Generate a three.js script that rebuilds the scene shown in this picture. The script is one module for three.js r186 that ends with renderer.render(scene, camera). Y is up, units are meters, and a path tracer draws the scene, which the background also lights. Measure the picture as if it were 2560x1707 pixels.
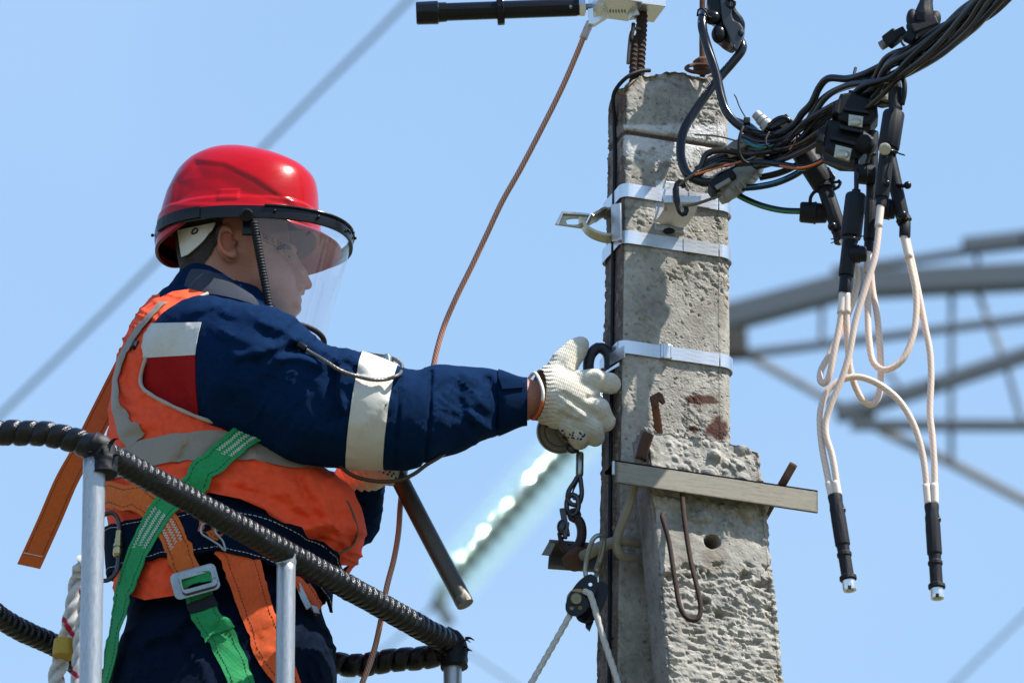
import * as THREE from 'three';
import { ImprovedNoise } from 'three/addons/math/ImprovedNoise.js';
import { RoundedBoxGeometry } from 'three/addons/geometries/RoundedBoxGeometry.js';
import { mergeGeometries, mergeVertices, toCreasedNormals } from 'three/addons/utils/BufferGeometryUtils.js';

// ------------------------------------------------------------------ camera, sky, sun, exposure
const scene = new THREE.Scene();
const ELEV = THREE.MathUtils.degToRad(24), DIST = 18, S = 0.00072;          // a long lens looking up from the ground; S = metres per photo pixel at the worker
const CEN = new THREE.Vector3(0, 1.6 + DIST * Math.sin(ELEV), 0);
const camera = new THREE.PerspectiveCamera(2 * Math.atan(853.5 * S / DIST) * 180 / Math.PI, 2560 / 1707, 1, 3000);
camera.position.copy(CEN).add(new THREE.Vector3(0, -Math.sin(ELEV), Math.cos(ELEV)).multiplyScalar(DIST));
camera.up.set(0, 1, 0);
camera.lookAt(CEN);
camera.updateMatrixWorld();
camera.focus = DIST;
camera.userData.fStop = 9.5;

const renderer = new THREE.WebGLRenderer({ antialias: true });
renderer.setSize(1024, 682);
renderer.toneMapping = THREE.LinearToneMapping;
renderer.toneMappingExposure = 1.62;
renderer.shadowMap.enabled = true;

const NZ = new ImprovedNoise();
const noise = (x, y, z) => NZ.noise(x, y, z);
function fbm(x, y, z, o = 4) { let a = 0, s = 0.5, n = 0; for (let i = 0; i < o; i++) { a += s * NZ.noise(x + 7.3 * i, y + 3.1 * i, z - 5.7 * i); n += s; x *= 2.03; y *= 2.03; z *= 2.03; s *= 0.5; } return a / n; }
const clamp = (x, a = 0, b = 1) => Math.min(b, Math.max(a, x));
const lerp = (a, b, t) => a + (b - a) * t;
const sstep = (a, b, x) => { const t = clamp((x - a) / (b - a)); return t * t * (3 - 2 * t); };
let seed = 20240607;
const rnd = () => { seed = (seed * 1664525 + 1013904223) >>> 0; return seed / 4294967296; };

const SUNDIR = new THREE.Vector3(0.53, 0.82, 0.16).normalize();
{ // a clear noon sky: deep overhead, paler low down, thin high haze
  const w = 1024, h = 512, d = new Float32Array(w * h * 4);
  for (let j = 0; j < h; j++) for (let i = 0; i < w; i++) {
    const el = ((j + 0.5) / h - 0.5) * Math.PI, az = ((i + 0.5) / w - 0.5) * 2 * Math.PI;
    const x = Math.cos(el) * Math.cos(az), y = Math.sin(el), z = Math.cos(el) * Math.sin(az);
    const k = Math.pow(clamp(1 - Math.max(y, 0)), 1.5);
    let r = lerp(0.085, 0.585, k), g = lerp(0.235, 0.835, k), b = lerp(0.60, 1.03, k);
    const c = clamp(0.5 + 1.25 * fbm(x * 9 + 2, y * 16, z * 9, 5)) * 0.62 * (1 - Math.abs(y));
    const cc = c * c * 0.75;
    r = lerp(r, 0.74, cc); g = lerp(g, 0.86, cc); b = lerp(b, 1.0, cc);
    const sd = Math.max(0, x * SUNDIR.x + y * SUNDIR.y + z * SUNDIR.z), gl = 0.35 * Math.pow(sd, 24) + 0.1 * Math.pow(sd, 5);
    r += gl; g += gl; b += gl * 0.95;
    const o = (j * w + i) * 4;
    d[o] = r * 0.745; d[o + 1] = g * 0.745; d[o + 2] = b * 0.745; d[o + 3] = 1;
  }
  const t = new THREE.DataTexture(d, w, h, THREE.RGBAFormat, THREE.FloatType);
  t.mapping = THREE.EquirectangularReflectionMapping; t.magFilter = THREE.LinearFilter; t.needsUpdate = true;
  scene.background = t; scene.environment = t;
}
const sun = new THREE.DirectionalLight(new THREE.Color(1.0, 0.955, 0.88), 5.0);
sun.position.copy(CEN).addScaledVector(SUNDIR, 30);
sun.target.position.copy(CEN);
sun.castShadow = true;
sun.shadow.mapSize.set(4096, 4096);
Object.assign(sun.shadow.camera, { left: -3, right: 3, top: 3, bottom: -3, near: 1, far: 80 });
scene.add(sun, sun.target);

// ------------------------------------------------------------------ helpers
const V = (x, y, z) => new THREE.Vector3(x, y, z);
const CAMP = camera.position.clone(), UPV = V(0, Math.cos(ELEV), Math.sin(ELEV));
// a place given by its photo pixel and its real depth z (metres, towards the viewer is positive)
let ZOFF = 0;
function W(px, py, z = 0) {
  z += ZOFF;
  const f = CEN.clone().addScaledVector(V(1, 0, 0), (px - 1280) * S).addScaledVector(UPV, (853.5 - py) * S);
  const t = (z - CAMP.z) / (f.z - CAMP.z);
  return CAMP.clone().addScaledVector(f.sub(CAMP), t);
}
const rayOf = (px, py) => CEN.clone().addScaledVector(V(1, 0, 0), (px - 1280) * S).addScaledVector(UPV, (853.5 - py) * S).sub(CAMP).normalize();
const FWD = V(0, Math.sin(ELEV), -Math.cos(ELEV));
function toPx(x, y, z) { // world to photo pixel
  const dx = x - CAMP.x, dy = y - CAMP.y, dz = z - CAMP.z, q = dx * FWD.x + dy * FWD.y + dz * FWD.z;
  return [1280 + dx / q * DIST / S, 853.5 - (dy * UPV.y + dz * UPV.z) / q * DIST / S];
}
const PT = (list) => list.map((p) => p.isVector3 ? p : W(p[0], p[1], p[2] ?? 0));

const used = {};
function numbered(n) { const k = used[n] = (used[n] ?? -1) + 1; return k ? n + '_' + String(k).padStart(3, '0') : n; }
function thing(name, label, category, base, group) {
  const o = new THREE.Group(); o.name = numbered(name); o.position.copy(base ?? V(0, 0, 0)); scene.add(o);
  o.userData = { label, category }; if (group) o.userData.group = group;
  return o;
}
function rootOf(o) { while (o.parent && o.parent !== scene) o = o.parent; return o; }
function part(parent, name, geo, mat, label) {
  const g = Array.isArray(geo) ? merge(geo) : geo, b = rootOf(parent).position;
  g.translate(-b.x, -b.y, -b.z);
  const m = new THREE.Mesh(g, mat); m.name = name; m.castShadow = m.receiveShadow = true;
  if (label) m.userData.label = label;
  parent.add(m);
  return m;
}
function merge(list) {
  list = list.map((g) => g.index ? g.toNonIndexed() : g);
  const col = list.some((g) => g.attributes.color), keep = ['position', 'normal', 'uv'].concat(col ? ['color'] : []);
  for (const g of list) {
    if (!g.attributes.normal) g.computeVertexNormals();
    if (!g.attributes.uv) g.setAttribute('uv', new THREE.BufferAttribute(new Float32Array(g.attributes.position.count * 2), 2));
    if (col && !g.attributes.color) g.setAttribute('color', new THREE.BufferAttribute(new Float32Array(g.attributes.position.count * 3).fill(1), 3));
    for (const k of Object.keys(g.attributes)) if (!keep.includes(k)) g.deleteAttribute(k);
    g.morphAttributes = {};
  }
  return list.length === 1 ? list[0] : mergeGeometries(list);
}
const lin = (r, g, b) => new THREE.Color().setRGB(r, g, b);
const std = (c, roughness = 0.6, metalness = 0, more = {}) => new THREE.MeshStandardMaterial({ color: c, roughness, metalness, side: THREE.DoubleSide, ...more });
const phy = (c, roughness, metalness, more) => new THREE.MeshPhysicalMaterial({ color: c, roughness, metalness, side: THREE.DoubleSide, ...more });
function tex(w, h, fn, srgb, rx = 1, ry = 1) {
  const d = new Uint8Array(w * h * 4);
  for (let j = 0; j < h; j++) for (let i = 0; i < w; i++) {
    const c = fn((i + 0.5) / w, (j + 0.5) / h, i, j), o = (j * w + i) * 4, a = Array.isArray(c) ? c : [c, c, c];
    for (let k = 0; k < 3; k++) { let v = clamp(a[k]); if (srgb) v = v <= 0.0031308 ? v * 12.92 : 1.055 * Math.pow(v, 1 / 2.4) - 0.055; d[o + k] = Math.round(v * 255); }
    d[o + 3] = a.length > 3 ? Math.round(clamp(a[3]) * 255) : 255;
  }
  const t = new THREE.DataTexture(d, w, h); t.wrapS = t.wrapT = THREE.RepeatWrapping; t.magFilter = THREE.LinearFilter; t.repeat.set(rx, ry);
  if (srgb) t.colorSpace = THREE.SRGBColorSpace;
  t.needsUpdate = true; return t;
}
// tileable noise: noise on a torus-like blend
function tnoise(u, v, f, o = 4, zz = 0) {
  const a = (x, y) => fbm(x * f, y * f, zz, o), s = (t) => t * t * (3 - 2 * t), wu = s(clamp((u - 0.8) / 0.2)), wv = s(clamp((v - 0.8) / 0.2));
  return lerp(lerp(a(u, v), a(u - 1, v), wu), lerp(a(u, v - 1), a(u - 1, v - 1), wu), wv);
}
function spline(pts, closed = false) { return new THREE.CatmullRomCurve3(PT(pts), closed, 'centripetal'); }
// swept tube; r: number or function(s along 0..1, metres) ; lobes/twist make laid rope; ripple makes corrugations; col(s, a) vertex colour
function tube(pts, r, o = {}) {
  const c = pts instanceof THREE.Curve ? pts : (pts.length === 2 ? new THREE.LineCurve3(...PT(pts)) : spline(pts, o.closed)), len = c.getLength();
  const n = o.seg ?? Math.max(6, Math.ceil(len / (o.step ?? 0.006))), m = o.radial ?? 12, fr = c.computeFrenetFrames(n, !!o.closed);
  c.arcLengthDivisions = Math.max(200, n);
  const pos = [], nor = [], uv = [], idx = [], col = [], p = V(0, 0, 0);
  for (let i = 0; i <= n; i++) {
    const s = i / n; c.getPointAt(s, p);
    const N = fr.normals[i] ?? fr.normals[0], B = fr.binormals[i] ?? fr.binormals[0];
    let rr = typeof r === 'function' ? r(s, s * len) : r;
    for (let j = 0; j <= m; j++) {
      const a = j / m * Math.PI * 2; let q = rr;
      if (o.lobes) { const ph = a * o.lobes / 2 - s * len * o.twist; q *= 1 - (o.depth ?? 0.16) * (1 - Math.abs(Math.cos(ph))); }
      if (o.ripple) { const t = (s * len / o.pitch + (o.screw ? j / m : 0)) % 1; q *= 1 - o.ripple * Math.pow(Math.abs(2 * t - 1), o.sharp ?? 3); }
      if (o.bump) q += o.bump(a, s * len);
      const ca = Math.cos(a) * (o.flat ?? 1), sa = Math.sin(a);
      pos.push(p.x + q * (ca * N.x + sa * B.x), p.y + q * (ca * N.y + sa * B.y), p.z + q * (ca * N.z + sa * B.z));
      uv.push(j / m, s * len);
      if (o.col) { const k = o.col(s, a, s * len); col.push(k[0], k[1], k[2]); }
    }
  }
  for (let i = 0; i < n; i++) for (let j = 0; j < m; j++) { const a = i * (m + 1) + j, b = a + m + 1; idx.push(a, a + 1, b, b, a + 1, b + 1); }
  if (!o.closed && o.cap !== false) for (const e of [0, n]) {
    const k = pos.length / 3; c.getPointAt(e / n, p); pos.push(p.x, p.y, p.z); uv.push(0.5, 0); if (o.col) col.push(...o.col(e / n, 0, 0));
    const t = c.getTangentAt(e / n);
    for (let j = 0; j < m; j++) { const a = e * (m + 1) + j; e ? idx.push(a, a + 1, k) : idx.push(a + 1, a, k); }
  }
  const g = new THREE.BufferGeometry();
  g.setAttribute('position', new THREE.Float32BufferAttribute(pos, 3)); g.setAttribute('uv', new THREE.Float32BufferAttribute(uv, 2));
  if (o.col) g.setAttribute('color', new THREE.Float32BufferAttribute(col, 3));
  g.setIndex(idx); g.computeVertexNormals();
  return weld(g, n, m, o.closed);
}
function weld(g, n, m, closed) { // average the normals along the seam
  const N = g.attributes.normal, v = V(0, 0, 0), w = V(0, 0, 0);
  for (let i = 0; i <= n; i++) { const a = i * (m + 1), b = a + m; v.fromBufferAttribute(N, a).add(w.fromBufferAttribute(N, b)).normalize(); N.setXYZ(a, v.x, v.y, v.z); N.setXYZ(b, v.x, v.y, v.z); }
  if (closed) for (let j = 0; j <= m; j++) { const a = j, b = n * (m + 1) + j; v.fromBufferAttribute(N, a).add(w.fromBufferAttribute(N, b)).normalize(); N.setXYZ(a, v.x, v.y, v.z); N.setXYZ(b, v.x, v.y, v.z); }
  return g;
}
// a turned body on the axis from a to b; profile = [[t along (0..1), radius m], ...]
function turned(a, b, prof, radial = 28, crease = 0.5) {
  const [A, B] = PT([a, b]), L = A.distanceTo(B), g = new THREE.LatheGeometry(prof.map(([t, r]) => new THREE.Vector2(Math.max(r, 1e-5), t * L)), radial);
  const q = new THREE.Quaternion().setFromUnitVectors(V(0, 1, 0), B.clone().sub(A).normalize());
  g.applyQuaternion(q); g.translate(A.x, A.y, A.z);
  return toCreasedNormals(g, crease);
}
// box with rounded edges between two points: width w (across), depth d; roll turns it about its axis; hint = direction of the depth side
function bar(a, b, w, d, hint = V(0, 0, 1), rad) {
  const [A, B] = PT([a, b]), L = A.distanceTo(B), y = B.clone().sub(A).normalize(), x = y.clone().cross(hint).normalize(), z = x.clone().cross(y);
  const g = new RoundedBoxGeometry(w, L, d, 2, rad ?? Math.min(w, d, L) * 0.18);
  g.applyMatrix4(new THREE.Matrix4().makeBasis(x, y, z)); g.translate((A.x + B.x) / 2, (A.y + B.y) / 2, (A.z + B.z) / 2);
  return g;
}
function box(center, w, h, d, rot = [0, 0, 0], rad) {
  const [C] = PT([center]), g = new RoundedBoxGeometry(w, h, d, 2, rad ?? Math.min(w, h, d) * 0.15);
  g.applyMatrix4(new THREE.Matrix4().makeRotationFromEuler(new THREE.Euler(...rot))); g.translate(C.x, C.y, C.z);
  return g;
}
function ball(c, rx, ry = rx, rz = rx, rot) {
  const [C] = PT([c]), g = new THREE.SphereGeometry(1, 24, 16); g.scale(rx, ry, rz);
  if (rot) g.applyMatrix4(new THREE.Matrix4().makeRotationFromEuler(new THREE.Euler(...rot)));
  g.translate(C.x, C.y, C.z); return g;
}
// plate: outline in photo pixels at depth z, extruded by th metres (towards the viewer), turned about the vertical through its first point by yaw
function plate(outline, z, th, o = {}) {
  const O = W(outline[0][0], outline[0][1], z), cs = Math.cos(o.yaw ?? 0);
  const xy = (p) => { const q = W(p[0], p[1], z); let x = (q.x - O.x) / cs; if (o.yaw) q.copy(W(p[0], p[1], z - (q.x - O.x) * Math.tan(o.yaw))); return new THREE.Vector2(x, q.y - O.y); };
  const sh = new THREE.Shape(o.smooth ? new THREE.SplineCurve(outline.map(xy).concat([xy(outline[0])])).getPoints(o.smooth) : outline.map(xy));
  for (const h of o.holes ?? []) sh.holes.push(new THREE.Path(o.smoothHoles === false ? h.map(xy) : new THREE.SplineCurve(h.map(xy).concat([xy(h[0])])).getPoints(40)));
  const bv = o.bevel ?? Math.min(0.0008, th * 0.25);
  const g = new THREE.ExtrudeGeometry(sh, { depth: th - 2 * bv, bevelEnabled: true, bevelSize: bv, bevelThickness: bv, bevelOffset: -bv, bevelSegments: 2, curveSegments: 16 });
  g.translate(0, 0, bv - (o.back ? th : 0));
  if (o.yaw) g.rotateY(o.yaw);
  g.translate(O.x, O.y, O.z);
  return g;
}
const circ = (cx, cy, rx, ry = rx, n = 20, a0 = 0) => Array.from({ length: n }, (_, i) => [cx + rx * Math.cos(a0 + i / n * 6.2832), cy + ry * Math.sin(a0 + i / n * 6.2832)]);

// --- signed distances and their meshes
// creased cloth: sharp narrow ridges that run at an angle
function crease(px, py, ang, along, across, s = 0) { const c = Math.cos(ang), q = Math.sin(ang), u = (px * c + py * q) / along, v = (-px * q + py * c) / across, w = 0.5 * fbm(px / 160 + s, py / 160, s, 2), n = fbm(u + w, v + 1.6 * w, s * 3.7, 2); return Math.pow(clamp(1 - Math.abs(n) * 3.0), 2.2) * sstep(-0.18, 0.2, fbm(px / 110 + 4 * s, py / 110, 9, 2)); }
const smin = (a, b, k) => { const h = Math.max(k - Math.abs(a - b), 0) / k; return Math.min(a, b) - h * h * k * 0.25; };
const smax = (a, b, k) => -smin(-a, -b, k);
function cone(x, y, z, A, B, ra, rb) { // tapered capsule
  const bx = B.x - A.x, by = B.y - A.y, bz = B.z - A.z, px = x - A.x, py = y - A.y, pz = z - A.z, h = clamp((px * bx + py * by + pz * bz) / (bx * bx + by * by + bz * bz));
  return Math.hypot(px - bx * h, py - by * h, pz - bz * h) - lerp(ra, rb, h);
}
function chain(list) { // [[px,py,z,rpx], ...] -> smooth-joined tapered capsules
  const J = list.map((p) => [W(p[0], p[1], p[2]), p[3] * S]);
  return (x, y, z, k = 0.03) => { let d = 9; for (let i = 0; i < J.length - 1; i++) { const c = cone(x, y, z, J[i][0], J[i + 1][0], J[i][1], J[i + 1][1]); d = i ? smin(d, c, k) : c; } return d; };
}
function ellip(x, y, z, C, rx, ry, rz) { const X = (x - C.x) / rx, Y = (y - C.y) / ry, Z = (z - C.z) / rz, k = Math.hypot(X, Y, Z), g = Math.hypot(X / rx, Y / ry, Z / rz); return k < 1e-6 ? -Math.min(rx, ry, rz) : k * (k - 1) / g; }
function grad(f, x, y, z, e = 0.0012) { const v = V(f(x + e, y, z) - f(x - e, y, z), f(x, y + e, z) - f(x, y - e, z), f(x, y, z + e) - f(x, y, z - e)); return v.lengthSq() > 0 ? v.normalize() : v.set(0, 1, 0); }
function isoMesh(f, lo, hi, cell, o = {}) {
  const n = [0, 1, 2].map((k) => Math.ceil((hi.getComponent(k) - lo.getComponent(k)) / cell) + 1), [nx, ny, nz] = n, F = new Float32Array(nx * ny * nz), B = 6;
  for (let bz = 0; bz < nz; bz += B) for (let by = 0; by < ny; by += B) for (let bx = 0; bx < nx; bx += B) {
    const c = f(lo.x + (bx + B / 2) * cell, lo.y + (by + B / 2) * cell, lo.z + (bz + B / 2) * cell), far = Math.abs(c) > B * cell * 0.87 * (o.slack ?? 1.7);
    for (let z = bz; z < Math.min(bz + B, nz); z++) for (let y = by; y < Math.min(by + B, ny); y++) for (let x = bx; x < Math.min(bx + B, nx); x++)
      F[(z * ny + y) * nx + x] = far ? c : f(lo.x + x * cell, lo.y + y * cell, lo.z + z * cell);
  }
  const id = new Int32Array(nx * ny * nz).fill(-1), pos = [], idx = [], sy = nx, sz = nx * ny, C = [0, 1, sy, sy + 1, sz, sz + 1, sz + sy, sz + sy + 1];
  const E = [[0, 1], [2, 3], [4, 5], [6, 7], [0, 2], [1, 3], [4, 6], [5, 7], [0, 4], [1, 5], [2, 6], [3, 7]];
  for (let z = 0; z < nz - 1; z++) for (let y = 0; y < ny - 1; y++) for (let x = 0; x < nx - 1; x++) {
    const i = z * sz + y * sy + x; let m = 0;
    for (let k = 0; k < 8; k++) if (F[i + C[k]] < 0) m |= 1 << k;
    if (m === 0 || m === 255) continue;
    let a = 0, b = 0, c = 0, q = 0;
    for (const [u, v] of E) { const iu = m >> u & 1, iv = m >> v & 1; if (iu === iv) continue; const fu = F[i + C[u]], fv = F[i + C[v]], t = fu / (fu - fv); a += lerp(u & 1, v & 1, t); b += lerp(u >> 1 & 1, v >> 1 & 1, t); c += lerp(u >> 2, v >> 2, t); q++; }
    id[i] = pos.length / 3;
    let X = lo.x + (x + a / q) * cell, Y = lo.y + (y + b / q) * cell, Z = lo.z + (z + c / q) * cell;
    if (o.newton !== false) { const g = grad(f, X, Y, Z, cell * 0.4), d = clamp(f(X, Y, Z), -cell * 0.5, cell * 0.5); X -= g.x * d; Y -= g.y * d; Z -= g.z * d; }
    pos.push(X, Y, Z);
  }
  for (let z = 1; z < nz - 1; z++) for (let y = 1; y < ny - 1; y++) for (let x = 1; x < nx - 1; x++) {
    const i = z * sz + y * sy + x, s0 = F[i] < 0;
    for (const [st, p, q] of [[1, sy, sz], [sy, sz, 1], [sz, 1, sy]]) {
      const s1 = F[i + st] < 0; if (s0 === s1) continue;
      const a = id[i - p - q], b = id[i - q], c = id[i], d = id[i - p];
      if (a < 0 || b < 0 || c < 0 || d < 0) continue;
      if (s0) idx.push(a, b, c, a, c, d); else idx.push(a, c, b, a, d, c);
    }
  }
  let P = pos, I = idx;
  if (o.keep) { // keep(x,y,z) < 0 stays; the edge is drawn onto its zero line
    const g = o.keep, val = new Float32Array(P.length / 3); for (let i = 0; i < val.length; i++) val[i] = g(P[3 * i], P[3 * i + 1], P[3 * i + 2]);
    const J = []; for (let t = 0; t < I.length; t += 3) { let q = 0; for (let k = 0; k < 3; k++) if (val[I[t + k]] < 0) q++; if (q > 0) J.push(I[t], I[t + 1], I[t + 2]); }
    I = J;
    const seen = new Uint8Array(val.length);
    for (const v of I) if (val[v] > 0 && !seen[v]) {
      seen[v] = 1;
      for (let it = 0; it < 4; it++) {
        let [x, y, z] = [P[3 * v], P[3 * v + 1], P[3 * v + 2]]; const e = 0.002, w = g(x, y, z), G = V(g(x + e, y, z) - g(x - e, y, z), g(x, y + e, z) - g(x, y - e, z), g(x, y, z + e) - g(x, y, z - e)).multiplyScalar(1 / (2 * e)), l = G.lengthSq();
        if (l > 1e-9) { const n0 = grad(f, x, y, z); G.addScaledVector(n0, -G.dot(n0)); const l2 = Math.max(G.lengthSq(), 0.05), st = clamp(w / l2, -0.02, 0.02); x -= G.x * st; y -= G.y * st; z -= G.z * st; }
        const n = grad(f, x, y, z), d = f(x, y, z); P[3 * v] = x - n.x * d; P[3 * v + 1] = y - n.y * d; P[3 * v + 2] = z - n.z * d;
      }
    }
  }
  const map = new Int32Array(P.length / 3).fill(-1), np = [], nn = [], uv = [], col = [];
  for (let k = 0; k < I.length; k++) {
    const v = I[k];
    if (map[v] < 0) {
      map[v] = np.length / 3; const x = P[3 * v], y = P[3 * v + 1], z = P[3 * v + 2], g = grad(f, x, y, z, o.eps ?? cell * 0.35);
      np.push(x, y, z); nn.push(g.x, g.y, g.z);
      if (o.uv) uv.push(...o.uv(x, y, z, g)); else Math.abs(g.x) > Math.max(Math.abs(g.z), 0.75) ? uv.push(z, y) : uv.push(x + z * 0.3, y + z * 0.4);
      if (o.col) col.push(...o.col(x, y, z, g));
    }
    I[k] = map[v];
  }
  const G = new THREE.BufferGeometry();
  G.setAttribute('position', new THREE.Float32BufferAttribute(np, 3)); G.setAttribute('normal', new THREE.Float32BufferAttribute(nn, 3)); G.setAttribute('uv', new THREE.Float32BufferAttribute(uv, 2));
  if (o.col) G.setAttribute('color', new THREE.Float32BufferAttribute(col, 3));
  G.setIndex(I);
  return G;
}
// first meeting of a photo ray with a body
function hit(f, px, py, from = 1.2, to = -0.8, off = 0) {
  const r = rayOf(px, py), p = W(px, py, from), end = (from - to) / Math.abs(r.z); let t = 0;
  for (let i = 0; i < 220 && t < end; i++) { const x = p.x + r.x * t, y = p.y + r.y * t, z = p.z + r.z * t, d = f(x, y, z) - off; if (d < 0.0002) return V(x, y, z); t += Math.max(d * 0.75, 0.0004); }
  return null;
}
// nearest place of the surface f = off
function onto(f, p, off = 0, it = 8) { const q = p.clone(); for (let i = 0; i < it; i++) { const g = grad(f, q.x, q.y, q.z), d = f(q.x, q.y, q.z) - off; q.addScaledVector(g, -d * 0.9); } return q; }
// a sheet with th thickness from rows of points and a normal for each
function sheet(rows, nrm, th, cols) {
  const m = rows.length, n = rows[0].length, pos = [], uv = [], idx = [], col = [];
  for (const side of [0, 1]) for (let i = 0; i < m; i++) { let u = 0; for (let j = 0; j < n; j++) {
    const p = rows[i][j], q = nrm[i][j]; pos.push(p.x + q.x * th * (side ? -1 : 0), p.y + q.y * th * (side ? -1 : 0), p.z + q.z * th * (side ? -1 : 0));
    if (j) u += p.distanceTo(rows[i][j - 1]);
    const k = cols?.uv ? cols.uv(i / (m - 1), j / (n - 1), u) : [i / (m - 1), u]; uv.push(k[0], k[1]);
  } }
  const o = m * n, q = (a, b, c, d) => idx.push(a, b, c, a, c, d);
  for (let i = 0; i < m - 1; i++) for (let j = 0; j < n - 1; j++) { const a = i * n + j; q(a, a + 1, a + n + 1, a + n); q(o + a, o + a + n, o + a + n + 1, o + a + 1); }
  for (let j = 0; j < n - 1; j++) { q(j, o + j, o + j + 1, j + 1); const a = (m - 1) * n + j; q(a, a + 1, o + a + 1, o + a); }
  for (let i = 0; i < m - 1; i++) { const a = i * n; q(a, a + n, o + a + n, o + a); const b = i * n + n - 1; q(b, o + b, o + b + n, b + n); }
  let g = new THREE.BufferGeometry();
  g.setAttribute('position', new THREE.Float32BufferAttribute(pos, 3)); g.setAttribute('uv', new THREE.Float32BufferAttribute(uv, 2)); g.setIndex(idx);
  return toCreasedNormals(g, 0.9);
}
// webbing that lies on a body: control points (pixel + rough depth, or pixel alone = where its ray meets the body)
function strapOn(f, ctrl, width, off, o = {}) {
  const P = ctrl.map((c) => c.isVector3 ? c : c.length > 2 ? W(...c) : (hit(f, c[0], c[1], o.from ?? 1.2) ?? W(c[0], c[1], o.z ?? 0))), cv = new THREE.CatmullRomCurve3(P, false, 'centripetal'), L = cv.getLength(), n = Math.max(8, Math.ceil(L / (o.step ?? 0.008))), m = o.across ?? 6;
  const mid = [], N = [];
  for (let j = 0; j <= n; j++) { const p = cv.getPointAt(j / n), w = o.lift ? o.lift(j / n) : 0; const q = w >= 1 ? p : onto(f, p, off); mid.push(w > 0 && w < 1 ? q.lerp(p, w) : q); }
  for (let k = 0; k < (o.smooth ?? 2); k++) for (let j = 1; j < n; j++) mid[j].lerp(mid[j - 1].clone().add(mid[j + 1]).multiplyScalar(0.5), 0.5);
  for (let j = 0; j <= n; j++) N.push(grad(f, mid[j].x, mid[j].y, mid[j].z, 0.006));
  for (let k = 0; k < 4; k++) for (let j = 1; j < n; j++) N[j].add(N[j - 1]).add(N[j + 1]).normalize();
  const rows = [], nr = [];
  for (let i = 0; i <= m; i++) { rows.push([]); nr.push([]); }
  for (let j = 0; j <= n; j++) {
    const T = mid[Math.min(n, j + 1)].clone().sub(mid[Math.max(0, j - 1)]).normalize(), side = N[j].clone().cross(T).normalize(), w = typeof width === 'function' ? width(j / n) : width;
    for (let i = 0; i <= m; i++) {
      const u = i / m - 0.5; let p = mid[j].clone().addScaledVector(side, u * w);
      const lf = o.lift ? o.lift(j / n) : 0;
      if (o.drape !== false && lf < 1) { const q = onto(f, p, off, 4); p.lerp(q, (o.drape ?? 0.85) * (1 - lf)); }
      rows[i].push(p); nr[i].push(N[j]);
    }
  }
  const g = sheet(rows, nr, -(o.th ?? 0.0016));
  g.userData = { rows, nr, n, m, L };
  return g;
}
// free webbing: points with a width direction
function strapFree(pts, width, th, sideDir, o = {}) {
  const cv = spline(pts), L = cv.getLength(), n = Math.max(6, Math.ceil(L / 0.008)), m = 4, rows = [], nr = [];
  for (let i = 0; i <= m; i++) { rows.push([]); nr.push([]); }
  for (let j = 0; j <= n; j++) {
    const p = cv.getPointAt(j / n), T = cv.getTangentAt(j / n), sd = (typeof sideDir === 'function' ? sideDir(j / n) : sideDir).clone(); sd.addScaledVector(T, -sd.dot(T)).normalize();
    const N = T.clone().cross(sd).normalize(), w = typeof width === 'function' ? width(j / n) : width;
    for (let i = 0; i <= m; i++) { const u = i / m - 0.5; rows[i].push(p.clone().addScaledVector(sd, u * w).addScaledVector(N, (o.cup ?? 0) * (u * u * 4))); nr[i].push(N); }
  }
  const g = sheet(rows, nr, th); g.userData = { rows, nr, n, m, L }; return g;
}
// a thread run over a strap: fn(t 0..1) -> [across -0.5..0.5, along 0..1]
function threadOn(g, fn, count, r, lift = 0.0006, flip = 1) {
  const { rows, nr, n, m } = g.userData, P = [];
  for (let k = 0; k <= count; k++) {
    const [u, v] = fn(k / count), a = clamp((u + 0.5) * m, 0, m - 0.001), b = clamp(v * n, 0, n - 0.001), i = Math.floor(a), j = Math.floor(b), fa = a - i, fb = b - j;
    const p = rows[i][j].clone().lerp(rows[i][j + 1], fb), q = rows[i + 1][j].clone().lerp(rows[i + 1][j + 1], fb);
    P.push(p.lerp(q, fa).addScaledVector(nr[i][j], lift * flip));
  }
  return P;
}
function zigzag(g, u0, u1, v0, v1, amp, count, r = 0.0007, lift = 0.002, flip = 1) { // white zigzag sewing between two places of a strap
  const P = threadOn(g, (t) => { const k = t * count * 2, s = (k % 2 < 1 ? k % 1 : 1 - k % 1) * 2 - 1; return [lerp(u0, u1, t) + s * amp, lerp(v0, v1, t)]; }, count * 2, r, lift, flip);
  const c = new THREE.CurvePath(); for (let i = 0; i < P.length - 1; i++) c.add(new THREE.LineCurve3(P[i], P[i + 1]));
  const out = []; for (let i = 0; i < P.length - 1; i++) out.push(tube([P[i], P[i + 1]], r, { seg: 1, radial: 4, cap: false }));
  return merge(out);
}
function dashes(g, u, v0, v1, n, r = 0.0006, lift = 0.0019, flip = 1) { // running stitch
  const out = []; for (let i = 0; i < n; i++) { const a = lerp(v0, v1, i / n), b = lerp(v0, v1, (i + 0.62) / n), P = threadOn(g, (t) => [u, lerp(a, b, t)], 2, r, lift, flip); out.push(tube([P[0], P[2]], r, { seg: 1, radial: 4, cap: false })); }
  return merge(out);
}
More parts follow.
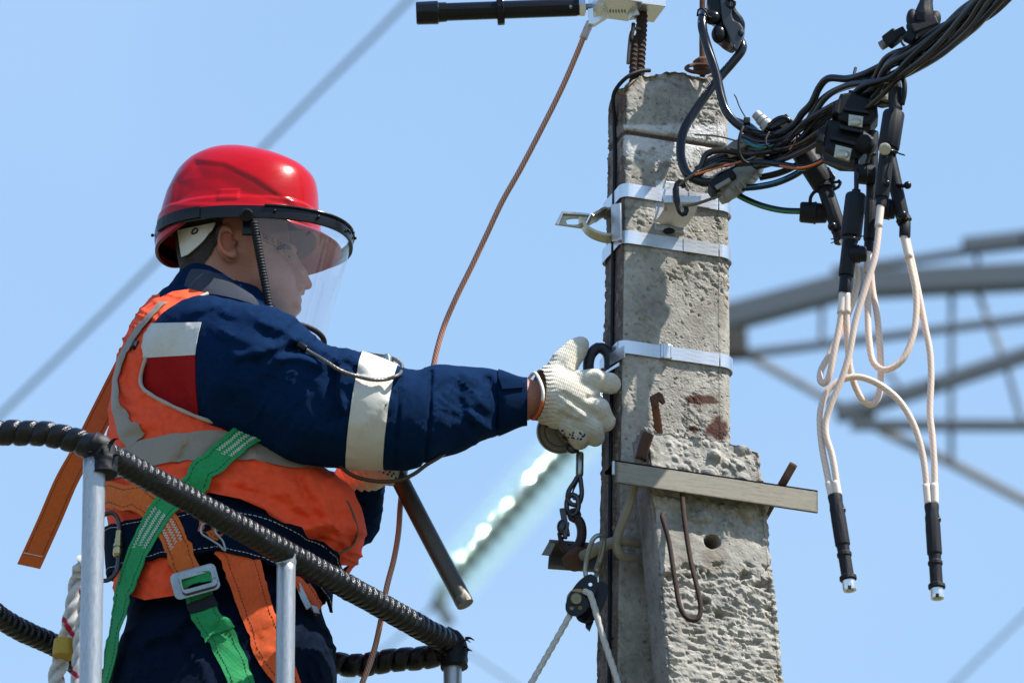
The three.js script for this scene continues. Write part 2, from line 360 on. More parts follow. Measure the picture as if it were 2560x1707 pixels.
// ------------------------------------------------------------------ materials
const concreteTone = tex(1024, 1024, (u, v) => {
  const a = 0.86 + 0.34 * tnoise(u, v, 9, 5) + 0.20 * tnoise(u, v, 60, 3, 4), b = tnoise(u, v, 26, 3, 9), sp = tnoise(u, v, 150, 2, 17) > 0.36 ? 0.62 : 1;
  const k = a * sp * (b > 0.34 ? 0.84 : 1); return [k, k * (0.985 + 0.03 * b), k * (0.96 + 0.05 * b)];
}, true, 2, 2);
const concreteRelief = tex(1024, 1024, (u, v) => {
  const pit = sstep(0.30, 0.42, tnoise(u, v, 46, 2, 3)), pit2 = sstep(0.36, 0.5, tnoise(u, v, 130, 2, 8));
  return 0.62 + 0.22 * tnoise(u, v, 22, 5, 1) + 0.14 * tnoise(u, v, 120, 3, 5) - 0.45 * pit - 0.3 * pit2;
}, false, 2, 2);
const M = {};
M.concrete = std(lin(1, 1, 1), 0.93, 0, { vertexColors: true, map: concreteTone, bumpMap: concreteRelief, bumpScale: 0.0055 });
const grainTex = tex(256, 256, (u, v) => 0.5 + 0.5 * tnoise(u, v, 24, 4, 2), false, 12, 12);
const scuffTex = tex(512, 512, (u, v) => { const a = 0.45 + 0.5 * tnoise(u, v, 10, 5, 6) + 0.25 * tnoise(u * 1, v * 1, 70, 2, 2); return [a, clamp(0.62 + 0.55 * (a - 0.45)), a]; }, false, 3, 3);
const galvTone = tex(512, 512, (u, v) => { const a = 0.82 + 0.3 * tnoise(u, v, 16, 4, 3) + 0.14 * tnoise(u, v, 70, 2, 7) - (tnoise(u, v, 38, 2, 12) > 0.42 ? 0.35 : 0); return [a, a * 1.0, a * 1.01]; }, true, 3, 3);
M.galv = std(lin(0.50, 0.52, 0.54), 0.58, 0.6, { map: galvTone, roughnessMap: scuffTex });
M.band = std(lin(0.72, 0.74, 0.77), 0.5, 0.92, { roughnessMap: scuffTex });
M.alu = std(lin(0.66, 0.66, 0.65), 0.55, 0.75, { map: galvTone, roughnessMap: scuffTex });
M.alum2 = std(lin(0.78, 0.79, 0.80), 0.4, 0.8, { roughnessMap: scuffTex });
const rustTone = tex(512, 512, (u, v) => { const a = clamp(0.5 + 0.8 * tnoise(u, v, 12, 5, 3)), b = 0.75 + 0.5 * tnoise(u, v, 60, 3, 5); return [lerp(0.055, 0.20, a) * b, lerp(0.036, 0.075, a) * b, lerp(0.027, 0.035, a) * b]; }, true, 5, 5);
M.rust = std(lin(1, 1, 1), 0.85, 0.15, { map: rustTone, bumpMap: grainTex, bumpScale: 0.0008 });
M.rustbar = std(lin(0.40, 0.44, 0.52), 0.7, 0.35, { map: rustTone, bumpMap: grainTex, bumpScale: 0.0006 });
M.redrust = std(lin(1.7, 1.35, 1.1), 0.85, 0.05, { map: rustTone, bumpMap: grainTex, bumpScale: 0.0008 });
M.darksteel = std(lin(0.055, 0.055, 0.06), 0.42, 0.6, { roughnessMap: scuffTex });
M.worn = std(lin(0.16, 0.145, 0.12), 0.5, 0.7, { map: galvTone, roughnessMap: scuffTex, bumpMap: grainTex, bumpScale: 0.0004 });
M.paintedSteel = std(lin(0.33, 0.30, 0.245), 0.62, 0.15, { map: galvTone, bumpMap: grainTex, bumpScale: 0.0006 });
M.blackPlastic = phy(lin(0.007, 0.0075, 0.010), 0.40, 0, { specularIntensity: 0.55, roughnessMap: scuffTex });
M.blackMatt = phy(lin(0.009, 0.0095, 0.013), 0.52, 0, { specularIntensity: 0.5, bumpMap: grainTex, bumpScale: 0.0003 });
M.cable = phy(lin(0.008, 0.009, 0.013), 0.33, 0, { specularIntensity: 0.8, roughnessMap: scuffTex });
M.orangeLine = std(lin(0.55, 0.13, 0.02), 0.5);
M.greenLine = std(lin(0.03, 0.22, 0.06), 0.5);
M.blueLine = std(lin(0.03, 0.18, 0.42), 0.5);

// ------------------------------------------------------------------ ground far below
{
  const g = new THREE.PlaneGeometry(5000, 5000, 60, 60); g.rotateX(-Math.PI / 2);
  const uv = g.attributes.uv; for (let i = 0; i < uv.count; i++) uv.setXY(i, uv.getX(i) * 500, uv.getY(i) * 500);
  const grass = tex(512, 512, (u, v) => { const a = 0.75 + 0.6 * tnoise(u, v, 8, 5), b = 0.5 + 0.9 * tnoise(u, v, 5, 3, 5); return [lerp(0.10, 0.17, b) * a, lerp(0.12, 0.145, b) * a, lerp(0.055, 0.09, b) * a]; }, true);
  const m = new THREE.Mesh(g, std(lin(1, 1, 1), 1, 0, { map: grass })); m.name = 'ground'; m.userData.kind = 'structure'; m.receiveShadow = true; scene.add(m);
}

// ------------------------------------------------------------------ concrete members
function roundedPlan(corners, rads, step) { // -> [{x,z,nx,nz,u}] going round, anticlockwise seen from above
  const n = corners.length, out = [];
  for (let i = 0; i < n; i++) {
    const c = corners[i], a = corners[(i + n - 1) % n], b = corners[(i + 1) % n], ua = [a[0] - c[0], a[1] - c[1]], ub = [b[0] - c[0], b[1] - c[1]], la = Math.hypot(...ua), lb = Math.hypot(...ub);
    ua[0] /= la; ua[1] /= la; ub[0] /= lb; ub[1] /= lb;
    const th = Math.acos(clamp(ua[0] * ub[0] + ua[1] * ub[1], -1, 1)), t = rads[i] / Math.tan(th / 2), d = rads[i] / Math.sin(th / 2), bx = ua[0] + ub[0], bz = ua[1] + ub[1], bl = Math.hypot(bx, bz), ox = c[0] + bx / bl * d, oz = c[1] + bz / bl * d;
    const p0 = [c[0] + ua[0] * t, c[1] + ua[1] * t], p1 = [c[0] + ub[0] * t, c[1] + ub[1] * t];
    let a0 = Math.atan2(p0[1] - oz, p0[0] - ox), a1 = Math.atan2(p1[1] - oz, p1[0] - ox); while (a1 - a0 > Math.PI) a1 -= 2 * Math.PI; while (a1 - a0 < -Math.PI) a1 += 2 * Math.PI;
    const k = Math.max(3, Math.ceil(Math.abs(a1 - a0) * rads[i] / step));
    for (let q = 0; q <= k; q++) { const A = lerp(a0, a1, q / k); out.push({ x: ox + rads[i] * Math.cos(A), z: oz + rads[i] * Math.sin(A), nx: Math.cos(A), nz: Math.sin(A) }); }
    const nb = corners[(i + 1) % n], rb = rads[(i + 1) % n], cc = corners[(i + 2) % n]; // straight piece to the next corner's start
    const vb = [c[0] - nb[0], c[1] - nb[1]], vc = [cc[0] - nb[0], cc[1] - nb[1]], lvb = Math.hypot(...vb), lvc = Math.hypot(...vc), th2 = Math.acos(clamp((vb[0] * vc[0] + vb[1] * vc[1]) / lvb / lvc, -1, 1)), t2 = rb / Math.tan(th2 / 2), e = [nb[0] + vb[0] / lvb * t2, nb[1] + vb[1] / lvb * t2];
    const last = out[out.length - 1], len = Math.hypot(e[0] - last.x, e[1] - last.z), st = (last.nz < -0.3 ? step * 5 : step), m = Math.ceil(len / st);
    for (let q = 1; q < m; q++) out.push({ x: lerp(last.x, e[0], q / m), z: lerp(last.z, e[1], q / m), nx: last.nx, nz: last.nz });
  }
  let u = 0; out.forEach((p, i) => { if (i) u += Math.hypot(p.x - out[i - 1].x, p.z - out[i - 1].z); p.u = u; });
  return out;
}
function concreteBody(o) { // o: plan, place(p, y) -> [x, z], ys (rows, bottom to top as fractions below the top), top(x, z), disp(x,y,z,nx,nz), color(x,y,z,nx,nz)
  const P = o.plan, m = P.length, pos = [], uv = [], col = [], idx = [], rows = o.rows.length;
  let cx = 0, cz = 0; P.forEach((p) => { cx += p.x / m; cz += p.z / m; });
  for (let i = 0; i < rows; i++) for (let j = 0; j <= m; j++) {
    const p = P[j % m], top = o.top(p.x, p.z), y = o.rows[i] < o.y0 ? o.rows[i] : lerp(o.y0, top, (o.rows[i] - o.y0) / (o.y1 - o.y0)), [x, z] = o.place(p, y), d = o.disp(x, y, z, p.nx, p.nz, top - y);
    pos.push(x + p.nx * d, y + (o.lift ? o.lift(x, y, z, top - y) : 0), z + p.nz * d); uv.push(p.u + (j === m ? 0.02 : 0), y); col.push(...o.color(x, y, z, p.nx, p.nz, top - y));
  }
  for (let i = 0; i < rows - 1; i++) for (let j = 0; j < m; j++) { const a = i * (m + 1) + j, b = a + m + 1; idx.push(a, b, a + 1, b, b + 1, a + 1); }
  const K = 12; let base = (rows - 1) * (m + 1); // broken upper end
  for (let k = 1; k <= K; k++) { const s = 1 - k / K; for (let j = 0; j <= m; j++) {
    const p = P[j % m], X = cx + (p.x - cx) * s, Z = cz + (p.z - cz) * s, y = o.top(X, Z), [x, z] = o.place({ x: X, z: Z }, y); pos.push(x, y, z); uv.push(X, Z); col.push(...o.color(x, y, z, 0, 0, 0)); }
    for (let j = 0; j < m; j++) { const a = base + j, b = a + m + 1; idx.push(a, b, a + 1, b, b + 1, a + 1); } base += m + 1; }
  const g = new THREE.BufferGeometry();
  g.setAttribute('position', new THREE.Float32BufferAttribute(pos, 3)); g.setAttribute('uv', new THREE.Float32BufferAttribute(uv, 2)); g.setAttribute('color', new THREE.Float32BufferAttribute(col, 3)); g.setIndex(idx); g.computeVertexNormals();
  return g;
}
function rowList(yTop, yFrame, step) { const r = []; for (let k = 0; k <= 14; k++) r.push(lerp(0, yFrame - step, k / 14)); for (let y = yFrame; y < yTop; y += step) r.push(y); r.push(yTop); return r; }
const f1 = (nx, nz) => clamp((nz - 0.35) / 0.4);
const PX = (px) => (px - 1280) * S;

// the tall pole
const poleCorners = [[PX(1551), 0.080], [PX(1503), -0.016], [PX(1790), -0.090], [PX(1834), 0.010]].reverse();
const poleRads = [0.026, 0.03, 0.018, 0.010].slice();
const polePlan = roundedPlan(poleCorners, [0.028, 0.03, 0.012, 0.011], 0.0021);
const POLE_XR = PX(1826);
const yAt = (py, z = 0) => W(1280, py, z).y;
const poleScale = (y) => 1 - (y - yAt(860, 0.05)) * 0.1;
const polePlace = (p, y) => { const s = poleScale(y); return [POLE_XR + (p.x - POLE_XR) * s, p.z]; };
{
  const y1 = yAt(186, 0.06), y0 = yAt(1775, 0.08), grooveY = yAt(338, 0.06), face = (nx, nz) => clamp((nz - 0.35) / 0.4);
  const spots = [[1750, 998, 40, 13], [1795, 1072, 36, 30], [1735, 1072, 18, 10], [1772, 1005, 30, 5]];
  const grooveLine = (x) => grooveY + 0.0 - (x - PX(1580)) * 0.01;
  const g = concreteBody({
    plan: polePlan, rows: rowList(y1, y0, 0.0021), y0, y1, place: polePlace,
    top: (x, z) => y1 + (0.06 - z) * 0.43 + 0.010 * fbm(x * 30, z * 30, 1) + 0.008 * fbm(x * 90, z * 90, 3) - 0.030 * sstep(PX(1600), PX(1545), x) - 0.035 * sstep(PX(1795), PX(1830), x) + 0.004 * Math.sin(x * 70),
    disp: (x, y, z, nx, nz, depth) => {
      const f = face(nx, nz), rough = sstep(-0.05, 0.25, fbm(x * 14, y * 11, z * 14, 3)), q = fbm(x * 75, y * 95, z * 75, 4), r = Math.abs(fbm(x * 38 + y * 20, y * 52, z * 30, 4));
      let d = 0.0012 * fbm(x * 9, y * 9, z * 9, 3) + rough * (0.0042 * q - 0.006 * sstep(0.10, 0.0, r) * 0.5) + 0.0008 * fbm(x * 200, y * 200, z * 200, 2);
      if (nx < -0.5) d += 0.0022 * fbm(x * 60, y * 40, z * 60, 4) - 0.001;
      const pit = fbm(x * 120 + 9, y * 120, z * 120 + 4, 2); d -= 0.004 * sstep(0.38, 0.5, pit);
      const gy = y - grooveLine(x) - 0.0015 * fbm(x * 40, 0, z * 40, 3); d -= (0.0055 * sstep(0.0075, 0.004, Math.abs(gy))) * (nx < -0.5 ? 0.4 : 1);
      d -= 0.010 * sstep(0.03, 0.0, depth) * (0.6 + 0.8 * fbm(x * 60, y * 40, z * 60, 2));
      const e = clamp(1 - Math.hypot(nx + 0.42, nz - 0.9) / 0.35); d -= e * 0.006 * sstep(0.1, 0.4, fbm(x * 10, y * 26, 5, 3));   // chipped arris
      return d;
    },
    color: (x, y, z, nx, nz, depth) => {
      const [px, py] = toPx(x, y, z), f = face(nx, nz); let k = 0.88 + 0.35 * fbm(x * 12, y * 12, z * 12, 4) + 0.25 * fbm(x * 90, y * 90, z * 90, 2);
      let c = [0.425 * k, 0.402 * k, 0.362 * k];
      const mix = (q, t) => { t = clamp(t); c = c.map((v, i) => lerp(v, q[i], t)); };
      const st = fbm(x * 40, y * 5, z * 40, 4);
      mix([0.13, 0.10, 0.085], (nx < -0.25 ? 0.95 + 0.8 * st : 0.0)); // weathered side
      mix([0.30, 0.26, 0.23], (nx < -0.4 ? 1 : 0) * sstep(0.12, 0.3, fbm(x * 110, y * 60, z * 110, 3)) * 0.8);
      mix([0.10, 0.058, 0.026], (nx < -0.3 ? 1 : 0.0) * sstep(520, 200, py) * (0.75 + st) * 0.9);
      mix([0.26, 0.235, 0.20], f * sstep(0.1, 0.35, fbm(x * 20 + 3, y * 14, z * 20, 4)) * 0.6);
      mix([0.12, 0.09, 0.055], sstep(0.02, 0.0, depth) * (0.4 + 0.9 * fbm(x * 60, y * 60, z * 60, 3)));
      mix([0.36, 0.17, 0.02], sstep(0.03, 0, depth) * sstep(1625, 1560, px) * sstep(0.0, 0.25, fbm(x * 130, y * 130, z * 130, 2)));
      const wp = sstep(0.0, 0.06, fbm(x * 34, y * 44, z * 34, 4) + 0.28 * sstep(70, 15, Math.abs(py - 368)) + 0.42 * sstep(13, 7, Math.abs(py - 322)) - 0.12) * sstep(300, 318, py) * sstep(430, 380, py);
      mix([0.68, 0.68, 0.68], wp * f * 0.9);
      mix([0.6, 0.6, 0.6], wp * (nx < -0.3 ? 0.25 : 0));
      mix([0.095, 0.055, 0.03], sstep(0.0065, 0.003, Math.abs(y - grooveLine(x))) * (nz > -0.1 ? 1 : 0));
      for (const s of spots) mix([0.075, 0.026, 0.017], f * 1.0 * sstep(1.15, 0.7, Math.hypot((px - s[0]) / s[2], (py - s[1]) / s[3]) + 0.5 * fbm(x * 70, y * 70, z * 70, 2)));
      return c;
    },
  });
  const t = thing('concrete_pole', 'tall grey concrete pole with flaking white paint near its broken top', 'pole', V(PX(1690), 0, 0));
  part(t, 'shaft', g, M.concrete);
  // iron left sticking out of its head and face
  const rebar = (pts, r, o = {}) => tube(pts, r, { radial: 14, step: 0.0012, bump: (a, s) => { const q = (s / 0.0095 + Math.abs(((a / Math.PI) % 2) - 1) * 0.7) % 1; return r * 0.20 * Math.max(0, 1 - Math.abs(q - 0.5) * 5); }, ...o });
  part(t, 'rebar', rebar([[1597, 195, 0.045], [1603, 90, 0.045], [1608, -25, 0.045]], 13 * S), M.rustbar);
  part(t, 'rebar', rebar([[1583, 205, 0.055], [1584, 150, 0.055], [1589, 92, 0.055]], 9.5 * S), M.rustbar);
  part(t, 'bent_wire', tube([[1570, 160, 0.062], [1573, 120, 0.066], [1580, 78, 0.066], [1592, 70, 0.062], [1601, 74, 0.06]], 4.2 * S), M.worn);
  part(t, 'wire_end', tube([[1578, 102, 0.07], [1583, 70, 0.07], [1584, 58, 0.07]], 5 * S), M.rustbar);
  part(t, 'rebar', rebar([[1648, 1085, 0.066], [1642, 1040, 0.085], [1634, 990, 0.10]], 9.5 * S), M.redrust, 'rusted bar end stuck in the face of the pole');
  part(t, 'bent_tip', plate([[1628, 988], [1648, 978], [1657, 984], [1664, 1003], [1656, 1008], [1648, 1000], [1644, 1016], [1632, 1014]], 0.112, 0.010, { back: true, bevel: 0.002 }), M.rust);
  // rusted rings and lifting eye on the head
  part(t, 'iron_ring', tube([[1722, 165, 0.03], [1716, 172, 0.045], [1735, 180, 0.06], [1765, 180, 0.06], [1785, 170, 0.04], [1765, 163, 0.02], [1738, 162, 0.015]], 5 * S, { closed: true }), M.rust);
  part(t, 'iron_post', tube([[1757, 190, 0.0], [1756, 100, 0.0], [1757, -20, 0.0]], 7.5 * S), M.rust);
  part(t, 'iron_collar', turned([1757, 178, 0.0], [1757, 146, 0.0], [[0, 0.0001], [0, 0.017], [0.7, 0.018], [1, 0.010], [1, 0.0001]]), M.rust);
}

// the broken strut that leans on it
const STR_Y = W(1625, 1230, 0.20).y;
const strutPlace = (p, y) => [p.x - (y - STR_Y) * 0.077, p.z - (y - STR_Y) * 0.06];
const strutCorners = [[PX(1622), 0.205], [PX(1588), 0.118], [PX(1885), 0.035], [PX(1909), 0.130]].reverse();
const strutPlan = roundedPlan(strutCorners, [0.010, 0.012, 0.010, 0.007], 0.0021);
{
  const y1 = W(1620, 1066, 0.215).y, y0 = yAt(1785, 0.25);
  const stone = (x, y, z, s) => { // lumps of coarse gravel
    let best = 0; const X = x * s, Y = y * s, Z = z * s, ix = Math.floor(X), iy = Math.floor(Y), iz = Math.floor(Z);
    for (let a = -1; a <= 1; a++) for (let b = -1; b <= 1; b++) for (let c = -1; c <= 1; c++) {
      const h = (k) => { const v = Math.sin((ix + a) * 127.1 + (iy + b) * 311.7 + (iz + c) * 74.7 + k * 19.19) * 43758.5453; return v - Math.floor(v); };
      const d = Math.hypot(X - ix - a - h(1), Y - iy - b - h(2), Z - iz - c - h(3)), r = 0.25 + 0.3 * h(4); if (h(5) > 0.35) best = Math.max(best, Math.sqrt(Math.max(0, 1 - d * d / r / r)) * r);
    } return best;
  };
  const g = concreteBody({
    plan: strutPlan, rows: rowList(y1, y0, 0.0021), y0, y1, place: strutPlace,
    top: (x, z) => y1 + 0.014 * fbm(x * 24, z * 24, 7) + 0.010 * fbm(x * 80, z * 80, 3) + 0.010 * sstep(PX(1660), PX(1620), x) - 0.012 * sstep(PX(1860), PX(1900), x),
    disp: (x, y, z, nx, nz, depth) => {
      const [px, py] = toPx(x, y, z), f = clamp((nz - 0.35) / 0.4); if (!f && nx < 0) return 0.0009 * fbm(x * 30, y * 30, z * 30, 4) - 0.002 * sstep(0.2, 0.4, fbm(x * 14, y * 14, z * 14, 3));
      const e = sstep(0.21, 0.155, depth + 0.03 * fbm(x * 30, y * 20, z * 30, 2)), drag = sstep(1395, 1500, py + 60 * fbm(x * 9, y * 9, z * 9, 2));
      let d = e * (0.022 * stone(x, y, z, 27) + 0.011 * stone(x, y, z, 48) + 0.006 * stone(x, y, z, 85) - 0.004 + 0.002 * fbm(x * 90, y * 90, z * 90, 3));
      d += (1 - e) * (1 - drag) * (0.0022 * fbm(x * 40, y * 40, z * 40, 4));
      const pitted = sstep(1395, 1430, py) * sstep(1620, 1480, py), h = fbm(x * 34, y * 48, z * 34, 4);
      d += pitted * (0.005 * fbm(x * 70, y * 80, z * 70, 4) - 0.016 * sstep(0.06, 0.24, h) * sstep(-0.2, 0.15, fbm(x * 13 + 7, y * 13, z * 13, 2)) + 0.006 * stone(x, y, z, 60));
      const w = y + 0.012 * fbm(x * 12, y * 10, z * 12, 2); d += drag * (0.0040 * fbm(x * 30, w * 120, z * 30, 4) + 0.0035 * fbm(x * 70, y * 85, z * 70, 4) - 0.006 * sstep(0.08, 0.3, fbm(x * 42, w * 80, z * 42, 4)));
      d -= 0.075 * sstep(21, 15, Math.hypot((px - 1781), (py - 1354) * 1.15)) * f;
      if (nx > 0.3 && f < 1) d += 0.004 * fbm(x * 60, y * 60, z * 60, 3);
      const ar = clamp(1 - Math.hypot(nx + 0.45, nz - 0.89) / 0.3) ; d -= ar * 0.006 * sstep(-0.05, 0.3, fbm(x * 10, y * 20, 5, 3));
      return d;
    },
    color: (x, y, z, nx, nz, depth) => {
      const [px, py] = toPx(x, y, z), k = 0.9 + 0.35 * fbm(x * 16, y * 16, z * 16, 4) + 0.2 * fbm(x * 90, y * 90, z * 90, 2); let c = [0.43 * k, 0.408 * k, 0.368 * k];
      const mix = (q, t) => { t = clamp(t); c = c.map((v, i) => lerp(v, q[i], t)); };
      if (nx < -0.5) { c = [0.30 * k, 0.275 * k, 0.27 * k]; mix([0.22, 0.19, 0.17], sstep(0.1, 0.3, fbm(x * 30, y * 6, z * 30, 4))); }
      mix([0.29, 0.28, 0.265], sstep(0.02, 0.25, fbm(x * 26, y * 20, z * 26, 4)) * 0.6);
      mix([0.62, 0.61, 0.58], sstep(0.25, 0.42, fbm(x * 24 + 5, y * 24, z * 24, 4)) * sstep(1390, 1330, py) * 0.7);
      mix([0.24, 0.18, 0.10], sstep(60, 10, Math.abs(py - 1300 - (px - 1700) * 0.03)) * sstep(0.05, 0.3, fbm(x * 40, y * 60, z * 40, 3)) * 0.6);
      mix([0.15, 0.135, 0.12], sstep(24, 10, Math.abs(px - 1700 - (py - 1300) * 0.05)) * sstep(1690, 1300, py) * sstep(1230, 1280, py) * (0.45 + 0.6 * fbm(x * 50, y * 8, z * 50, 3)));
      mix([0.10, 0.09, 0.075], f1(nx, nz) * sstep(24, 16, Math.hypot(px - 1781, (py - 1354) * 1.15)) * 0.7); mix([0.16, 0.13, 0.09], sstep(40, 24, Math.hypot(px - 1785, (py - 1395) * 0.8)) * 0.5);
      mix([0.30, 0.24, 0.06], sstep(0.16, 0.4, fbm(x * 30, y * 60, z * 30, 3)) * sstep(1640, 1690, py) * 0.5);
      return c;
    },
  });
  const t = thing('concrete_strut', 'rough concrete strut with a ragged top leaning against the front of the pole', 'strut', V(PX(1780), 0, 0.2));
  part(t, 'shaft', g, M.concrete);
  part(t, 'hanging_rod', tube([[1704, 1215, 0.205], [1712, 1300, 0.222], [1727, 1400, 0.235], [1748, 1490, 0.25], [1752, 1530, 0.252], [1742, 1549, 0.254], [1722, 1548, 0.256], [1702, 1520, 0.256], [1688, 1450, 0.252], [1672, 1350, 0.244], [1656, 1290, 0.24], [1659, 1284, 0.232]], 6.2 * S, { radial: 12 }), M.rustbar, 'thin rusted rod bent into a long open hook');
}

// bright steel bands round the pole
function bandGeo(y, h, off, th, from = 0, to = 1, tilt = 0, lap) {
  const P = polePlan, m = P.length, rows = [[], []], nr = [[], []];
  for (let j = Math.floor(from * m); j <= Math.floor(to * m); j += (j % m < m && P[j % m].nz < 0.2 ? 3 : 2)) {
    const p = P[j % m]; const yy = y + tilt * (p.x - PX(1690)), [x, z] = polePlace(p, yy), w = off + 0.0006 * Math.sin(p.u * 60);
    for (const k of [0, 1]) { rows[k].push(V(x + p.nx * w, yy + (k ? h / 2 : -h / 2), z + p.nz * w)); nr[k].push(V(p.nx, 0, p.nz)); }
  }
  const g = sheet(rows, nr, -th); return g;
}
const onPole = (px, py, off = 0.003) => { // place on the visible faces of the pole
  for (let z = 0.16, k = 0; k < 400; k++, z -= 0.0006) { const q = W(px, py, z); const s = poleScale(q.y), X = POLE_XR + (q.x - POLE_XR) / s; let best = 9, b = null; for (const p of polePlan) if (p.nz > -0.3) { const d = Math.hypot(p.x - X, p.z - z); if (d < best) { best = d; b = p; } } if ((X - b.x) * b.nx + (z - b.z) * b.nz < off) return { p: q, n: V(b.nx, 0, b.nz) }; }
  return { p: W(px, py, 0.05), n: V(0, 0, 1) };
};
function steelBand(pyN, hpx, label, extra) {
  const y = W(1551, pyN, 0.083).y, t = thing('steel_band', label, 'metal band', V(PX(1690), y, 0), 'steel bands strapped round the pole');
  part(t, 'strap', bandGeo(y, hpx * S / Math.cos(ELEV), 0.0042, 0.0011), M.band);
  if (extra) extra(t, y, hpx * S / Math.cos(ELEV));
  return t;
}
steelBand(474, 33, 'shiny steel band highest on the pole, above both anchor brackets', (t, y, h) => {
  part(t, 'overlap', bandGeo(y + 0.0015, h * 1.04, 0.0056, 0.0011, 0.86, 0.965), M.band);
});
steelBand(591, 32, 'shiny steel band just below both anchor brackets', (t, y, h) => { part(t, 'overlap', bandGeo(y - 0.0005, h * 1.02, 0.0056, 0.0011, 0.84, 0.9), M.band); });
steelBand(866, 32, 'shiny steel band with a folded buckle, beside the gloved hand', (t, y, h) => {
  const a = onPole(1654, 868, 0.006), b = onPole(1666, 869, 0.006), c = onPole(1677, 872, 0.006);
  const tilt = [0, Math.atan2(a.n.x, a.n.z), 0];
  const at = (q, py) => { const o = q.p.clone(); o.y = y; return o.addScaledVector(q.n, 0.003); };
  part(t, 'buckle', [box(at(a), 0.0035, h * 1.08, 0.006, tilt, 0.001), box(at(b), 0.014, h * 1.12, 0.005, tilt, 0.0016), box(at(c), 0.0035, h * 0.98, 0.007, tilt, 0.001)], M.band);
  const e = plate([[1524, 884], [1562, 862], [1562, 893], [1526, 914]], 0.055, 0.0012, { yaw: -1.05 });
  part(t, 'loose_end', e, M.band);
  part(t, 'loose_end', plate([[1512, 930], [1548, 906], [1549, 914], [1513, 935]], 0.075, 0.0012, { yaw: -0.5 }), M.band);
});
// ------------------------------------------------------------------ cloth, skin
const weave = tex(256, 256, (u, v, i, j) => 0.5 + 0.22 * Math.sin(i * Math.PI / 4 + j * Math.PI / 4) + 0.16 * Math.sin(j * Math.PI / 4) + 0.5 * tnoise(u, v, 40, 3, 3), false, 22, 22);
const clothTone = tex(512, 512, (u, v) => { const a = 0.95 + 0.22 * tnoise(u, v, 14, 5, 2) + 0.16 * tnoise(u, v, 120, 2, 3); return [a, a, a]; }, true, 6, 6);
M.navy = phy(lin(0.0026, 0.0185, 0.064), 0.9, 0, { map: clothTone, bumpMap: weave, bumpScale: 0.0006, sheen: 0.12, sheenRoughness: 0.5, sheenColor: lin(0.03, 0.18, 0.38), specularIntensity: 0.1 });
M.navyDark = phy(lin(0.0030, 0.0095, 0.027), 0.9, 0, { map: clothTone, bumpMap: weave, bumpScale: 0.0006, specularIntensity: 0.12 });
M.vest = phy(lin(1.0, 0.10, 0.034), 0.75, 0, { sheen: 0.5, sheenRoughness: 0.6, sheenColor: lin(1, 0.18, 0.07), map: clothTone, bumpMap: weave, bumpScale: 0.0003, specularIntensity: 0.3 });
M.tape = std(lin(0.30, 0.25, 0.195), 0.55, 0.1, { map: clothTone, bumpMap: weave, bumpScale: 0.0002 });
M.tapePale = std(lin(0.64, 0.615, 0.56), 0.6, 0.05, { map: clothTone, bumpMap: weave, bumpScale: 0.0002 });
M.redCloth = phy(lin(0.42, 0.012, 0.012), 0.85, 0, { map: clothTone, bumpMap: weave, bumpScale: 0.0005, specularIntensity: 0.2 });
M.piping = std(lin(0.42, 0.36, 0.30), 0.7);
M.hairMat = std(lin(0.030, 0.022, 0.018), 0.8, 0, { bumpMap: grainTex, bumpScale: 0.003 });
const skinTone = tex(256, 256, (u, v) => { const a = 1 + 0.22 * tnoise(u, v, 12, 4, 2) + 0.12 * tnoise(u, v, 70, 2, 7); return [a, a * 0.97, a * 0.95]; }, true, 6, 6);
M.skin = phy(lin(0.44, 0.185, 0.12), 0.5, 0, { vertexColors: true, map: skinTone, bumpMap: grainTex, bumpScale: 0.0009 });
const knit = tex(256, 256, (u, v, i, j) => { const rib = 0.5 + 0.5 * Math.sin(v * Math.PI * 2 * 32), st = 0.5 + 0.5 * Math.sin(u * Math.PI * 2 * 32 + (rib > 0.5 ? 1.5 : 0)); return 0.65 * rib + 0.25 * st + 0.1 + 0.25 * tnoise(u, v, 30, 2); }, false, 9, 12);
M.knit = phy(lin(0.80, 0.75, 0.63), 0.95, 0, { map: clothTone, bumpMap: knit, bumpScale: 0.0024, sheen: 0.3, sheenRoughness: 0.7, sheenColor: lin(0.9, 0.88, 0.8), specularIntensity: 0.2 });

function polySD(poly, x, y) { // signed distance in pixels, negative inside
  let d = 1e9, s = 1;
  for (let i = 0, j = poly.length - 1; i < poly.length; j = i++) {
    const [ax, ay] = poly[i], [bx, by] = poly[j], ex = bx - ax, ey = by - ay, wx = x - ax, wy = y - ay, t = clamp((wx * ex + wy * ey) / (ex * ex + ey * ey)), dx = wx - ex * t, dy = wy - ey * t;
    d = Math.min(d, dx * dx + dy * dy); if ((ay > y) !== (by > y) && x < ex * (y - ay) / ey + ax) s = -s;
  } return s * Math.sqrt(d);
}
const lineD = (L, x, y) => { let d = 1e9; for (let i = 0; i < L.length - 1; i++) { const [ax, ay] = L[i], ex = L[i + 1][0] - ax, ey = L[i + 1][1] - ay, t = clamp(((x - ax) * ex + (y - ay) * ey) / (ex * ex + ey * ey)); d = Math.min(d, (x - ax - ex * t) ** 2 + (y - ay - ey * t) ** 2); } return Math.sqrt(d); };
// folds in cloth: [amplitude m, width px, polyline]
function foldField(list) {
  const F = list.map(([a, w, L]) => ({ a, w, L, b: [Math.min(...L.map((p) => p[0])) - 3 * w, Math.max(...L.map((p) => p[0])) + 3 * w, Math.min(...L.map((p) => p[1])) - 3 * w, Math.max(...L.map((p) => p[1])) + 3 * w] }));
  return (px, py) => { let s = 0; for (const f of F) { if (px < f.b[0] || px > f.b[1] || py < f.b[2] || py > f.b[3]) continue; const d = lineD(f.L, px, py) / f.w; if (d < 3) s += f.a * Math.exp(-d * d); } return s; };
}
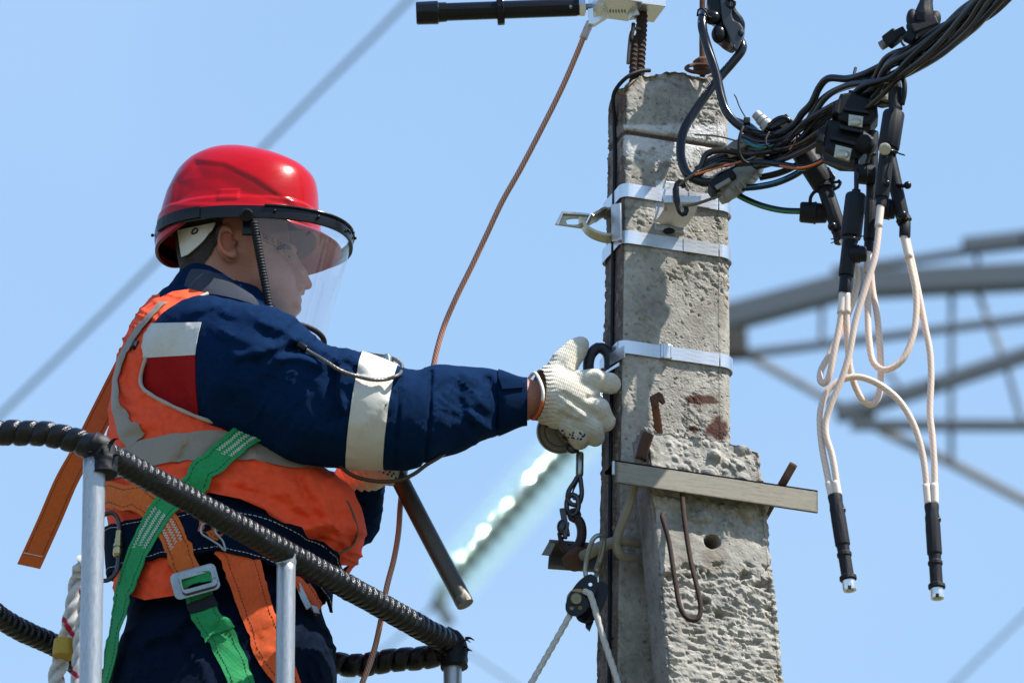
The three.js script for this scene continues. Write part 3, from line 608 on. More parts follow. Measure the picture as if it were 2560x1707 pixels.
// a body of stacked rounded sections: rows [py on the middle plane, rear px, front px, half breadth m]
function loft(rows, p = 2.3) {
  const R = rows.map((r) => ({ y: yAt(r[0], 0), c: PX((r[1] + r[2]) / 2), rx: (r[2] - r[1]) / 2 * S, rz: r[3] })).sort((a, b) => a.y - b.y), n = R.length;
  const cr = (a, b, c, d, t) => 0.5 * (2 * b + (c - a) * t + (2 * a - 5 * b + 4 * c - d) * t * t + (3 * b - a - 3 * c + d) * t * t * t);
  return (x, y, z) => {
    const yy = clamp(y, R[0].y, R[n - 1].y); let i = 0; while (i < n - 2 && R[i + 1].y < yy) i++;
    const t = (yy - R[i].y) / (R[i + 1].y - R[i].y), A = R[Math.max(0, i - 1)], B = R[i], C = R[i + 1], D = R[Math.min(n - 1, i + 2)], c = cr(A.c, B.c, C.c, D.c, t), rx = cr(A.rx, B.rx, C.rx, D.rx, t), rz = cr(A.rz, B.rz, C.rz, D.rz, t);
    const X = Math.abs(x - c) / rx, Z = Math.abs(z) / rz, k = Math.pow(Math.pow(X, p) + Math.pow(Z, p), 1 / p);
    const gx = k > 1e-4 ? Math.pow(X / k, p - 1) / rx : 1 / rx, gz = k > 1e-4 ? Math.pow(Z / k, p - 1) / rz : 1 / rz;
    const d = (k - 1) / Math.max(Math.hypot(gx, gz), 1e-3), e = Math.max(R[0].y - y, y - R[n - 1].y);
    return e > 0 ? (d > 0 ? Math.hypot(d, e) : e) : d;
  };
}

// ------------------------------------------------------------------ the worker's shape
const torsoRows = [[690, 440, 600, 0.060], [730, 408, 645, 0.072], [770, 374, 680, 0.092], [820, 342, 705, 0.128], [880, 318, 720, 0.168], [950, 301, 735, 0.188], [1050, 288, 748, 0.190], [1150, 281, 770, 0.196], [1250, 284, 835, 0.205], [1330, 292, 868, 0.203], [1400, 300, 850, 0.198], [1480, 308, 800, 0.197], [1560, 312, 800, 0.195], [1650, 316, 800, 0.190]];
const torso = loft(torsoRows);
const rightArm = chain([[510, 872, 0.155, 132], [640, 940, 0.195, 161], [770, 1016, 0.205, 133], [880, 1026, 0.190, 134], [1000, 1050, 0.160, 115], [1110, 1028, 0.115, 101], [1210, 1006, 0.085, 76], [1308, 1003, 0.065, 57]]);
const leftArm = chain([[540, 905, -0.150, 130], [640, 1100, -0.19, 125], [770, 1335, -0.17, 105], [862, 1285, -0.09, 82], [902, 1210, -0.03, 60]]);
const sleeveFolds = foldField([
  [0.0055, 16, [[560, 832], [630, 862], [659, 895]]], [0.009, 13, [[590, 890], [650, 880], [732, 852]]], [0.009, 13, [[693, 895], [745, 890], [800, 912]]], [-0.009, 16, [[660, 838], [735, 868]]], [-0.008, 12, [[640, 905], [690, 884], [745, 873], [800, 892]]],
  [0.004, 32, [[500, 776], [590, 778], [650, 796]]], [0.0035, 13, [[465, 784], [534, 762]]], [-0.003, 12, [[474, 800], [540, 778]]], [-0.003, 16, [[560, 800], [650, 822]]],
  [0.009, 10, [[851, 925], [848, 986], [857, 1024]]], [-0.008, 13, [[832, 930], [830, 990], [845, 1045]]], [0.012, 26, [[796, 888], [856, 900]]], [-0.008, 12, [[866, 912], [905, 940]]],
  [-0.004, 5, [[998, 935], [994, 1050], [985, 1165]]], [-0.0055, 5, [[1077, 930], [1074, 1040], [1060, 1165]]], [0.009, 26, [[1095, 934], [1172, 944]]],
  [0.005, 13, [[1187, 990], [1218, 1020]]], [-0.007, 9, [[1220, 950], [1247, 1004], [1240, 1062]]], [0.006, 14, [[1172, 1036], [1228, 1078]]], [-0.005, 12, [[1150, 1010], [1180, 1072]]], [0.005, 16, [[1120, 985], [1110, 1060]]], [-0.005, 12, [[1145, 950], [1150, 1000]]],
  [0.005, 34, [[560, 960], [700, 1050], [800, 1080]]], [-0.005, 30, [[590, 1010], [690, 1085]]], [-0.004, 26, [[700, 940], [640, 995], [560, 1005]]], [0.005, 22, [[900, 1070], [960, 1010]]], [-0.003, 18, [[760, 960], [820, 1050]]],
  [0.004, 10, [[650, 806], [705, 824], [742, 850]]],
]);
const jacketBase = (x, y, z) => {
  let d = smin(torso(x, y, z) + 0.010 * sstep(yAt(960), yAt(1080), y), rightArm(x, y, z), 0.036);
  if (z < 0.05) d = smin(d, leftArm(x, y, z), 0.04);
  return d;
};
const jacketDisp = (x, y, z) => { const [px, py] = toPx(x, y, z), cr = px > 500 ? sstep(500, 560, px) : 0.3; return sleeveFolds(px, py) + cr * (0.0024 * crease(px, py, 0.5, 150, 34, 1) + 0.0024 * crease(px, py, -0.9, 120, 30, 2)) * sstep(1260, 1200, px) + 0.0022 * fbm(x * 16 + z * 9, y * 22, z * 16, 3) + 0.0012 * fbm(x * 55, y * 40, z * 50, 2); };
const jacketF = (x, y, z) => { const d = jacketBase(x, y, z); return Math.abs(d) < 0.05 ? d - jacketDisp(x, y, z) : d; };
const vestFolds = foldField([
  [0.006, 14, [[420, 1215], [520, 1195], [640, 1215]]], [-0.006, 13, [[480, 1222], [600, 1222]]], [0.012, 16, [[560, 1225], [660, 1262], [740, 1330], [790, 1315], [880, 1318]]], [-0.007, 13, [[600, 1222], [700, 1260], [770, 1300]]],
  [0.009, 16, [[770, 1190], [810, 1260], [822, 1310]]], [-0.007, 12, [[745, 1200], [780, 1270], [800, 1300]]], [0.010, 14, [[800, 1400], [850, 1330]]], [-0.008, 11, [[820, 1405], [850, 1365], [862, 1380]]], [-0.009, 10, [[770, 1380], [800, 1345]]],
  [0.006, 22, [[640, 1150], [740, 1235]]], [0.005, 20, [[340, 1060], [470, 1080], [560, 1090]]], [-0.005, 14, [[330, 1090], [400, 1075]]], [0.005, 10, [[430, 1140], [455, 1100]]], [-0.006, 9, [[446, 1150], [475, 1105]]],
  [-0.005, 12, [[380, 850], [350, 960]]], [0.006, 14, [[300, 900], [290, 1010]]], [0.005, 16, [[320, 1180], [420, 1215]]], [-0.005, 12, [[320, 1210], [400, 1225]]],
]);
const belly = W(800, 1318, 0.03);
const vestF = (x, y, z) => {
  let d = smin(torso(x, y, z), ellip(x, y, z, belly, 92 * S, 86 * S, 0.13), 0.06) - 0.010;
  if (Math.abs(d) < 0.05) { const [px, py] = toPx(x, y, z); d -= vestFolds(px, py) + 0.0058 * crease(px, py, 0.35, 190, 46, 5) + 0.0048 * crease(px, py, 1.1, 160, 50, 6) - 0.0022 + 0.003 * fbm(x * 12, y * 18, z * 12, 3) + 0.0012 * fbm(x * 50, y * 50, z * 50, 2); }
  return d;
};
const hips = loft([[1330, 330, 790, 0.150], [1420, 332, 795, 0.160], [1500, 332, 800, 0.165], [1600, 322, 830, 0.178], [1650, 300, 842, 0.196], [1707, 292, 850, 0.203], [1850, 300, 830, 0.195], [1960, 330, 800, 0.17]]);
const legs = [chain([[520, 1800, 0.10, 150], [580, 2150, 0.11, 105], [540, 2640, 0.11, 80], [545, 2790, 0.11, 76]]), chain([[610, 1800, -0.10, 150], [640, 2150, -0.11, 105], [620, 2640, -0.11, 80], [625, 2790, -0.11, 76]])];
const trouserFolds = foldField([[-0.006, 14, [[700, 1520], [640, 1600], [620, 1707]]], [0.006, 18, [[760, 1560], [700, 1640], [690, 1720]]], [-0.007, 12, [[480, 1560], [420, 1640]]], [0.006, 16, [[380, 1590], [450, 1540], [560, 1550]]], [-0.005, 12, [[340, 1640], [450, 1600]]]]);
const trousersF = (x, y, z) => {
  let d = hips(x, y, z); d = smin(d, legs[0](x, y, z), 0.06); d = smin(d, legs[1](x, y, z), 0.06);
  if (Math.abs(d) < 0.05) { const [px, py] = toPx(x, y, z); d -= trouserFolds(px, py) + 0.006 * crease(px, py, 0.9, 200, 50, 8) + 0.005 * crease(px, py, -0.5, 200, 55, 9) - 0.002 + 0.004 * fbm(x * 9, y * 9, z * 9, 3) + 0.0014 * fbm(x * 40, y * 40, z * 40, 2); }
  return d;
};
const H = (px, py, z) => W(px, py, z);
const skull = H(578, 560, 0), earC = H(570, 607, 0.077), earIn = H(574, 606, 0.092), eyeC = H(722, 641, 0.031), cheek = H(686, 700, 0.034);
const headChain = chain([[632, 655, 0, 92], [672, 722, 0, 66], [712, 778, 0, 27]]), noseChain = chain([[734, 650, 0, 14], [752, 682, 0, 13], [768, 712, 0, 12]]), neckChain = chain([[535, 640, 0, 84], [540, 800, 0, 88]]);
const noseWing = [H(752, 716, 0.012), H(752, 716, -0.012)], lipU = H(739, 751, 0), lipL = H(738, 770, 0), brow = H(718, 626, 0.028);
const headF = (x, y, z) => {
  let d = ellip(x, y, z, skull, 142 * S, 140 * S, 0.077);
  d = smin(d, headChain(x, y, z, 0.02), 0.04); d = smin(d, neckChain(x, y, z), 0.03);
  const az = Math.abs(z);
  d = smin(d, ellip(x, y, az, cheek, 42 * S, 46 * S, 0.026), 0.025);
  d = smin(d, ellip(x, y, az, brow, 24 * S, 14 * S, 0.024), 0.014);
  d = smax(d, -ellip(x, y, az, H0.sock, 17 * S, 13 * S, 0.018), 0.010);
  d = smin(d, noseChain(x, y, z, 0.008), 0.012); d = smin(d, Math.hypot(x - noseWing[0].x, y - noseWing[0].y, az - 0.012) - 9 * S, 0.006);
  d = smin(d, ellip(x, y, z, lipU, 12 * S, 7 * S, 0.021), 0.006); d = smin(d, ellip(x, y, z, lipL, 13 * S, 9 * S, 0.020), 0.006);
  d = smin(d, ellip(x, y, z, H0.muz, 28 * S, 40 * S, 0.03), 0.02); d = smin(d, cone(x, y, z, H0.ph0, H0.ph1, 13 * S, 12 * S), 0.012);
  d = smin(d, ellip(x, y, az, H0.ball, 10 * S, 9 * S, 0.011), 0.003);
  // ear
  const c = Math.cos(0.22), s = Math.sin(0.22), ex = (x - earC.x) * c + (y - earC.y) * s, ey = -(x - earC.x) * s + (y - earC.y) * c, ez = z - earC.z - 0.3 * -(x - earC.x);
  const k = Math.hypot(ex / (27 * S), ey / (43 * S)), rim = Math.hypot((k - 0.83) * 30 * S, ez - 0.006) - 6.5 * S, bowl = Math.max(Math.hypot(ex / 25 / S, ey / 40 / S) - 1, 0) * 20 * S + Math.abs(ez + 0.003) - 0.004;
  let e = smin(rim, bowl, 0.004); if (ex > 12 * S) e = e + (ex - 12 * S) * 0.9;
  e = smin(e, Math.hypot(ex - 16 * S, ey + 2 * S, ez + 0.0) - 7 * S, 0.005); e = smin(e, Math.hypot(ex - 4 * S, ey + 36 * S, ez - 0.002) - 8 * S, 0.006);
  if (z > 0.03) d = smin(d, e, 0.004);
  return d;
};
const H0 = { ph0: H(742, 716, 0), ph1: H(730, 752, 0), sock: H(733, 643, 0.033), muz: H(712, 758, 0), ball: H(719, 643, 0.031) };
const wristF = chain([[1230, 1003, 0.078, 45], [1300, 1000, 0.066, 43], [1362, 995, 0.06, 42]]);

const person = thing('person', 'person in navy workwear and orange high visibility vest reaching one gloved hand to the pole', 'person', W(560, 2830, 0));
{
  // body: head and neck on a fine grid, the covered rest on a coarse one
  const skinCol = (x, y, z) => { const [px, py] = toPx(x, y, z); let c = [1, 1, 1]; const m = (q, t) => { t = clamp(t); c = c.map((v, i) => lerp(v, q[i], t)); };
    m([1.08, 0.72, 0.66], Math.max(sstep(34, 12, Math.hypot(px - 568, py - 608)), sstep(20, 6, Math.hypot(px - 770, py - 712)))); m([0.86, 0.52, 0.50], sstep(15, 7, Math.hypot((px - 742) * 0.8, py - 761)) * (z > -0.03 ? 1 : 0)); m([0.72, 0.72, 0.74], sstep(40, 20, Math.hypot(px - 705, py - 780)) * 0.6); m([0.62, 0.5, 0.48], sstep(16, 6, Math.hypot(px - 585, py - 612))); return c; };
  const head = isoMesh(headF, V(PX(430), W(0, 815, 0).y, -0.115), V(PX(800), W(0, 440, 0).y, 0.13), 0.0026, { col: skinCol });
  const inner = (x, y, z) => smin(torso(x, y, z) + 0.035, Math.min(rightArm(x, y, z) + 0.034, 9), 0.03);
  const rest = isoMesh((x, y, z) => { let d = Math.max(inner(x, y, z), -9); if (x > PX(1180)) d = Math.min(d, wristF(x, y, z)); d = smin(d, neckChain(x, y, z), 0.02); return d; }, W(270, 1500, -0.25), V(PX(1400), W(0, 770, -0.02).y, 0.30), 0.0075, { col: skinCol });
  part(person, 'body', [head, rest], M.skin);
  part(person, 'eye', ball(H(721, 642, 0.036), 6.5 * S, 4.5 * S, 0.006), std(lin(0.02, 0.02, 0.02), 0.2));
  part(person, 'eyebrow', tube([[692, 622, 0.062], [712, 616, 0.055], [732, 622, 0.036]], (s) => (4 + 2 * Math.sin(s * 3.1)) * S), M.hairMat);
  const hairPoly = [[400, 540], [560, 540], [548, 575], [538, 612], [520, 645], [500, 668], [478, 682], [455, 680], [400, 690]];
  part(person, 'hair', isoMesh((x, y, z) => headF(x, y, z) - 0.0025 - 0.0012 * noise(x * 400, y * 300, z * 400), V(PX(425), yAt(720), -0.10), V(PX(590), yAt(540), 0.10), 0.0035, { keep: (x, y, z) => { const [px, py] = toPx(x, y, Math.max(z, 0)); return polySD(hairPoly, px, py) * S + 0.0015 * noise(x * 300, y * 300, z * 300); } }), M.hairMat);

  // jacket
  const jk = isoMesh(jacketF, V(PX(255), yAt(1500), -0.36), V(PX(1322), W(0, 715, 0.05).y, 0.345), 0.0052, { keep: (x, y, z) => { const [px, py] = toPx(x, y, z); return z > 0 ? px - 1310 - (py - 1003) * 0.06 : -1; } });
  const jacket = part(person, 'jacket', jk, M.navy);
  // red yoke and tape let into the back of the sleeve
  const panel = (L, R, off, th, f = jacketF, n = 26, m = 26) => { // between two edge lines given in photo pixels
    const cl = new THREE.CatmullRomCurve3(L.map((p) => V(p[0], p[1], 0))), cr = new THREE.CatmullRomCurve3(R.map((p) => V(p[0], p[1], 0))), rows = [], nr = [];
    for (let i = 0; i <= m; i++) { rows.push([]); nr.push([]); const a = cl.getPoint(i / m), b = cr.getPoint(i / m); for (let j = 0; j <= n; j++) { const q = a.clone().lerp(b, j / n), p = hit(f, q.x, q.y, 1.2, -0.8, off) ?? W(q.x, q.y, 0); rows[i].push(p); nr[i].push(grad(f, p.x, p.y, p.z, 0.003)); } }
    return sheet(rows, nr, th);
  };
  part(jacket, 'red_panel', panel([[330, 895], [325, 950], [330, 1000], [352, 1040]], [[486, 886], [486, 940], [489, 990], [497, 1060]], 0.0016, 0.0016), M.redCloth);
  part(jacket, 'reflective_tape', panel([[356, 808], [345, 850], [334, 896]], [[502, 805], [492, 845], [486, 887]], 0.0028, 0.0012), M.tapePale);
  // collar: a stand of cloth round the neck
  {
    const B = [[405, 760, 0.0], [440, 760, 0.075], [530, 752, 0.125], [640, 775, 0.125], [712, 818, 0.08], [730, 845, 0.0], [712, 900, -0.08], [600, 890, -0.12], [500, 850, -0.11], [430, 800, -0.07]], T = [[462, 668, 0.0], [482, 657, 0.05], [530, 668, 0.082], [598, 712, 0.088], [668, 768, 0.072], [722, 818, 0.0], [668, 842, -0.072], [598, 790, -0.085], [530, 740, -0.08], [482, 690, -0.05]];
    const cb = new THREE.CatmullRomCurve3(PT(B), true), ct = new THREE.CatmullRomCurve3(PT(T), true), rows = [], nr = [], n = 120, m = 12, c = W(560, 760, 0);
    for (let i = 0; i <= m; i++) { rows.push([]); nr.push([]); for (let j = 0; j <= n; j++) { const u = j / n, p = cb.getPoint(u).lerp(ct.getPoint(u), i / m), o = p.clone().sub(c).setY(0).normalize(); p.addScaledVector(o, 0.008 * Math.sin(i / m * 3.0) + 0.003 * noise(u * 14, i / m * 3, 2)); rows[i].push(p); nr[i].push(o); } }
    const col = part(jacket, 'collar', sheet(rows, nr, 0.004), M.navy);
    part(col, 'collar_patch', (() => { const r = [], q = []; for (let i = 2; i <= m - 2; i++) { r.push([]); q.push([]); for (let j = 14; j <= 38; j++) { r[i - 2].push(rows[i][j].clone().addScaledVector(nr[i][j], 0.0014)); q[i - 2].push(nr[i][j]); } } return sheet(r, q, 0.001); })(), phy(lin(0.035, 0.045, 0.07), 0.9, 0, { map: clothTone, bumpMap: weave, bumpScale: 0.0006 }));
  }
  // pale tape round the sleeve, cuff and its tab
  const ringBand = (A, B, w, f, off, th) => { // A, B photo pixels of the tape's middle on the near side (top, bottom), w metres
    const c = W((A[0] + B[0]) / 2, (A[1] + B[1]) / 2, A[2]), up = W(A[0], A[1], A[2]).sub(W(B[0], B[1], A[2])).normalize(), ax = V(up.y, -up.x, 0), zz = V(0, 0, 1), rows = [], nr = [], n = 96, m = 6;
    for (let i = 0; i <= m; i++) { rows.push([]); nr.push([]); for (let j = 0; j <= n; j++) {
      const a = j / n * Math.PI * 2, dir = up.clone().multiplyScalar(Math.cos(a)).addScaledVector(zz, Math.sin(a)), o = c.clone().addScaledVector(ax, (i / m - 0.5) * w); let t = 0.25;
      for (let k = 0; k < 60; k++) { const q = o.clone().addScaledVector(dir, t), d = f(q.x, q.y, q.z) - off; t -= d * 0.7; if (Math.abs(d) < 0.0002) break; }
      rows[i].push(o.addScaledVector(dir, t)); nr[i].push(dir);
    } }
    return sheet(rows, nr, th);
  };
  const armF = (x, y, z) => { let d = rightArm(x, y, z); const [px, py] = toPx(x, y, z); return d - sleeveFolds(px, py) - 0.0016 * fbm(x * 16 + z * 9, y * 22, z * 16, 3); };
  const sb = ringBand([950, 932, 0.175], [912, 1158, 0.175], 0.064, (x, y, z) => rightArm(x, y, z) - jacketDisp(x, y, z), 0.0024, 0.0014);
  part(jacket, 'sleeve_tape', sb, M.tapePale);
  part(jacket, 'cuff', ringBand([1282, 945, 0.07], [1282, 1062, 0.07], 0.052, armF, 0.003, 0.005), M.navy);
  part(jacket, 'cuff_tab', panel([[1246, 942], [1252, 958], [1256, 972]], [[1296, 940], [1306, 954], [1312, 968]], 0.0085, 0.003, armF, 10, 6), M.navy);
  // knitted far cuff
  part(jacket, 'far_cuff', tube([[878, 1245, -0.05], [890, 1215, -0.04], [900, 1192, -0.03]], (s) => (66 - 6 * s) * S, { radial: 40, bump: (a) => 0.0016 * Math.sin(a * 26), cap: false }), M.navyDark);

  // trousers and boots
  const tr = isoMesh(trousersF, V(PX(270), W(0, 2800, 0).y, -0.26), V(PX(880), yAt(1335), 0.28), 0.0085, {});
  part(person, 'trousers', tr, M.navyDark);
  for (const [x, z] of [[565, 0.11], [645, -0.11]]) part(person, 'boot', [ball([x + 40, 2835, z], 0.135, 0.05, 0.05), ball([x - 10, 2790, z], 0.06, 0.08, 0.05)], M.blackMatt);

  // gloves
  ZOFF = 0.016;
  const fingers = [
    chain([[1326, 990, 0.062, 57], [1356, 990, 0.062, 52], [1400, 1000, 0.058, 66], [1448, 1014, 0.056, 62]]),
    chain([[1385, 952, 0.056, 40], [1412, 908, 0.052, 31], [1436, 878, 0.048, 26], [1453, 861, 0.046, 20]]),
    chain([[1440, 962, 0.070, 38], [1486, 952, 0.074, 27], [1524, 958, 0.064, 23], [1540, 966, 0.046, 19]]),
    chain([[1450, 1008, 0.074, 37], [1496, 1024, 0.072, 27], [1514, 1054, 0.054, 22], [1496, 1060, 0.03, 19]]),
    chain([[1444, 1042, 0.070, 34], [1480, 1070, 0.064, 25], [1488, 1092, 0.046, 21], [1468, 1090, 0.028, 18]]),
    chain([[1426, 1062, 0.062, 30], [1450, 1090, 0.056, 22], [1450, 1102, 0.040, 19], [1432, 1094, 0.028, 17]]),
  ];
  const gloveFolds = foldField([[-0.004, 7, [[1410, 985], [1450, 1012], [1492, 1036]]], [0.004, 9, [[1420, 1012], [1462, 1040]]], [-0.0035, 6, [[1400, 1035], [1445, 1052]]], [0.0035, 7, [[1404, 1020], [1440, 1044]]], [-0.005, 7, [[1470, 995], [1496, 992]]], [-0.003, 6, [[1420, 925], [1445, 938]]]]);
  const gloveF = (x, y, z) => {
    let d = fingers[0](x, y, z, 0.02); d = smin(d, fingers[1](x, y, z, 0.015), 0.022); for (let i = 2; i < 6; i++) d = smin(d, fingers[i](x, y, z, 0.01), 0.0035);
    const [px, py] = toPx(x, y, z), cuffy = sstep(1400, 1365, px); return d - gloveFolds(px, py) - 0.0012 * Math.sin((py - 985) * 0.62) * cuffy - 0.0009 * fbm(x * 90, y * 90, z * 90, 3);
  };
  const gl = isoMesh(gloveF, V(PX(1320), W(0, 1130, 0.12).y, -0.03), V(PX(1575), W(0, 815, 0.03).y, 0.17), 0.0026, { keep: (x, y, z) => -(x - PX(1334) - (z - 0.06) * 0.36), uv: (x, y, z) => [x + 0.25 * y, y - 0.15 * x + z * 0.5] });
  const glove = part(person, 'glove', gl, M.knit, 'cream knitted glove with an orange edge, at the pole');
  const hem = [[1333, 933, 0.062], [1348, 948, 0.096], [1358, 985, 0.113], [1351, 1022, 0.10], [1334, 1047, 0.064], [1318, 1020, 0.024], [1316, 965, 0.024]];
  const hemPts = hem.map((h) => { const p = W(h[0], h[1], h[2]); return p; });
  part(glove, 'hem', tube(hemPts, 4.2 * S, { closed: true, radial: 10, col: (s) => (s > 0.33 && s < 0.66) ? [0.62, 0.10, 0.02] : [0.72, 0.68, 0.6] }), std(lin(1, 1, 1), 0.9, 0, { vertexColors: true }));
  { const d = []; for (let k = 0; k < 26; k++) { const u = rnd(), px = 1395 + u * 68 + rnd() * 4, py = 1074 + (k % 3) * 7 + u * 10 + rnd() * 3, p = hit(gloveF, px, py); if (p) { const n = grad(gloveF, p.x, p.y, p.z, 0.003), g = new THREE.SphereGeometry(2.6 * S, 8, 6); g.scale(1, 1, 1); g.translate(p.x, p.y, p.z); d.push(g); } }
    const m = part(glove, 'grip_dots', d, std(lin(0.02, 0.03, 0.05), 0.6)); m.userData.kind = 'stuff'; }
  ZOFF = 0;
  // the other hand, low behind the sleeve
  const lf = [chain([[885, 1195, -0.02, 50], [915, 1178, 0.0, 48], [945, 1172, 0.012, 42]]), chain([[935, 1160, 0.02, 26], [978, 1160, 0.03, 22], [1000, 1180, 0.02, 18]]), chain([[935, 1185, 0.02, 26], [975, 1190, 0.03, 21], [1000, 1200, 0.015, 17]])];
  const gloveL = (x, y, z) => { let d = lf[0](x, y, z, 0.02); for (let i = 1; i < 3; i++) d = smin(d, lf[i](x, y, z, 0.01), 0.010); const [px, py] = toPx(x, y, z); return d - 0.0016 * Math.sin((px * 0.8 - py * 0.5) * 0.42) * sstep(960, 900, px); };
  const gl2 = part(person, 'glove', isoMesh(gloveL, V(PX(825), W(0, 1270, 0.05).y, -0.11), V(PX(1035), W(0, 1085, -0.02).y, 0.10), 0.0032, {}), M.knit, 'cream knitted glove on the hand holding the bar');
  { const d = []; for (let k = 0; k < 12; k++) { const p = hit(gloveL, 934 + k * 5, 1162 + (k % 2) * 8 + k * 2.2); if (p) { const g = new THREE.SphereGeometry(3 * S, 8, 6); g.translate(p.x, p.y, p.z); d.push(g); } } const m = part(gl2, 'grip_dots', d, std(lin(0.02, 0.03, 0.05), 0.6)); m.userData.kind = 'stuff'; }

  // vest
  const K = [[100, 600], [396, 700], [398, 744], [430, 728], [475, 722], [518, 734], [500, 742], [470, 765], [440, 797], [405, 838], [372, 880], [357, 915], [350, 948], [356, 970], [385, 992], [440, 1020], [500, 1045], [560, 1065], [620, 1085], [700, 1120], [800, 1135], [1000, 1135], [1000, 1420], [850, 1413], [800, 1397], [748, 1412], [708, 1335], [662, 1274], [600, 1247], [517, 1230], [474, 1300], [470, 1470], [440, 1488], [360, 1500], [300, 1480], [100, 1480]];
  const vest = part(person, 'vest', isoMesh(vestF, V(PX(262), yAt(1640, 0.0), -0.25), V(PX(930), W(0, 716, 0.1).y, 0.27), 0.005, { keep: (x, y, z) => { const [px, py] = toPx(x, y, z); if (z < -0.02) { const [, pm] = toPx(x, y, 0); return Math.max(760 - pm, pm - 1480, leftArm(x, y, z) < 0.03 ? 20 : -20) * S; } return polySD(K, px, py) * S; } }), M.vest);
  const vf = (x, y, z) => vestF(x, y, z), onVest = (L, off = 0.001) => L.map((p) => hit(vf, p[0], p[1], 1.2, -0.8, off) ?? W(p[0], p[1], 0));
  part(vest, 'piping', tube(onVest(K.slice(5, 20), 0.002), 5 * S, { radial: 10, bump: (a, s) => 0.0004 * Math.sin(s * 900) }), M.piping);
  part(vest, 'hem_trim', tube(onVest([[868, 1252], [884, 1290], [893, 1330], [880, 1362], [858, 1378], [828, 1386]], 0.001), 3.4 * S), std(lin(0.14, 0.10, 0.07), 0.7));
  part(vest, 'reflective_tape', strapOn(vf, [W(330, 1185, -0.10), W(300, 1170, -0.03), [312, 1158], [350, 1138], [400, 1128], [480, 1117], [560, 1114], [640, 1124], [720, 1142], [790, 1158]], 0.054, 0.0035, { th: 0.0012 }), M.tape);
  part(vest, 'reflective_tape', strapOn(vf, [[408, 758], [372, 798], [338, 840], [308, 892], [289, 955], [289, 1012], [312, 1064], [344, 1104]], (t) => 0.020 + 0.026 * t, 0.004, { th: 0.0012 }), M.tape);
  part(vest, 'dark_tab', (() => { const p = hit(vf, 338, 862); return box(p, 16 * S, 22 * S, 0.012, [0, 0.6, -0.45]); })(), M.blackMatt);
}
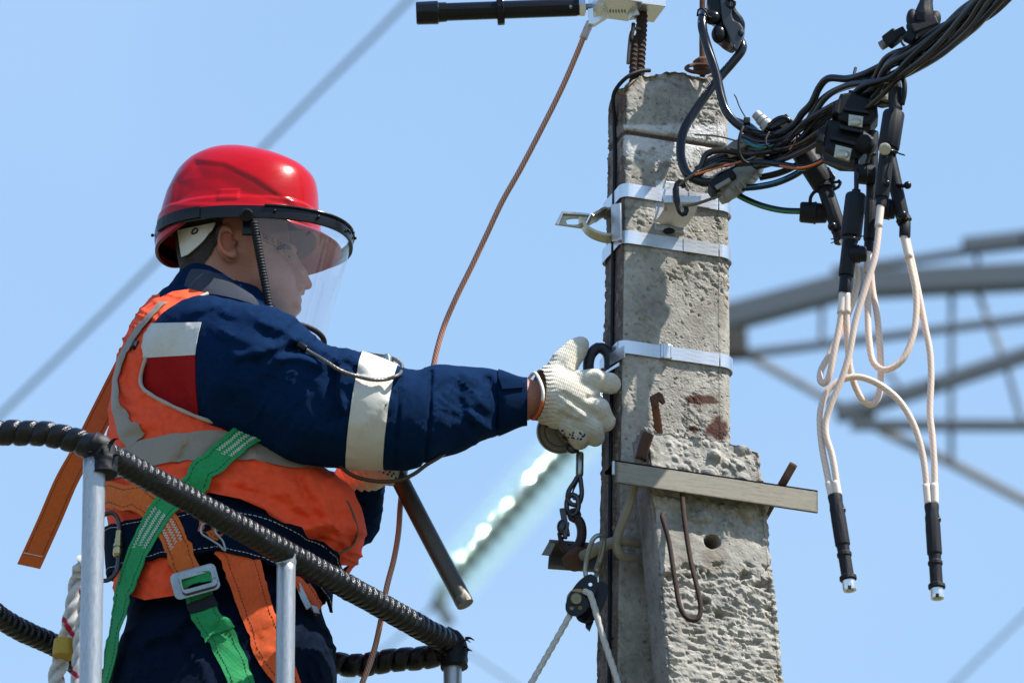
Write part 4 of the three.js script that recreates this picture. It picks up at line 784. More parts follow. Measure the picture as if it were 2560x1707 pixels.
// ------------------------------------------------------------------ helmet with its face shield
{
  const hel = thing('safety_helmet', 'glossy red safety helmet with a clear face shield on a black frame', 'helmet', W(590, 597, 0));
  const redTone = tex(512, 512, (u, v) => { const a = 0.96 + 0.14 * tnoise(u, v, 8, 4) + 0.10 * tnoise(u, v, 40, 3, 6), s = tnoise(u, v, 3, 2, 3), l = Math.abs(tnoise(u + s * 0.1, v, 22, 2, 8)) < 0.010 ? 1.5 : 1; return [a * l, a * l, a * l]; }, true, 2, 2);
  const red = phy(lin(0.43, 0.004, 0.0065), 0.36, 0, { specularIntensity: 0.28, clearcoat: 0.25, clearcoatRoughness: 0.10, map: redTone, roughnessMap: scuffTex, bumpMap: grainTex, bumpScale: 0.00008 });
  const y0 = W(590, 600, 0).y, bH = 0.182;
  const fit = (T, v) => (t) => { t = clamp(t); let i = 0; while (i < T.length - 2 && T[i + 1] < t) i++; const k = (t - T[i]) / (T[i + 1] - T[i]), g = (a) => v[clamp(a, 0, v.length - 1)], [A, B, C, D] = [g(i - 1), g(i), g(i + 1), g(i + 2)]; return 0.5 * (2 * B + (C - A) * k + (2 * A - 5 * B + 4 * C - D) * k * k + (3 * B - A - 3 * C + D) * k * k * k); };
  const T = [-0.12, 0, 0.25, 0.48, 0.62, 0.74, 0.84, 0.92, 0.97, 1], rearAt = fit(T, [384, 388, 394, 408, 423, 440, 461, 492, 522, 570]), frontAt = fit(T, [792, 794, 794, 792, 784, 760, 716, 662, 622, 571]);
  const zAt = (t) => 0.1135 * Math.pow(clamp(1 - Math.pow(Math.max(t, 0), 2.5)), 0.52) + (t < 0.04 ? 0.001 : 0);
  const recess = [[484, 397], [560, 406], [640, 444], [724, 502], [738, 522], [600, 516], [428, 512], [436, 452]];
  const shellPt = (a, t) => {
    const rr = PX(rearAt(t)), ff = PX(frontAt(t)), cx = (rr + ff) / 2, rx = (ff - rr) / 2, rz = zAt(t), p = 2.25, ca = Math.cos(a), sa = Math.sin(a), k = Math.pow(Math.pow(Math.abs(ca), p) + Math.pow(Math.abs(sa), p), -1 / p);
    return V(cx + rx * k * ca, y0 + bH * t, rz * k * sa);
  };
  const rows = [], n = 260, m = 120, pos = [], uv = [], idx = [];
  for (let i = 0; i <= m; i++) for (let j = 0; j <= n; j++) {
    const a0 = j / n * Math.PI * 2, lo = -0.005 - 0.125 * sstep(-0.45, -0.9, Math.cos(a0)), t = lo + (1 - lo) * Math.sin(i / m * Math.PI / 2) ** 0.9, a = j / n * Math.PI * 2, p = shellPt(a, Math.min(t, 0.9999)), o = V(p.x - PX(590), 0.6 * (p.y - y0) * (t > 0.5 ? 1 : 0.2), p.z * 1.5).normalize();
    const [px, py] = toPx(p.x, p.y, Math.abs(p.z)); let d = 0;
    if (t > 0.02) d -= 0.0085 * (0.35 * sstep(3, -10, polySD(recess, px, py)) + 0.65 * sstep(3, -46, polySD(recess, px, py))) * sstep(0.02, 0.05, Math.abs(p.z));
    d += 0.0035 * sstep(0.235, 0.20, t) * (Math.cos(a) < 0.96 ? 1 : 1);                 // rim
    if (px > 540 && px < 598 && Math.abs(p.z) > 0.06 && t > 0.16 && t < 0.30) d += 0.0018 * sstep(540, 544, px) * sstep(598, 595, px);
    d += 0.0022 * sstep(0.022, 0.012, Math.abs(p.z)) * sstep(0.55, 0.75, t);             // ridge over the crown
    p.addScaledVector(o, d); pos.push(p.x, p.y, p.z); uv.push(a * 0.1, t * 0.2);
  }
  for (let i = 0; i < m; i++) for (let j = 0; j < n; j++) { const a = i * (n + 1) + j, b = a + n + 1; idx.push(a, b, a + 1, b, b + 1, a + 1); }
  const g = new THREE.BufferGeometry(); g.setAttribute('position', new THREE.Float32BufferAttribute(pos, 3)); g.setAttribute('uv', new THREE.Float32BufferAttribute(uv, 2)); g.setIndex(idx); g.computeVertexNormals();
  { const N = g.attributes.normal; for (let i = 0; i <= m; i++) { const a = i * (n + 1), b = a + n; const v = V(N.getX(a) + N.getX(b), N.getY(a) + N.getY(b), N.getZ(a) + N.getZ(b)).normalize(); N.setXYZ(a, v.x, v.y, v.z); N.setXYZ(b, v.x, v.y, v.z); } }
  const shell = part(hel, 'shell', g, red);
  { // peak
    const R = [], N = []; for (let i = 0; i <= 10; i++) { R.push([]); N.push([]); for (let j = 0; j <= 50; j++) { const a = (j / 50 - 0.5) * 2.0, k = i / 10, b = shellPt(a, -0.005), e = 62 * S * Math.pow(Math.cos(a * 0.66), 0.7); b.x += Math.cos(a * 0.6) * e * k - 0.003; b.y -= 0.012 * k * k + 0.010 * k; b.z += Math.sin(a * 0.6) * e * k * 0.3; R[i].push(b); N[i].push(V(0.35 * Math.cos(a), 1, 0.35 * Math.sin(a)).normalize()); } }
    const pk = part(shell, 'peak', sheet(R, N, 0.003), red);
  }
  // brow line of the rear edge and inner head harness
  const rim = []; for (let j = 0; j < 80; j++) { const aa = j / 80 * Math.PI * 2, p = shellPt(aa, -0.005 - 0.125 * sstep(-0.45, -0.9, Math.cos(aa))); rim.push(p); }
  part(shell, 'rim', tube(rim, 0.0022, { closed: true, radial: 8, step: 0.004 }), std(lin(0.20, 0.008, 0.012), 0.4));
  const whitePlastic = std(lin(0.62, 0.62, 0.56), 0.5, 0, { bumpMap: grainTex, bumpScale: 0.0004 });
  const hb = (x, y, z) => headF(x, y, z);
  part(hel, 'head_harness', (() => {
    const L = [[442, 575], [447, 610], [452, 642]], R = [[536, 556], [510, 598], [468, 636]], rows = [], nr = [];
    for (let i = 0; i <= 12; i++) { rows.push([]); nr.push([]); for (let j = 0; j <= 14; j++) { const a = new THREE.CatmullRomCurve3(L.map((p) => V(p[0], p[1], 0))).getPoint(i / 12).lerp(new THREE.CatmullRomCurve3(R.map((p) => V(p[0], p[1], 0))).getPoint(i / 12), j / 14), p = hit(hb, a.x, a.y, 1.2, -0.8, 0.009) ?? W(a.x, a.y, 0); rows[i].push(p); nr[i].push(grad(hb, p.x, p.y, p.z, 0.01)); } }
    return sheet(rows, nr, 0.003);
  })(), whitePlastic);
  part(hel, 'buckle_mark', tube([hit(hb, 478, 582, 1.2, -0.8, 0.0100), hit(hb, 484, 572, 1.2, -0.8, 0.0105), hit(hb, 492, 570, 1.2, -0.8, 0.0105), hit(hb, 490, 582, 1.2, -0.8, 0.0105), hit(hb, 478, 584, 1.2, -0.8, 0.010)].filter(Boolean), 2.2 * S, { radial: 6 }), M.blackMatt);

  // black frame round the helmet
  const fr = { x: PX(631), rx: 250 * S, rz: 0.127 }, ringY = (a) => y0 + 0.0 - 0.004 * Math.cos(a);
  const ringPt = (a, o = 0) => { const p = 2.3, ca = Math.cos(a), sa = Math.sin(a), k = Math.pow(Math.pow(Math.abs(ca), p) + Math.pow(Math.abs(sa), p), -1 / p); return V(fr.x + (fr.rx + o) * k * ca, ringY(a), (fr.rz + o) * k * sa); };
  const ringStrip = (a0, a1, h0, h1, o, th) => { const rows = [], nr = [], c = 120; for (let i = 0; i <= 4; i++) { rows.push([]); nr.push([]); for (let j = 0; j <= c; j++) { const a = lerp(a0, a1, j / c), p = ringPt(a, o + (i === 0 || i === 4 ? -0.001 : 0)), q = ringPt(a + 0.01).sub(ringPt(a - 0.01)), N = V(q.z, 0, -q.x).normalize(); if (N.dot(V(Math.cos(a), 0, Math.sin(a))) < 0) N.negate(); p.y += lerp(h0, h1, i / 4); rows[i].push(p); nr[i].push(N); } } return sheet(rows, nr, th); };
  const frame = part(hel, 'frame', [ringStrip(0, Math.PI * 2, -0.012, 0.0115, 0, 0.004), ringStrip(-1.45, 1.45, 0.0095, 0.0135, 0.003, 0.009)], M.blackPlastic);
  part(frame, 'adjuster', ringStrip(2.1, 2.75, -0.010, 0.012, 0.004, 0.004), M.blackPlastic);
  const rivets = []; for (const [a, dy] of [[1.35, 0.0], [0.9, -0.001], [0.42, -0.003], [0.25, 0.004], [0.08, 0.003], [3.05, 0]]) { const p = ringPt(a, 0.0035); p.y += dy; rivets.push(ball(p, 0.0032)); }
  part(frame, 'rivet', rivets, M.blackPlastic).userData.kind = 'stuff';
  const kn = W(616, 537, 0.13);
  part(hel, 'pivot_knob', [turned([616, 538, 0.118], [616, 538, 0.142], [[0, 0.0001], [0, 0.0125], [0.5, 0.0132], [0.86, 0.0125], [1, 0.0105], [1, 0.006], [0.86, 0.005], [0.86, 0.0001]].map((q) => q), 12, 0.3), box(W(618, 565, 0.118), 0.019, 0.035, 0.007)], M.blackPlastic);

  // the shield itself, its dark binding and the print on it
  const sh = phy(lin(0.95, 0.95, 0.97), 0.03, 0, { transmission: 0.94, thickness: 0, ior: 1.45 });
  const bottomY = W(700, 856, 0).y, shieldPt = (a, k) => { const t = ringPt(a * 0.985, -0.003), b = V(PX(686) + 124 * S * Math.cos(a), bottomY, 0.093 * Math.sin(a)); return t.clone().lerp(b, k); };
  { const rows = [], nr = []; for (let i = 0; i <= 20; i++) { rows.push([]); nr.push([]); for (let j = 0; j <= 90; j++) { const a = (j / 90 - 0.5) * Math.PI * 1.02; rows[i].push(shieldPt(a, i / 20)); nr[i].push(V(Math.cos(a), 0.15, Math.sin(a)).normalize()); } }
    const pos = [], nor = [], uvs = [], id = []; rows.forEach((r, i) => r.forEach((p, j) => { pos.push(p.x, p.y, p.z); uvs.push(j / 90, i / 20); })); for (let i = 0; i < 20; i++) for (let j = 0; j < 90; j++) { const a = i * 91 + j; id.push(a, a + 91, a + 1, a + 91, a + 92, a + 1); }
    const q = new THREE.BufferGeometry(); q.setAttribute('position', new THREE.Float32BufferAttribute(pos, 3)); q.setAttribute('uv', new THREE.Float32BufferAttribute(uvs, 2)); q.setIndex(id); q.computeVertexNormals();
    const shield = part(hel, 'face_shield', q, sh);
    const edge = []; for (let k = 0; k <= 10; k++) edge.push(shieldPt(Math.PI / 2 * 1.02, 0.10 + 0.9 * k / 10));
    const rib = (pts, r) => tube(pts, r, { radial: 12, step: 0.0012, ripple: 0.22, pitch: 0.0055, sharp: 2 });
    const bind = part(shield, 'edge_binding', rib(edge, (s) => lerp(0.0085, 0.0072, s)), M.blackMatt);
    const bot = []; for (let k = 0; k <= 16; k++) bot.push(shieldPt(Math.PI / 2 * (1.02 - k / 14), 1)); part(shield, 'edge_binding', rib(bot, 0.0052), M.blackMatt);
    const far = []; for (let k = 0; k <= 10; k++) far.push(shieldPt(-Math.PI / 2 * 1.02, k / 10)); part(shield, 'edge_binding', rib(far, 0.006), M.blackMatt);
    // printed date and mark
    const cv = document.createElement('canvas'); cv.width = 256; cv.height = 64; const cx = cv.getContext('2d'); cx.fillStyle = '#000'; cx.fillRect(0, 0, 256, 64); cx.fillStyle = '#fff'; cx.font = '44px sans-serif'; cx.fillText('04/16', 6, 48); cx.font = 'bold 46px sans-serif'; cx.fillText('EAC', 150, 50); cx.fillRect(0, 58, 240, 3);
    const at = new THREE.CanvasTexture(cv); const rw = [], nn = [];
    for (let i = 0; i <= 4; i++) { rw.push([]); nn.push([]); for (let j = 0; j <= 12; j++) { const a = lerp(1.53, 1.25, j / 12), k = lerp(0.165, 0.275, i / 4) + 0.10 * j / 12; const p = shieldPt(a, k); rw[i].push(p.addScaledVector(V(Math.cos(a), 0.15, Math.sin(a)).normalize(), 0.0012)); } }
    const ps = [], us = [], ix = []; rw.forEach((r, i) => r.forEach((p, j) => { ps.push(p.x, p.y, p.z); us.push(j / 12, 1 - i / 4); })); for (let i = 0; i < 4; i++) for (let j = 0; j < 12; j++) { const a = i * 13 + j; ix.push(a, a + 13, a + 1, a + 13, a + 14, a + 1); }
    const pg = new THREE.BufferGeometry(); pg.setAttribute('position', new THREE.Float32BufferAttribute(ps, 3)); pg.setAttribute('uv', new THREE.Float32BufferAttribute(us, 2)); pg.setIndex(ix); pg.computeVertexNormals();
    part(shield, 'printed_mark', pg, std(lin(0.03, 0.03, 0.04), 0.6, 0, { alphaMap: at, transparent: true, opacity: 0.75 }));
  }
}
// ------------------------------------------------------------------ fall-arrest harness worn over the vest
const webTex = tex(128, 128, (u, v, i, j) => 0.5 + 0.4 * Math.sin(j * Math.PI / 4) + 0.12 * Math.sin(i * Math.PI / 2) + 0.3 * tnoise(u, v, 20, 2), false, 1, 26);
const webTone = tex(256, 256, (u, v, i, j) => { const a = 0.92 + 0.22 * tnoise(u, v, 8, 4, 4) + 0.07 * Math.sin(j * Math.PI / 4) ; return [a, a, a]; }, true, 1, 13);
const web = (c) => phy(c, 0.68, 0, { map: webTone, bumpMap: webTex, bumpScale: 0.0009, specularIntensity: 0.4 });
M.greenWeb = web(lin(0.028, 0.36, 0.115)); M.orangeWeb = web(lin(0.80, 0.165, 0.03)); M.orangeWeb2 = web(lin(0.92, 0.14, 0.035)); M.darkOrangeWeb = web(lin(0.66, 0.115, 0.012));
M.threadBlack = std(lin(0.012, 0.012, 0.014), 0.8); M.threadWhite = std(lin(0.68, 0.68, 0.64), 0.8);
M.zinc = std(lin(0.36, 0.385, 0.37), 0.38, 0.8, { map: galvTone, roughnessMap: scuffTex });
{
  const wear = (x, y, z) => { let d = smin(trousersF(x, y, z), vestF(x, y, z) + 0.0, 0.03); return d; };
  const t = thing('harness', 'green and orange webbing harness with steel buckles worn over the orange vest', 'harness', W(420, 1400, 0.2));
  // padded waist belt
  const belt = strapOn(wear, [W(300, 1392, -0.08), [318, 1362], [380, 1352], [450, 1340], [540, 1330], [620, 1338], [690, 1362], [740, 1392], W(800, 1420, 0.02)], 0.084, 0.006, { th: 0.006, across: 8 });
  const b = part(t, 'waist_belt', belt, M.navyDark);
  part(b, 'stitching', [dashes(belt, -0.42, 0.02, 0.98, 90, 0.0006, 0.0064, 1), dashes(belt, 0.42, 0.02, 0.98, 90, 0.0006, 0.0064, 1)], M.threadWhite).userData.kind = 'stuff';
  // webbing
  const strap = (name, ctrl, w, off, mat, o, label, sew = []) => {
    const g = strapOn(wear, ctrl, w, off, o), ud = g.userData, m = part(t, name, g, mat, label);
    const st = [dashes({ userData: ud }, -0.33, 0.01, 0.99, Math.round(ud.L / 0.0068), 0.0007, 0.0019, 1), dashes({ userData: ud }, 0.33, 0.01, 0.99, Math.round(ud.L / 0.0068), 0.0007, 0.0019, 1)];
    part(m, 'stitching', st, M.threadBlack).userData.kind = 'stuff';
    if (sew.length) part(m, 'bar_tack', sew.map((s) => zigzag({ userData: ud }, s[0], s[1], s[2], s[3], 0.07, Math.round((s[4] ?? 16) * 0.8), 0.0007, 0.0021, 1)), M.threadWhite).userData.kind = 'stuff';
    return m;
  };
  strap('strap', [W(258, 1238, 0.02), [272, 1236], [325, 1246], [380, 1268], [424, 1318], [452, 1382], [470, 1425], [484, 1455]], 0.047, 0.0125, M.orangeWeb, {}, 'orange strap round the hip', [[-0.2, -0.2, 0.07, 0.16, 8], [0.2, 0.2, 0.07, 0.15, 8], [-0.22, -0.22, 0.56, 0.82, 20], [0, 0, 0.55, 0.80, 20], [0.22, 0.22, 0.56, 0.80, 20]]);
  strap('strap', [[690, 1040], [640, 1078], [590, 1114], [528, 1168], [468, 1222], [412, 1284], [374, 1350], [346, 1420], [322, 1500], [300, 1600], [280, 1707], [268, 1790]], (t) => 0.047 + 0.012 * sstep(0.35, 0.7, t), 0.015, M.greenWeb, {}, 'green strap slanting over the vest and down the hip', [[-0.2, -0.2, 0.12, 0.22, 18], [0.05, 0.05, 0.12, 0.22, 18], [0.28, 0.28, 0.12, 0.21, 18], [-0.25, -0.25, 0.43, 0.54, 20], [0, 0, 0.43, 0.53, 20], [0.25, 0.25, 0.43, 0.53, 20]]);
  strap('strap', [[494, 1476], [512, 1530], [540, 1578], [570, 1630], [596, 1690], [612, 1760], [618, 1820]], 0.050, 0.004, M.greenWeb, {}, 'green strap below the buckle down the thigh');
  part(t, 'keeper', strapOn(wear, [[504, 1500], [514, 1530]], 0.052, 0.0065, { th: 0.0015, across: 6 }), M.blackMatt);
  const fold = strapOn(wear, [[540, 1568], [550, 1590]], 0.055, 0.009, { th: 0.003 }); part(t, 'webbing_end', fold, M.greenWeb);
  part(t, 'bar_tack', zigzag(fold, -0.4, 0.4, 0.5, 0.5, 0, 1), M.threadWhite);
  strap('strap', [[560, 1352], [590, 1375], [614, 1440], [640, 1520], [672, 1610], [708, 1700], [730, 1770]], (k) => lerp(0.070, 0.060, k), 0.006, M.orangeWeb2, {}, 'wide orange strap running down the thigh');
  strap('strap', [[500, 1318], [525, 1328], [552, 1345]], 0.032, 0.011, M.orangeWeb, {}, 'short orange strap at the waist');
  strap('strap', [[722, 1432], [745, 1456], [765, 1490], [790, 1530]], 0.040, 0.007, M.orangeWeb2, {}, 'orange strap at the front of the hip');
  // steel
  const on = (px, py, off) => hit(wear, px, py, 1.2, -0.8, off) ?? W(px, py, 0.1);
  const loop = (c, pts, r, off) => tube(pts.map(([x, y, o]) => on(c[0] + x, c[1] + y, 0).addScaledVector(V(0, 0, 1), off + (o ?? 0))), r, { closed: true, radial: 10, step: 0.004 });
  { // adjuster: two plates with a slot
    const c = on(487, 1455, 0.018), ang = 0.27, P = (list) => list.map(([x, y]) => [487 + x * Math.cos(ang) + y * Math.sin(ang), 1455 - x * Math.sin(ang) + y * Math.cos(ang)]);
    const rr = (w, h, r) => { const q = []; for (const [sx, sy, a] of [[1, 1, 0], [-1, 1, 90], [-1, -1, 180], [1, -1, 270]]) for (let k = 0; k <= 4; k++) { const t = (a + k * 22.5) * Math.PI / 180; q.push([sx * (w - r) + r * Math.cos(t), sy * (h - r) + r * Math.sin(t)]); } return q; };
    part(t, 'buckle', plate(P(rr(59, 34, 14)), c.z - 0.002, 0.003, { holes: [P(rr(38, 15, 4)).reverse()], smoothHoles: false, yaw: 0.0 }), M.zinc);
    part(t, 'buckle', plate(P(rr(46, 28, 12).map(([x, y]) => [x + 8, y - 4])), c.z + 0.004, 0.0035, { holes: [P(rr(38, 13, 4).map(([x, y]) => [x + 5, y + 0])).reverse()], smoothHoles: false }), M.zinc);
    const w0 = strapOn(wear, [[452, 1468], [522, 1449]], 0.020, 0.020, { th: 0.004 }); part(t, 'webbing_turn', w0, M.greenWeb);
  }
  part(t, 'steel_ring', loop([528, 1352], [[-22, -30], [-24, -8], [-4, 6], [20, 22], [34, 36], [30, 14], [12, -8], [6, -30]], 3.2 * S, 0.02), M.zinc);
  part(t, 'slide_plate', plate([[738, 1462], [750, 1458], [770, 1500], [778, 1518], [766, 1526], [752, 1500]], on(760, 1490, 0).z + 0.016, 0.004), M.zinc);
  part(t, 'slide_plate', plate([[776, 1515], [792, 1520], [800, 1538], [784, 1536]], on(785, 1525, 0).z + 0.018, 0.008), M.zinc);
  { // spring hook at the back of the belt
    const z = 0.14, body = [[246, 1300, z], [262, 1285, z], [282, 1283, z], [294, 1300, z], [298, 1330, z], [296, 1390, z], [290, 1428, z], [276, 1446, z], [258, 1452, z], [246, 1440, z - 0.01]];
    part(t, 'spring_hook', tube(body, 5.8 * S, { radial: 12 }), M.darksteel);
    part(t, 'hook_sleeve', turned([297, 1328, z], [292, 1392, z], [[0, 0.0001], [0, 0.0058], [0.3, 0.0058], [0.3, 0.0066], [0.5, 0.0066], [0.5, 0.0082], [0.62, 0.0086], [0.62, 0.0068], [0.7, 0.0068], [0.7, 0.0084], [0.9, 0.0084], [1, 0.0060], [1, 0.0001]]), std(lin(0.42, 0.34, 0.16), 0.35, 0.85, { roughnessMap: scuffTex }));
  }
  // the loose tail behind the back
  const tail = strapFree([[318, 905, -0.09], [262, 1015, -0.03], [205, 1128, 0.02], [165, 1200, 0.03], [122, 1300, 0.03], [70, 1415, 0.035]], 0.046, 0.0018, V(0.90, -0.30, 0.30));
  const tm = part(t, 'hanging_tail', tail, M.darkOrangeWeb, 'orange strap end hanging free behind the back'), tu = { userData: tail.userData };
  part(tm, 'stitching', [dashes(tu, -0.36, 0.0, 0.95, 85, 0.0006, 0.0024, -1), dashes(tu, 0.36, 0.0, 0.95, 85, 0.0006, 0.0024, -1), dashes(tu, -0.36, 0.0, 0.95, 85, 0.0006, 0.0006, 1), dashes(tu, 0.36, 0.0, 0.95, 85, 0.0006, 0.0006, 1)], M.threadBlack).userData.kind = 'stuff';
  part(tm, 'bar_tack', [zigzag(tu, -0.42, 0.42, 0.955, 0.955, 0, 1), ], M.threadWhite);
}
// ------------------------------------------------------------------ lift basket with its wrapped handrail
{
  const A = W(252, 1128, 0.80), B = W(1130, 1612, -0.07), C0 = W(1130, 1612, -0.07), side = W(0, 1086, 0.78).sub(W(252, 1128, 0.80)); // side: along the near short rail
  const D = A.clone().addScaledVector(W(-20, 1086, 0.76).sub(A), 2.3), C = B.clone().add(D.clone().sub(A));
  const t = thing('lift_basket', 'lift basket with black ribbed handrail on round galvanised posts', 'lift basket', V(A.x, A.y - 1.1, 0.3));
  const wrap = phy(lin(0.005, 0.005, 0.006), 0.42, 0, { roughnessMap: scuffTex, bumpMap: grainTex, bumpScale: 0.0004, specularIntensity: 0.8 });
  const rail = (pts, r, pitch, label, depth = 0.26) => part(t, 'handrail', tube(pts, r, { radial: 30, step: 0.0022, ripple: depth, pitch, sharp: 5, screw: true, bump: (a, s) => 0.0022 * fbm(Math.cos(a) * 1.5, Math.sin(a) * 1.5, s * 34, 3) }), wrap, label);
  const d1 = B.clone().sub(A), up = (p, h) => p.clone().add(V(0, h, 0));
  rail([A.clone().addScaledVector(d1, -0.01), A.clone().addScaledVector(d1, 0.3), A.clone().addScaledVector(d1, 0.6), A.clone().addScaledVector(d1, 0.99)], 0.0225, 0.0172, 'long ribbed handrail passing in front of the worker');
  rail([D, W(-40, 1082, 0.765), W(20, 1082, 0.77), W(120, 1086, 0.78), W(200, 1106, 0.79), A.clone()], 0.0222, 0.029, 'short near handrail with a bend at its end', 0.24);
  rail([B, W(1080, 1640, -0.09), W(980, 1650, -0.11), W(860, 1662, -0.12), C], 0.0215, 0.030, 'far handrail behind the worker', 0.22);
  rail([C, W(260, 1700, -0.13), W(150, 1622, -0.02), W(-20, 1528, 0.14), D], 0.0205, 0.017, 'handrail on the far long side');
  // torn wrapping at the corners
  const tatter = (c, r, k, s0) => { seed = s0; const g = []; g.push(tube([c.clone().add(V(-0.02, 0.012, 0.004)), c.clone(), c.clone().add(V(0.004, -0.045, 0))], r, { radial: 26, step: 0.003, bump: (a, s) => 0.0045 * fbm(Math.cos(a) * 2, Math.sin(a) * 2, s * 70, 3) })); for (let i = 0; i < k; i++) { const a = rnd() * 6.28, h = (rnd() - 0.6) * 0.05, p = c.clone().add(V(Math.cos(a) * r * 0.95, h, Math.sin(a) * r * 0.95)), q = p.clone().add(V(Math.cos(a) * 0.012 + rnd() * 0.006, 0.006 - rnd() * 0.012, Math.sin(a) * 0.012)); g.push(strapFree([p, p.clone().lerp(q, 0.5).add(V(0, 0.003, 0)), q], (t) => 0.009 * (1 - t * 0.8), 0.0009, V(-Math.sin(a), 0.4, Math.cos(a)))); } return g; };
  part(t, 'torn_wrapping', tatter(A.clone(), 0.0245, 7, 11), M.blackMatt);
  part(t, 'torn_wrapping', tatter(B.clone(), 0.0245, 14, 37), M.blackMatt);
  part(t, 'loose_strip', tube([W(1146, 1612, -0.05), W(1158, 1602, -0.045), W(1168, 1600, -0.04), W(1176, 1606, -0.04)], (s) => (3.2 - 2 * s) * S, { radial: 8 }), M.blackMatt);
  // posts
  const post = (p, r, label) => part(t, 'post', tube([up(p, -0.018), up(p, -0.6), up(p, -1.1)], r, { radial: 32, step: 0.02 }), M.galv, label);
  post(A.clone().add(V(-0.0115, 0, 0)), 0.0192, 'nearest galvanised post, left of the worker');
  post(A.clone().addScaledVector(d1, 0.516), 0.0165); post(B.clone().add(V(0.001, 0, 0)), 0.0165); post(C, 0.0165); post(D, 0.0165);
  part(t, 'weld', turned(up(A.clone().addScaledVector(d1, 0.516), -0.024), up(A.clone().addScaledVector(d1, 0.516), -0.005), [[0, 0.0166], [0.5, 0.0185], [1, 0.020]]), M.galv);
  for (const h of [-0.55]) for (const [a, b] of [[A, B], [B, C], [C, D], [D, A]]) part(t, 'rail', tube([up(a, h), up(b, h)], 0.012, { seg: 8 }), M.galv);
  // floor the worker stands on
  const fl = W(560, 2875, 0).y, m = A.clone().add(C).multiplyScalar(0.5), sh = new THREE.Shape([A, B, C, D].map((p) => new THREE.Vector2((p.x - m.x) * 1.03, -(p.z - m.z) * 1.03))), fg = new THREE.ExtrudeGeometry(sh, { depth: 0.05, bevelEnabled: false });
  fg.rotateX(-Math.PI / 2); fg.translate(m.x, fl - 0.05, m.z); part(t, 'floor', fg, M.worn);
  part(t, 'boom_arm', tube([V(m.x, fl - 0.05, m.z), V(m.x - 0.4, fl - 1.2, m.z - 0.1), V(m.x - 2.4, 3.2, m.z - 0.3), V(m.x - 3, 0, m.z - 0.4)], 0.11, { radial: 20, step: 0.1 }), M.galv);
}
{ // laid white safety rope beside the post
  const white = std(lin(1, 1, 1), 0.95, 0, { vertexColors: true, bumpMap: grainTex, bumpScale: 0.0006 });
  const col = (s, a, m) => { const k = ((m * 14 + a / 6.283) % 1 + 1) % 1; return k < 0.16 && Math.sin(m * 55) > 0.1 ? [0.42, 0.015, 0.05] : ((g) => [0.60 * g, 0.585 * g, 0.57 * g])(0.55 + 0.45 * Math.abs(Math.cos(a * 1.5 - m * 95)) + 0.25 * noise(a * 2, m * 160, 3)); };
  const rope = (pts, r) => tube(pts, r, { radial: 30, step: 0.0018, lobes: 3, twist: 95, depth: 0.42, col });
  const t = thing('safety_rope', 'thick white laid rope with red tracer threads hanging behind the left post', 'rope', W(185, 1600, 0.55));
  part(t, 'rope_run', rope([[212, 1402, 0.60], [196, 1440, 0.56], [186, 1500, 0.56], [174, 1560, 0.56], [160, 1620, 0.55], [143, 1680, 0.55], [132, 1760, 0.55]], 22 * S), white);
  part(t, 'rope_run', rope([[214, 1470, 0.62], [208, 1540, 0.60], [200, 1600, 0.60], [196, 1660, 0.60], [190, 1760, 0.60]], 18 * S), white);
  part(t, 'yellow_sleeve', turned([162, 1602, 0.575], [158, 1642, 0.575], [[0, 0.0001], [0, 0.0195], [0.5, 0.0205], [1, 0.0195], [1, 0.0001]]), std(lin(0.50, 0.32, 0.03), 0.7, 0, { map: galvTone }));
}
// ------------------------------------------------------------------ fittings on the pole
{ // thin black cable down the shaded side
  const t = thing('black_cable', 'black cable running over the pole top and down its shaded left side', 'cable', W(1525, 900, 0.03)), L = [[1625, 176, 0.05], [1600, 178, 0.062], [1572, 190, 0.07], [1548, 212, 0.066], [1534, 238, 0.056], [1531, 300, 0.054]];
  for (const [x, y] of [[1532, 420], [1529, 560], [1527, 700], [1525, 850], [1523, 1000], [1521, 1150], [1520, 1300], [1519, 1500], [1518, 1740], [1518, 2200]]) L.push([x, y, 0.058]);
  const P = L.map((p) => V(0, 0, 0)); // laid along the weathered face, its px fixes how far round it lies
  const Q = L.map(([x, y, z], i) => { if (i < 5) return W(x, y, z); const q = onPole(x + 5, y, 0.0035); return q.p; });
  part(t, 'sheath', tube(new THREE.CatmullRomCurve3(Q, false, 'centripetal'), 5.2 * S, { radial: 12, step: 0.008 }), M.blackMatt);
}
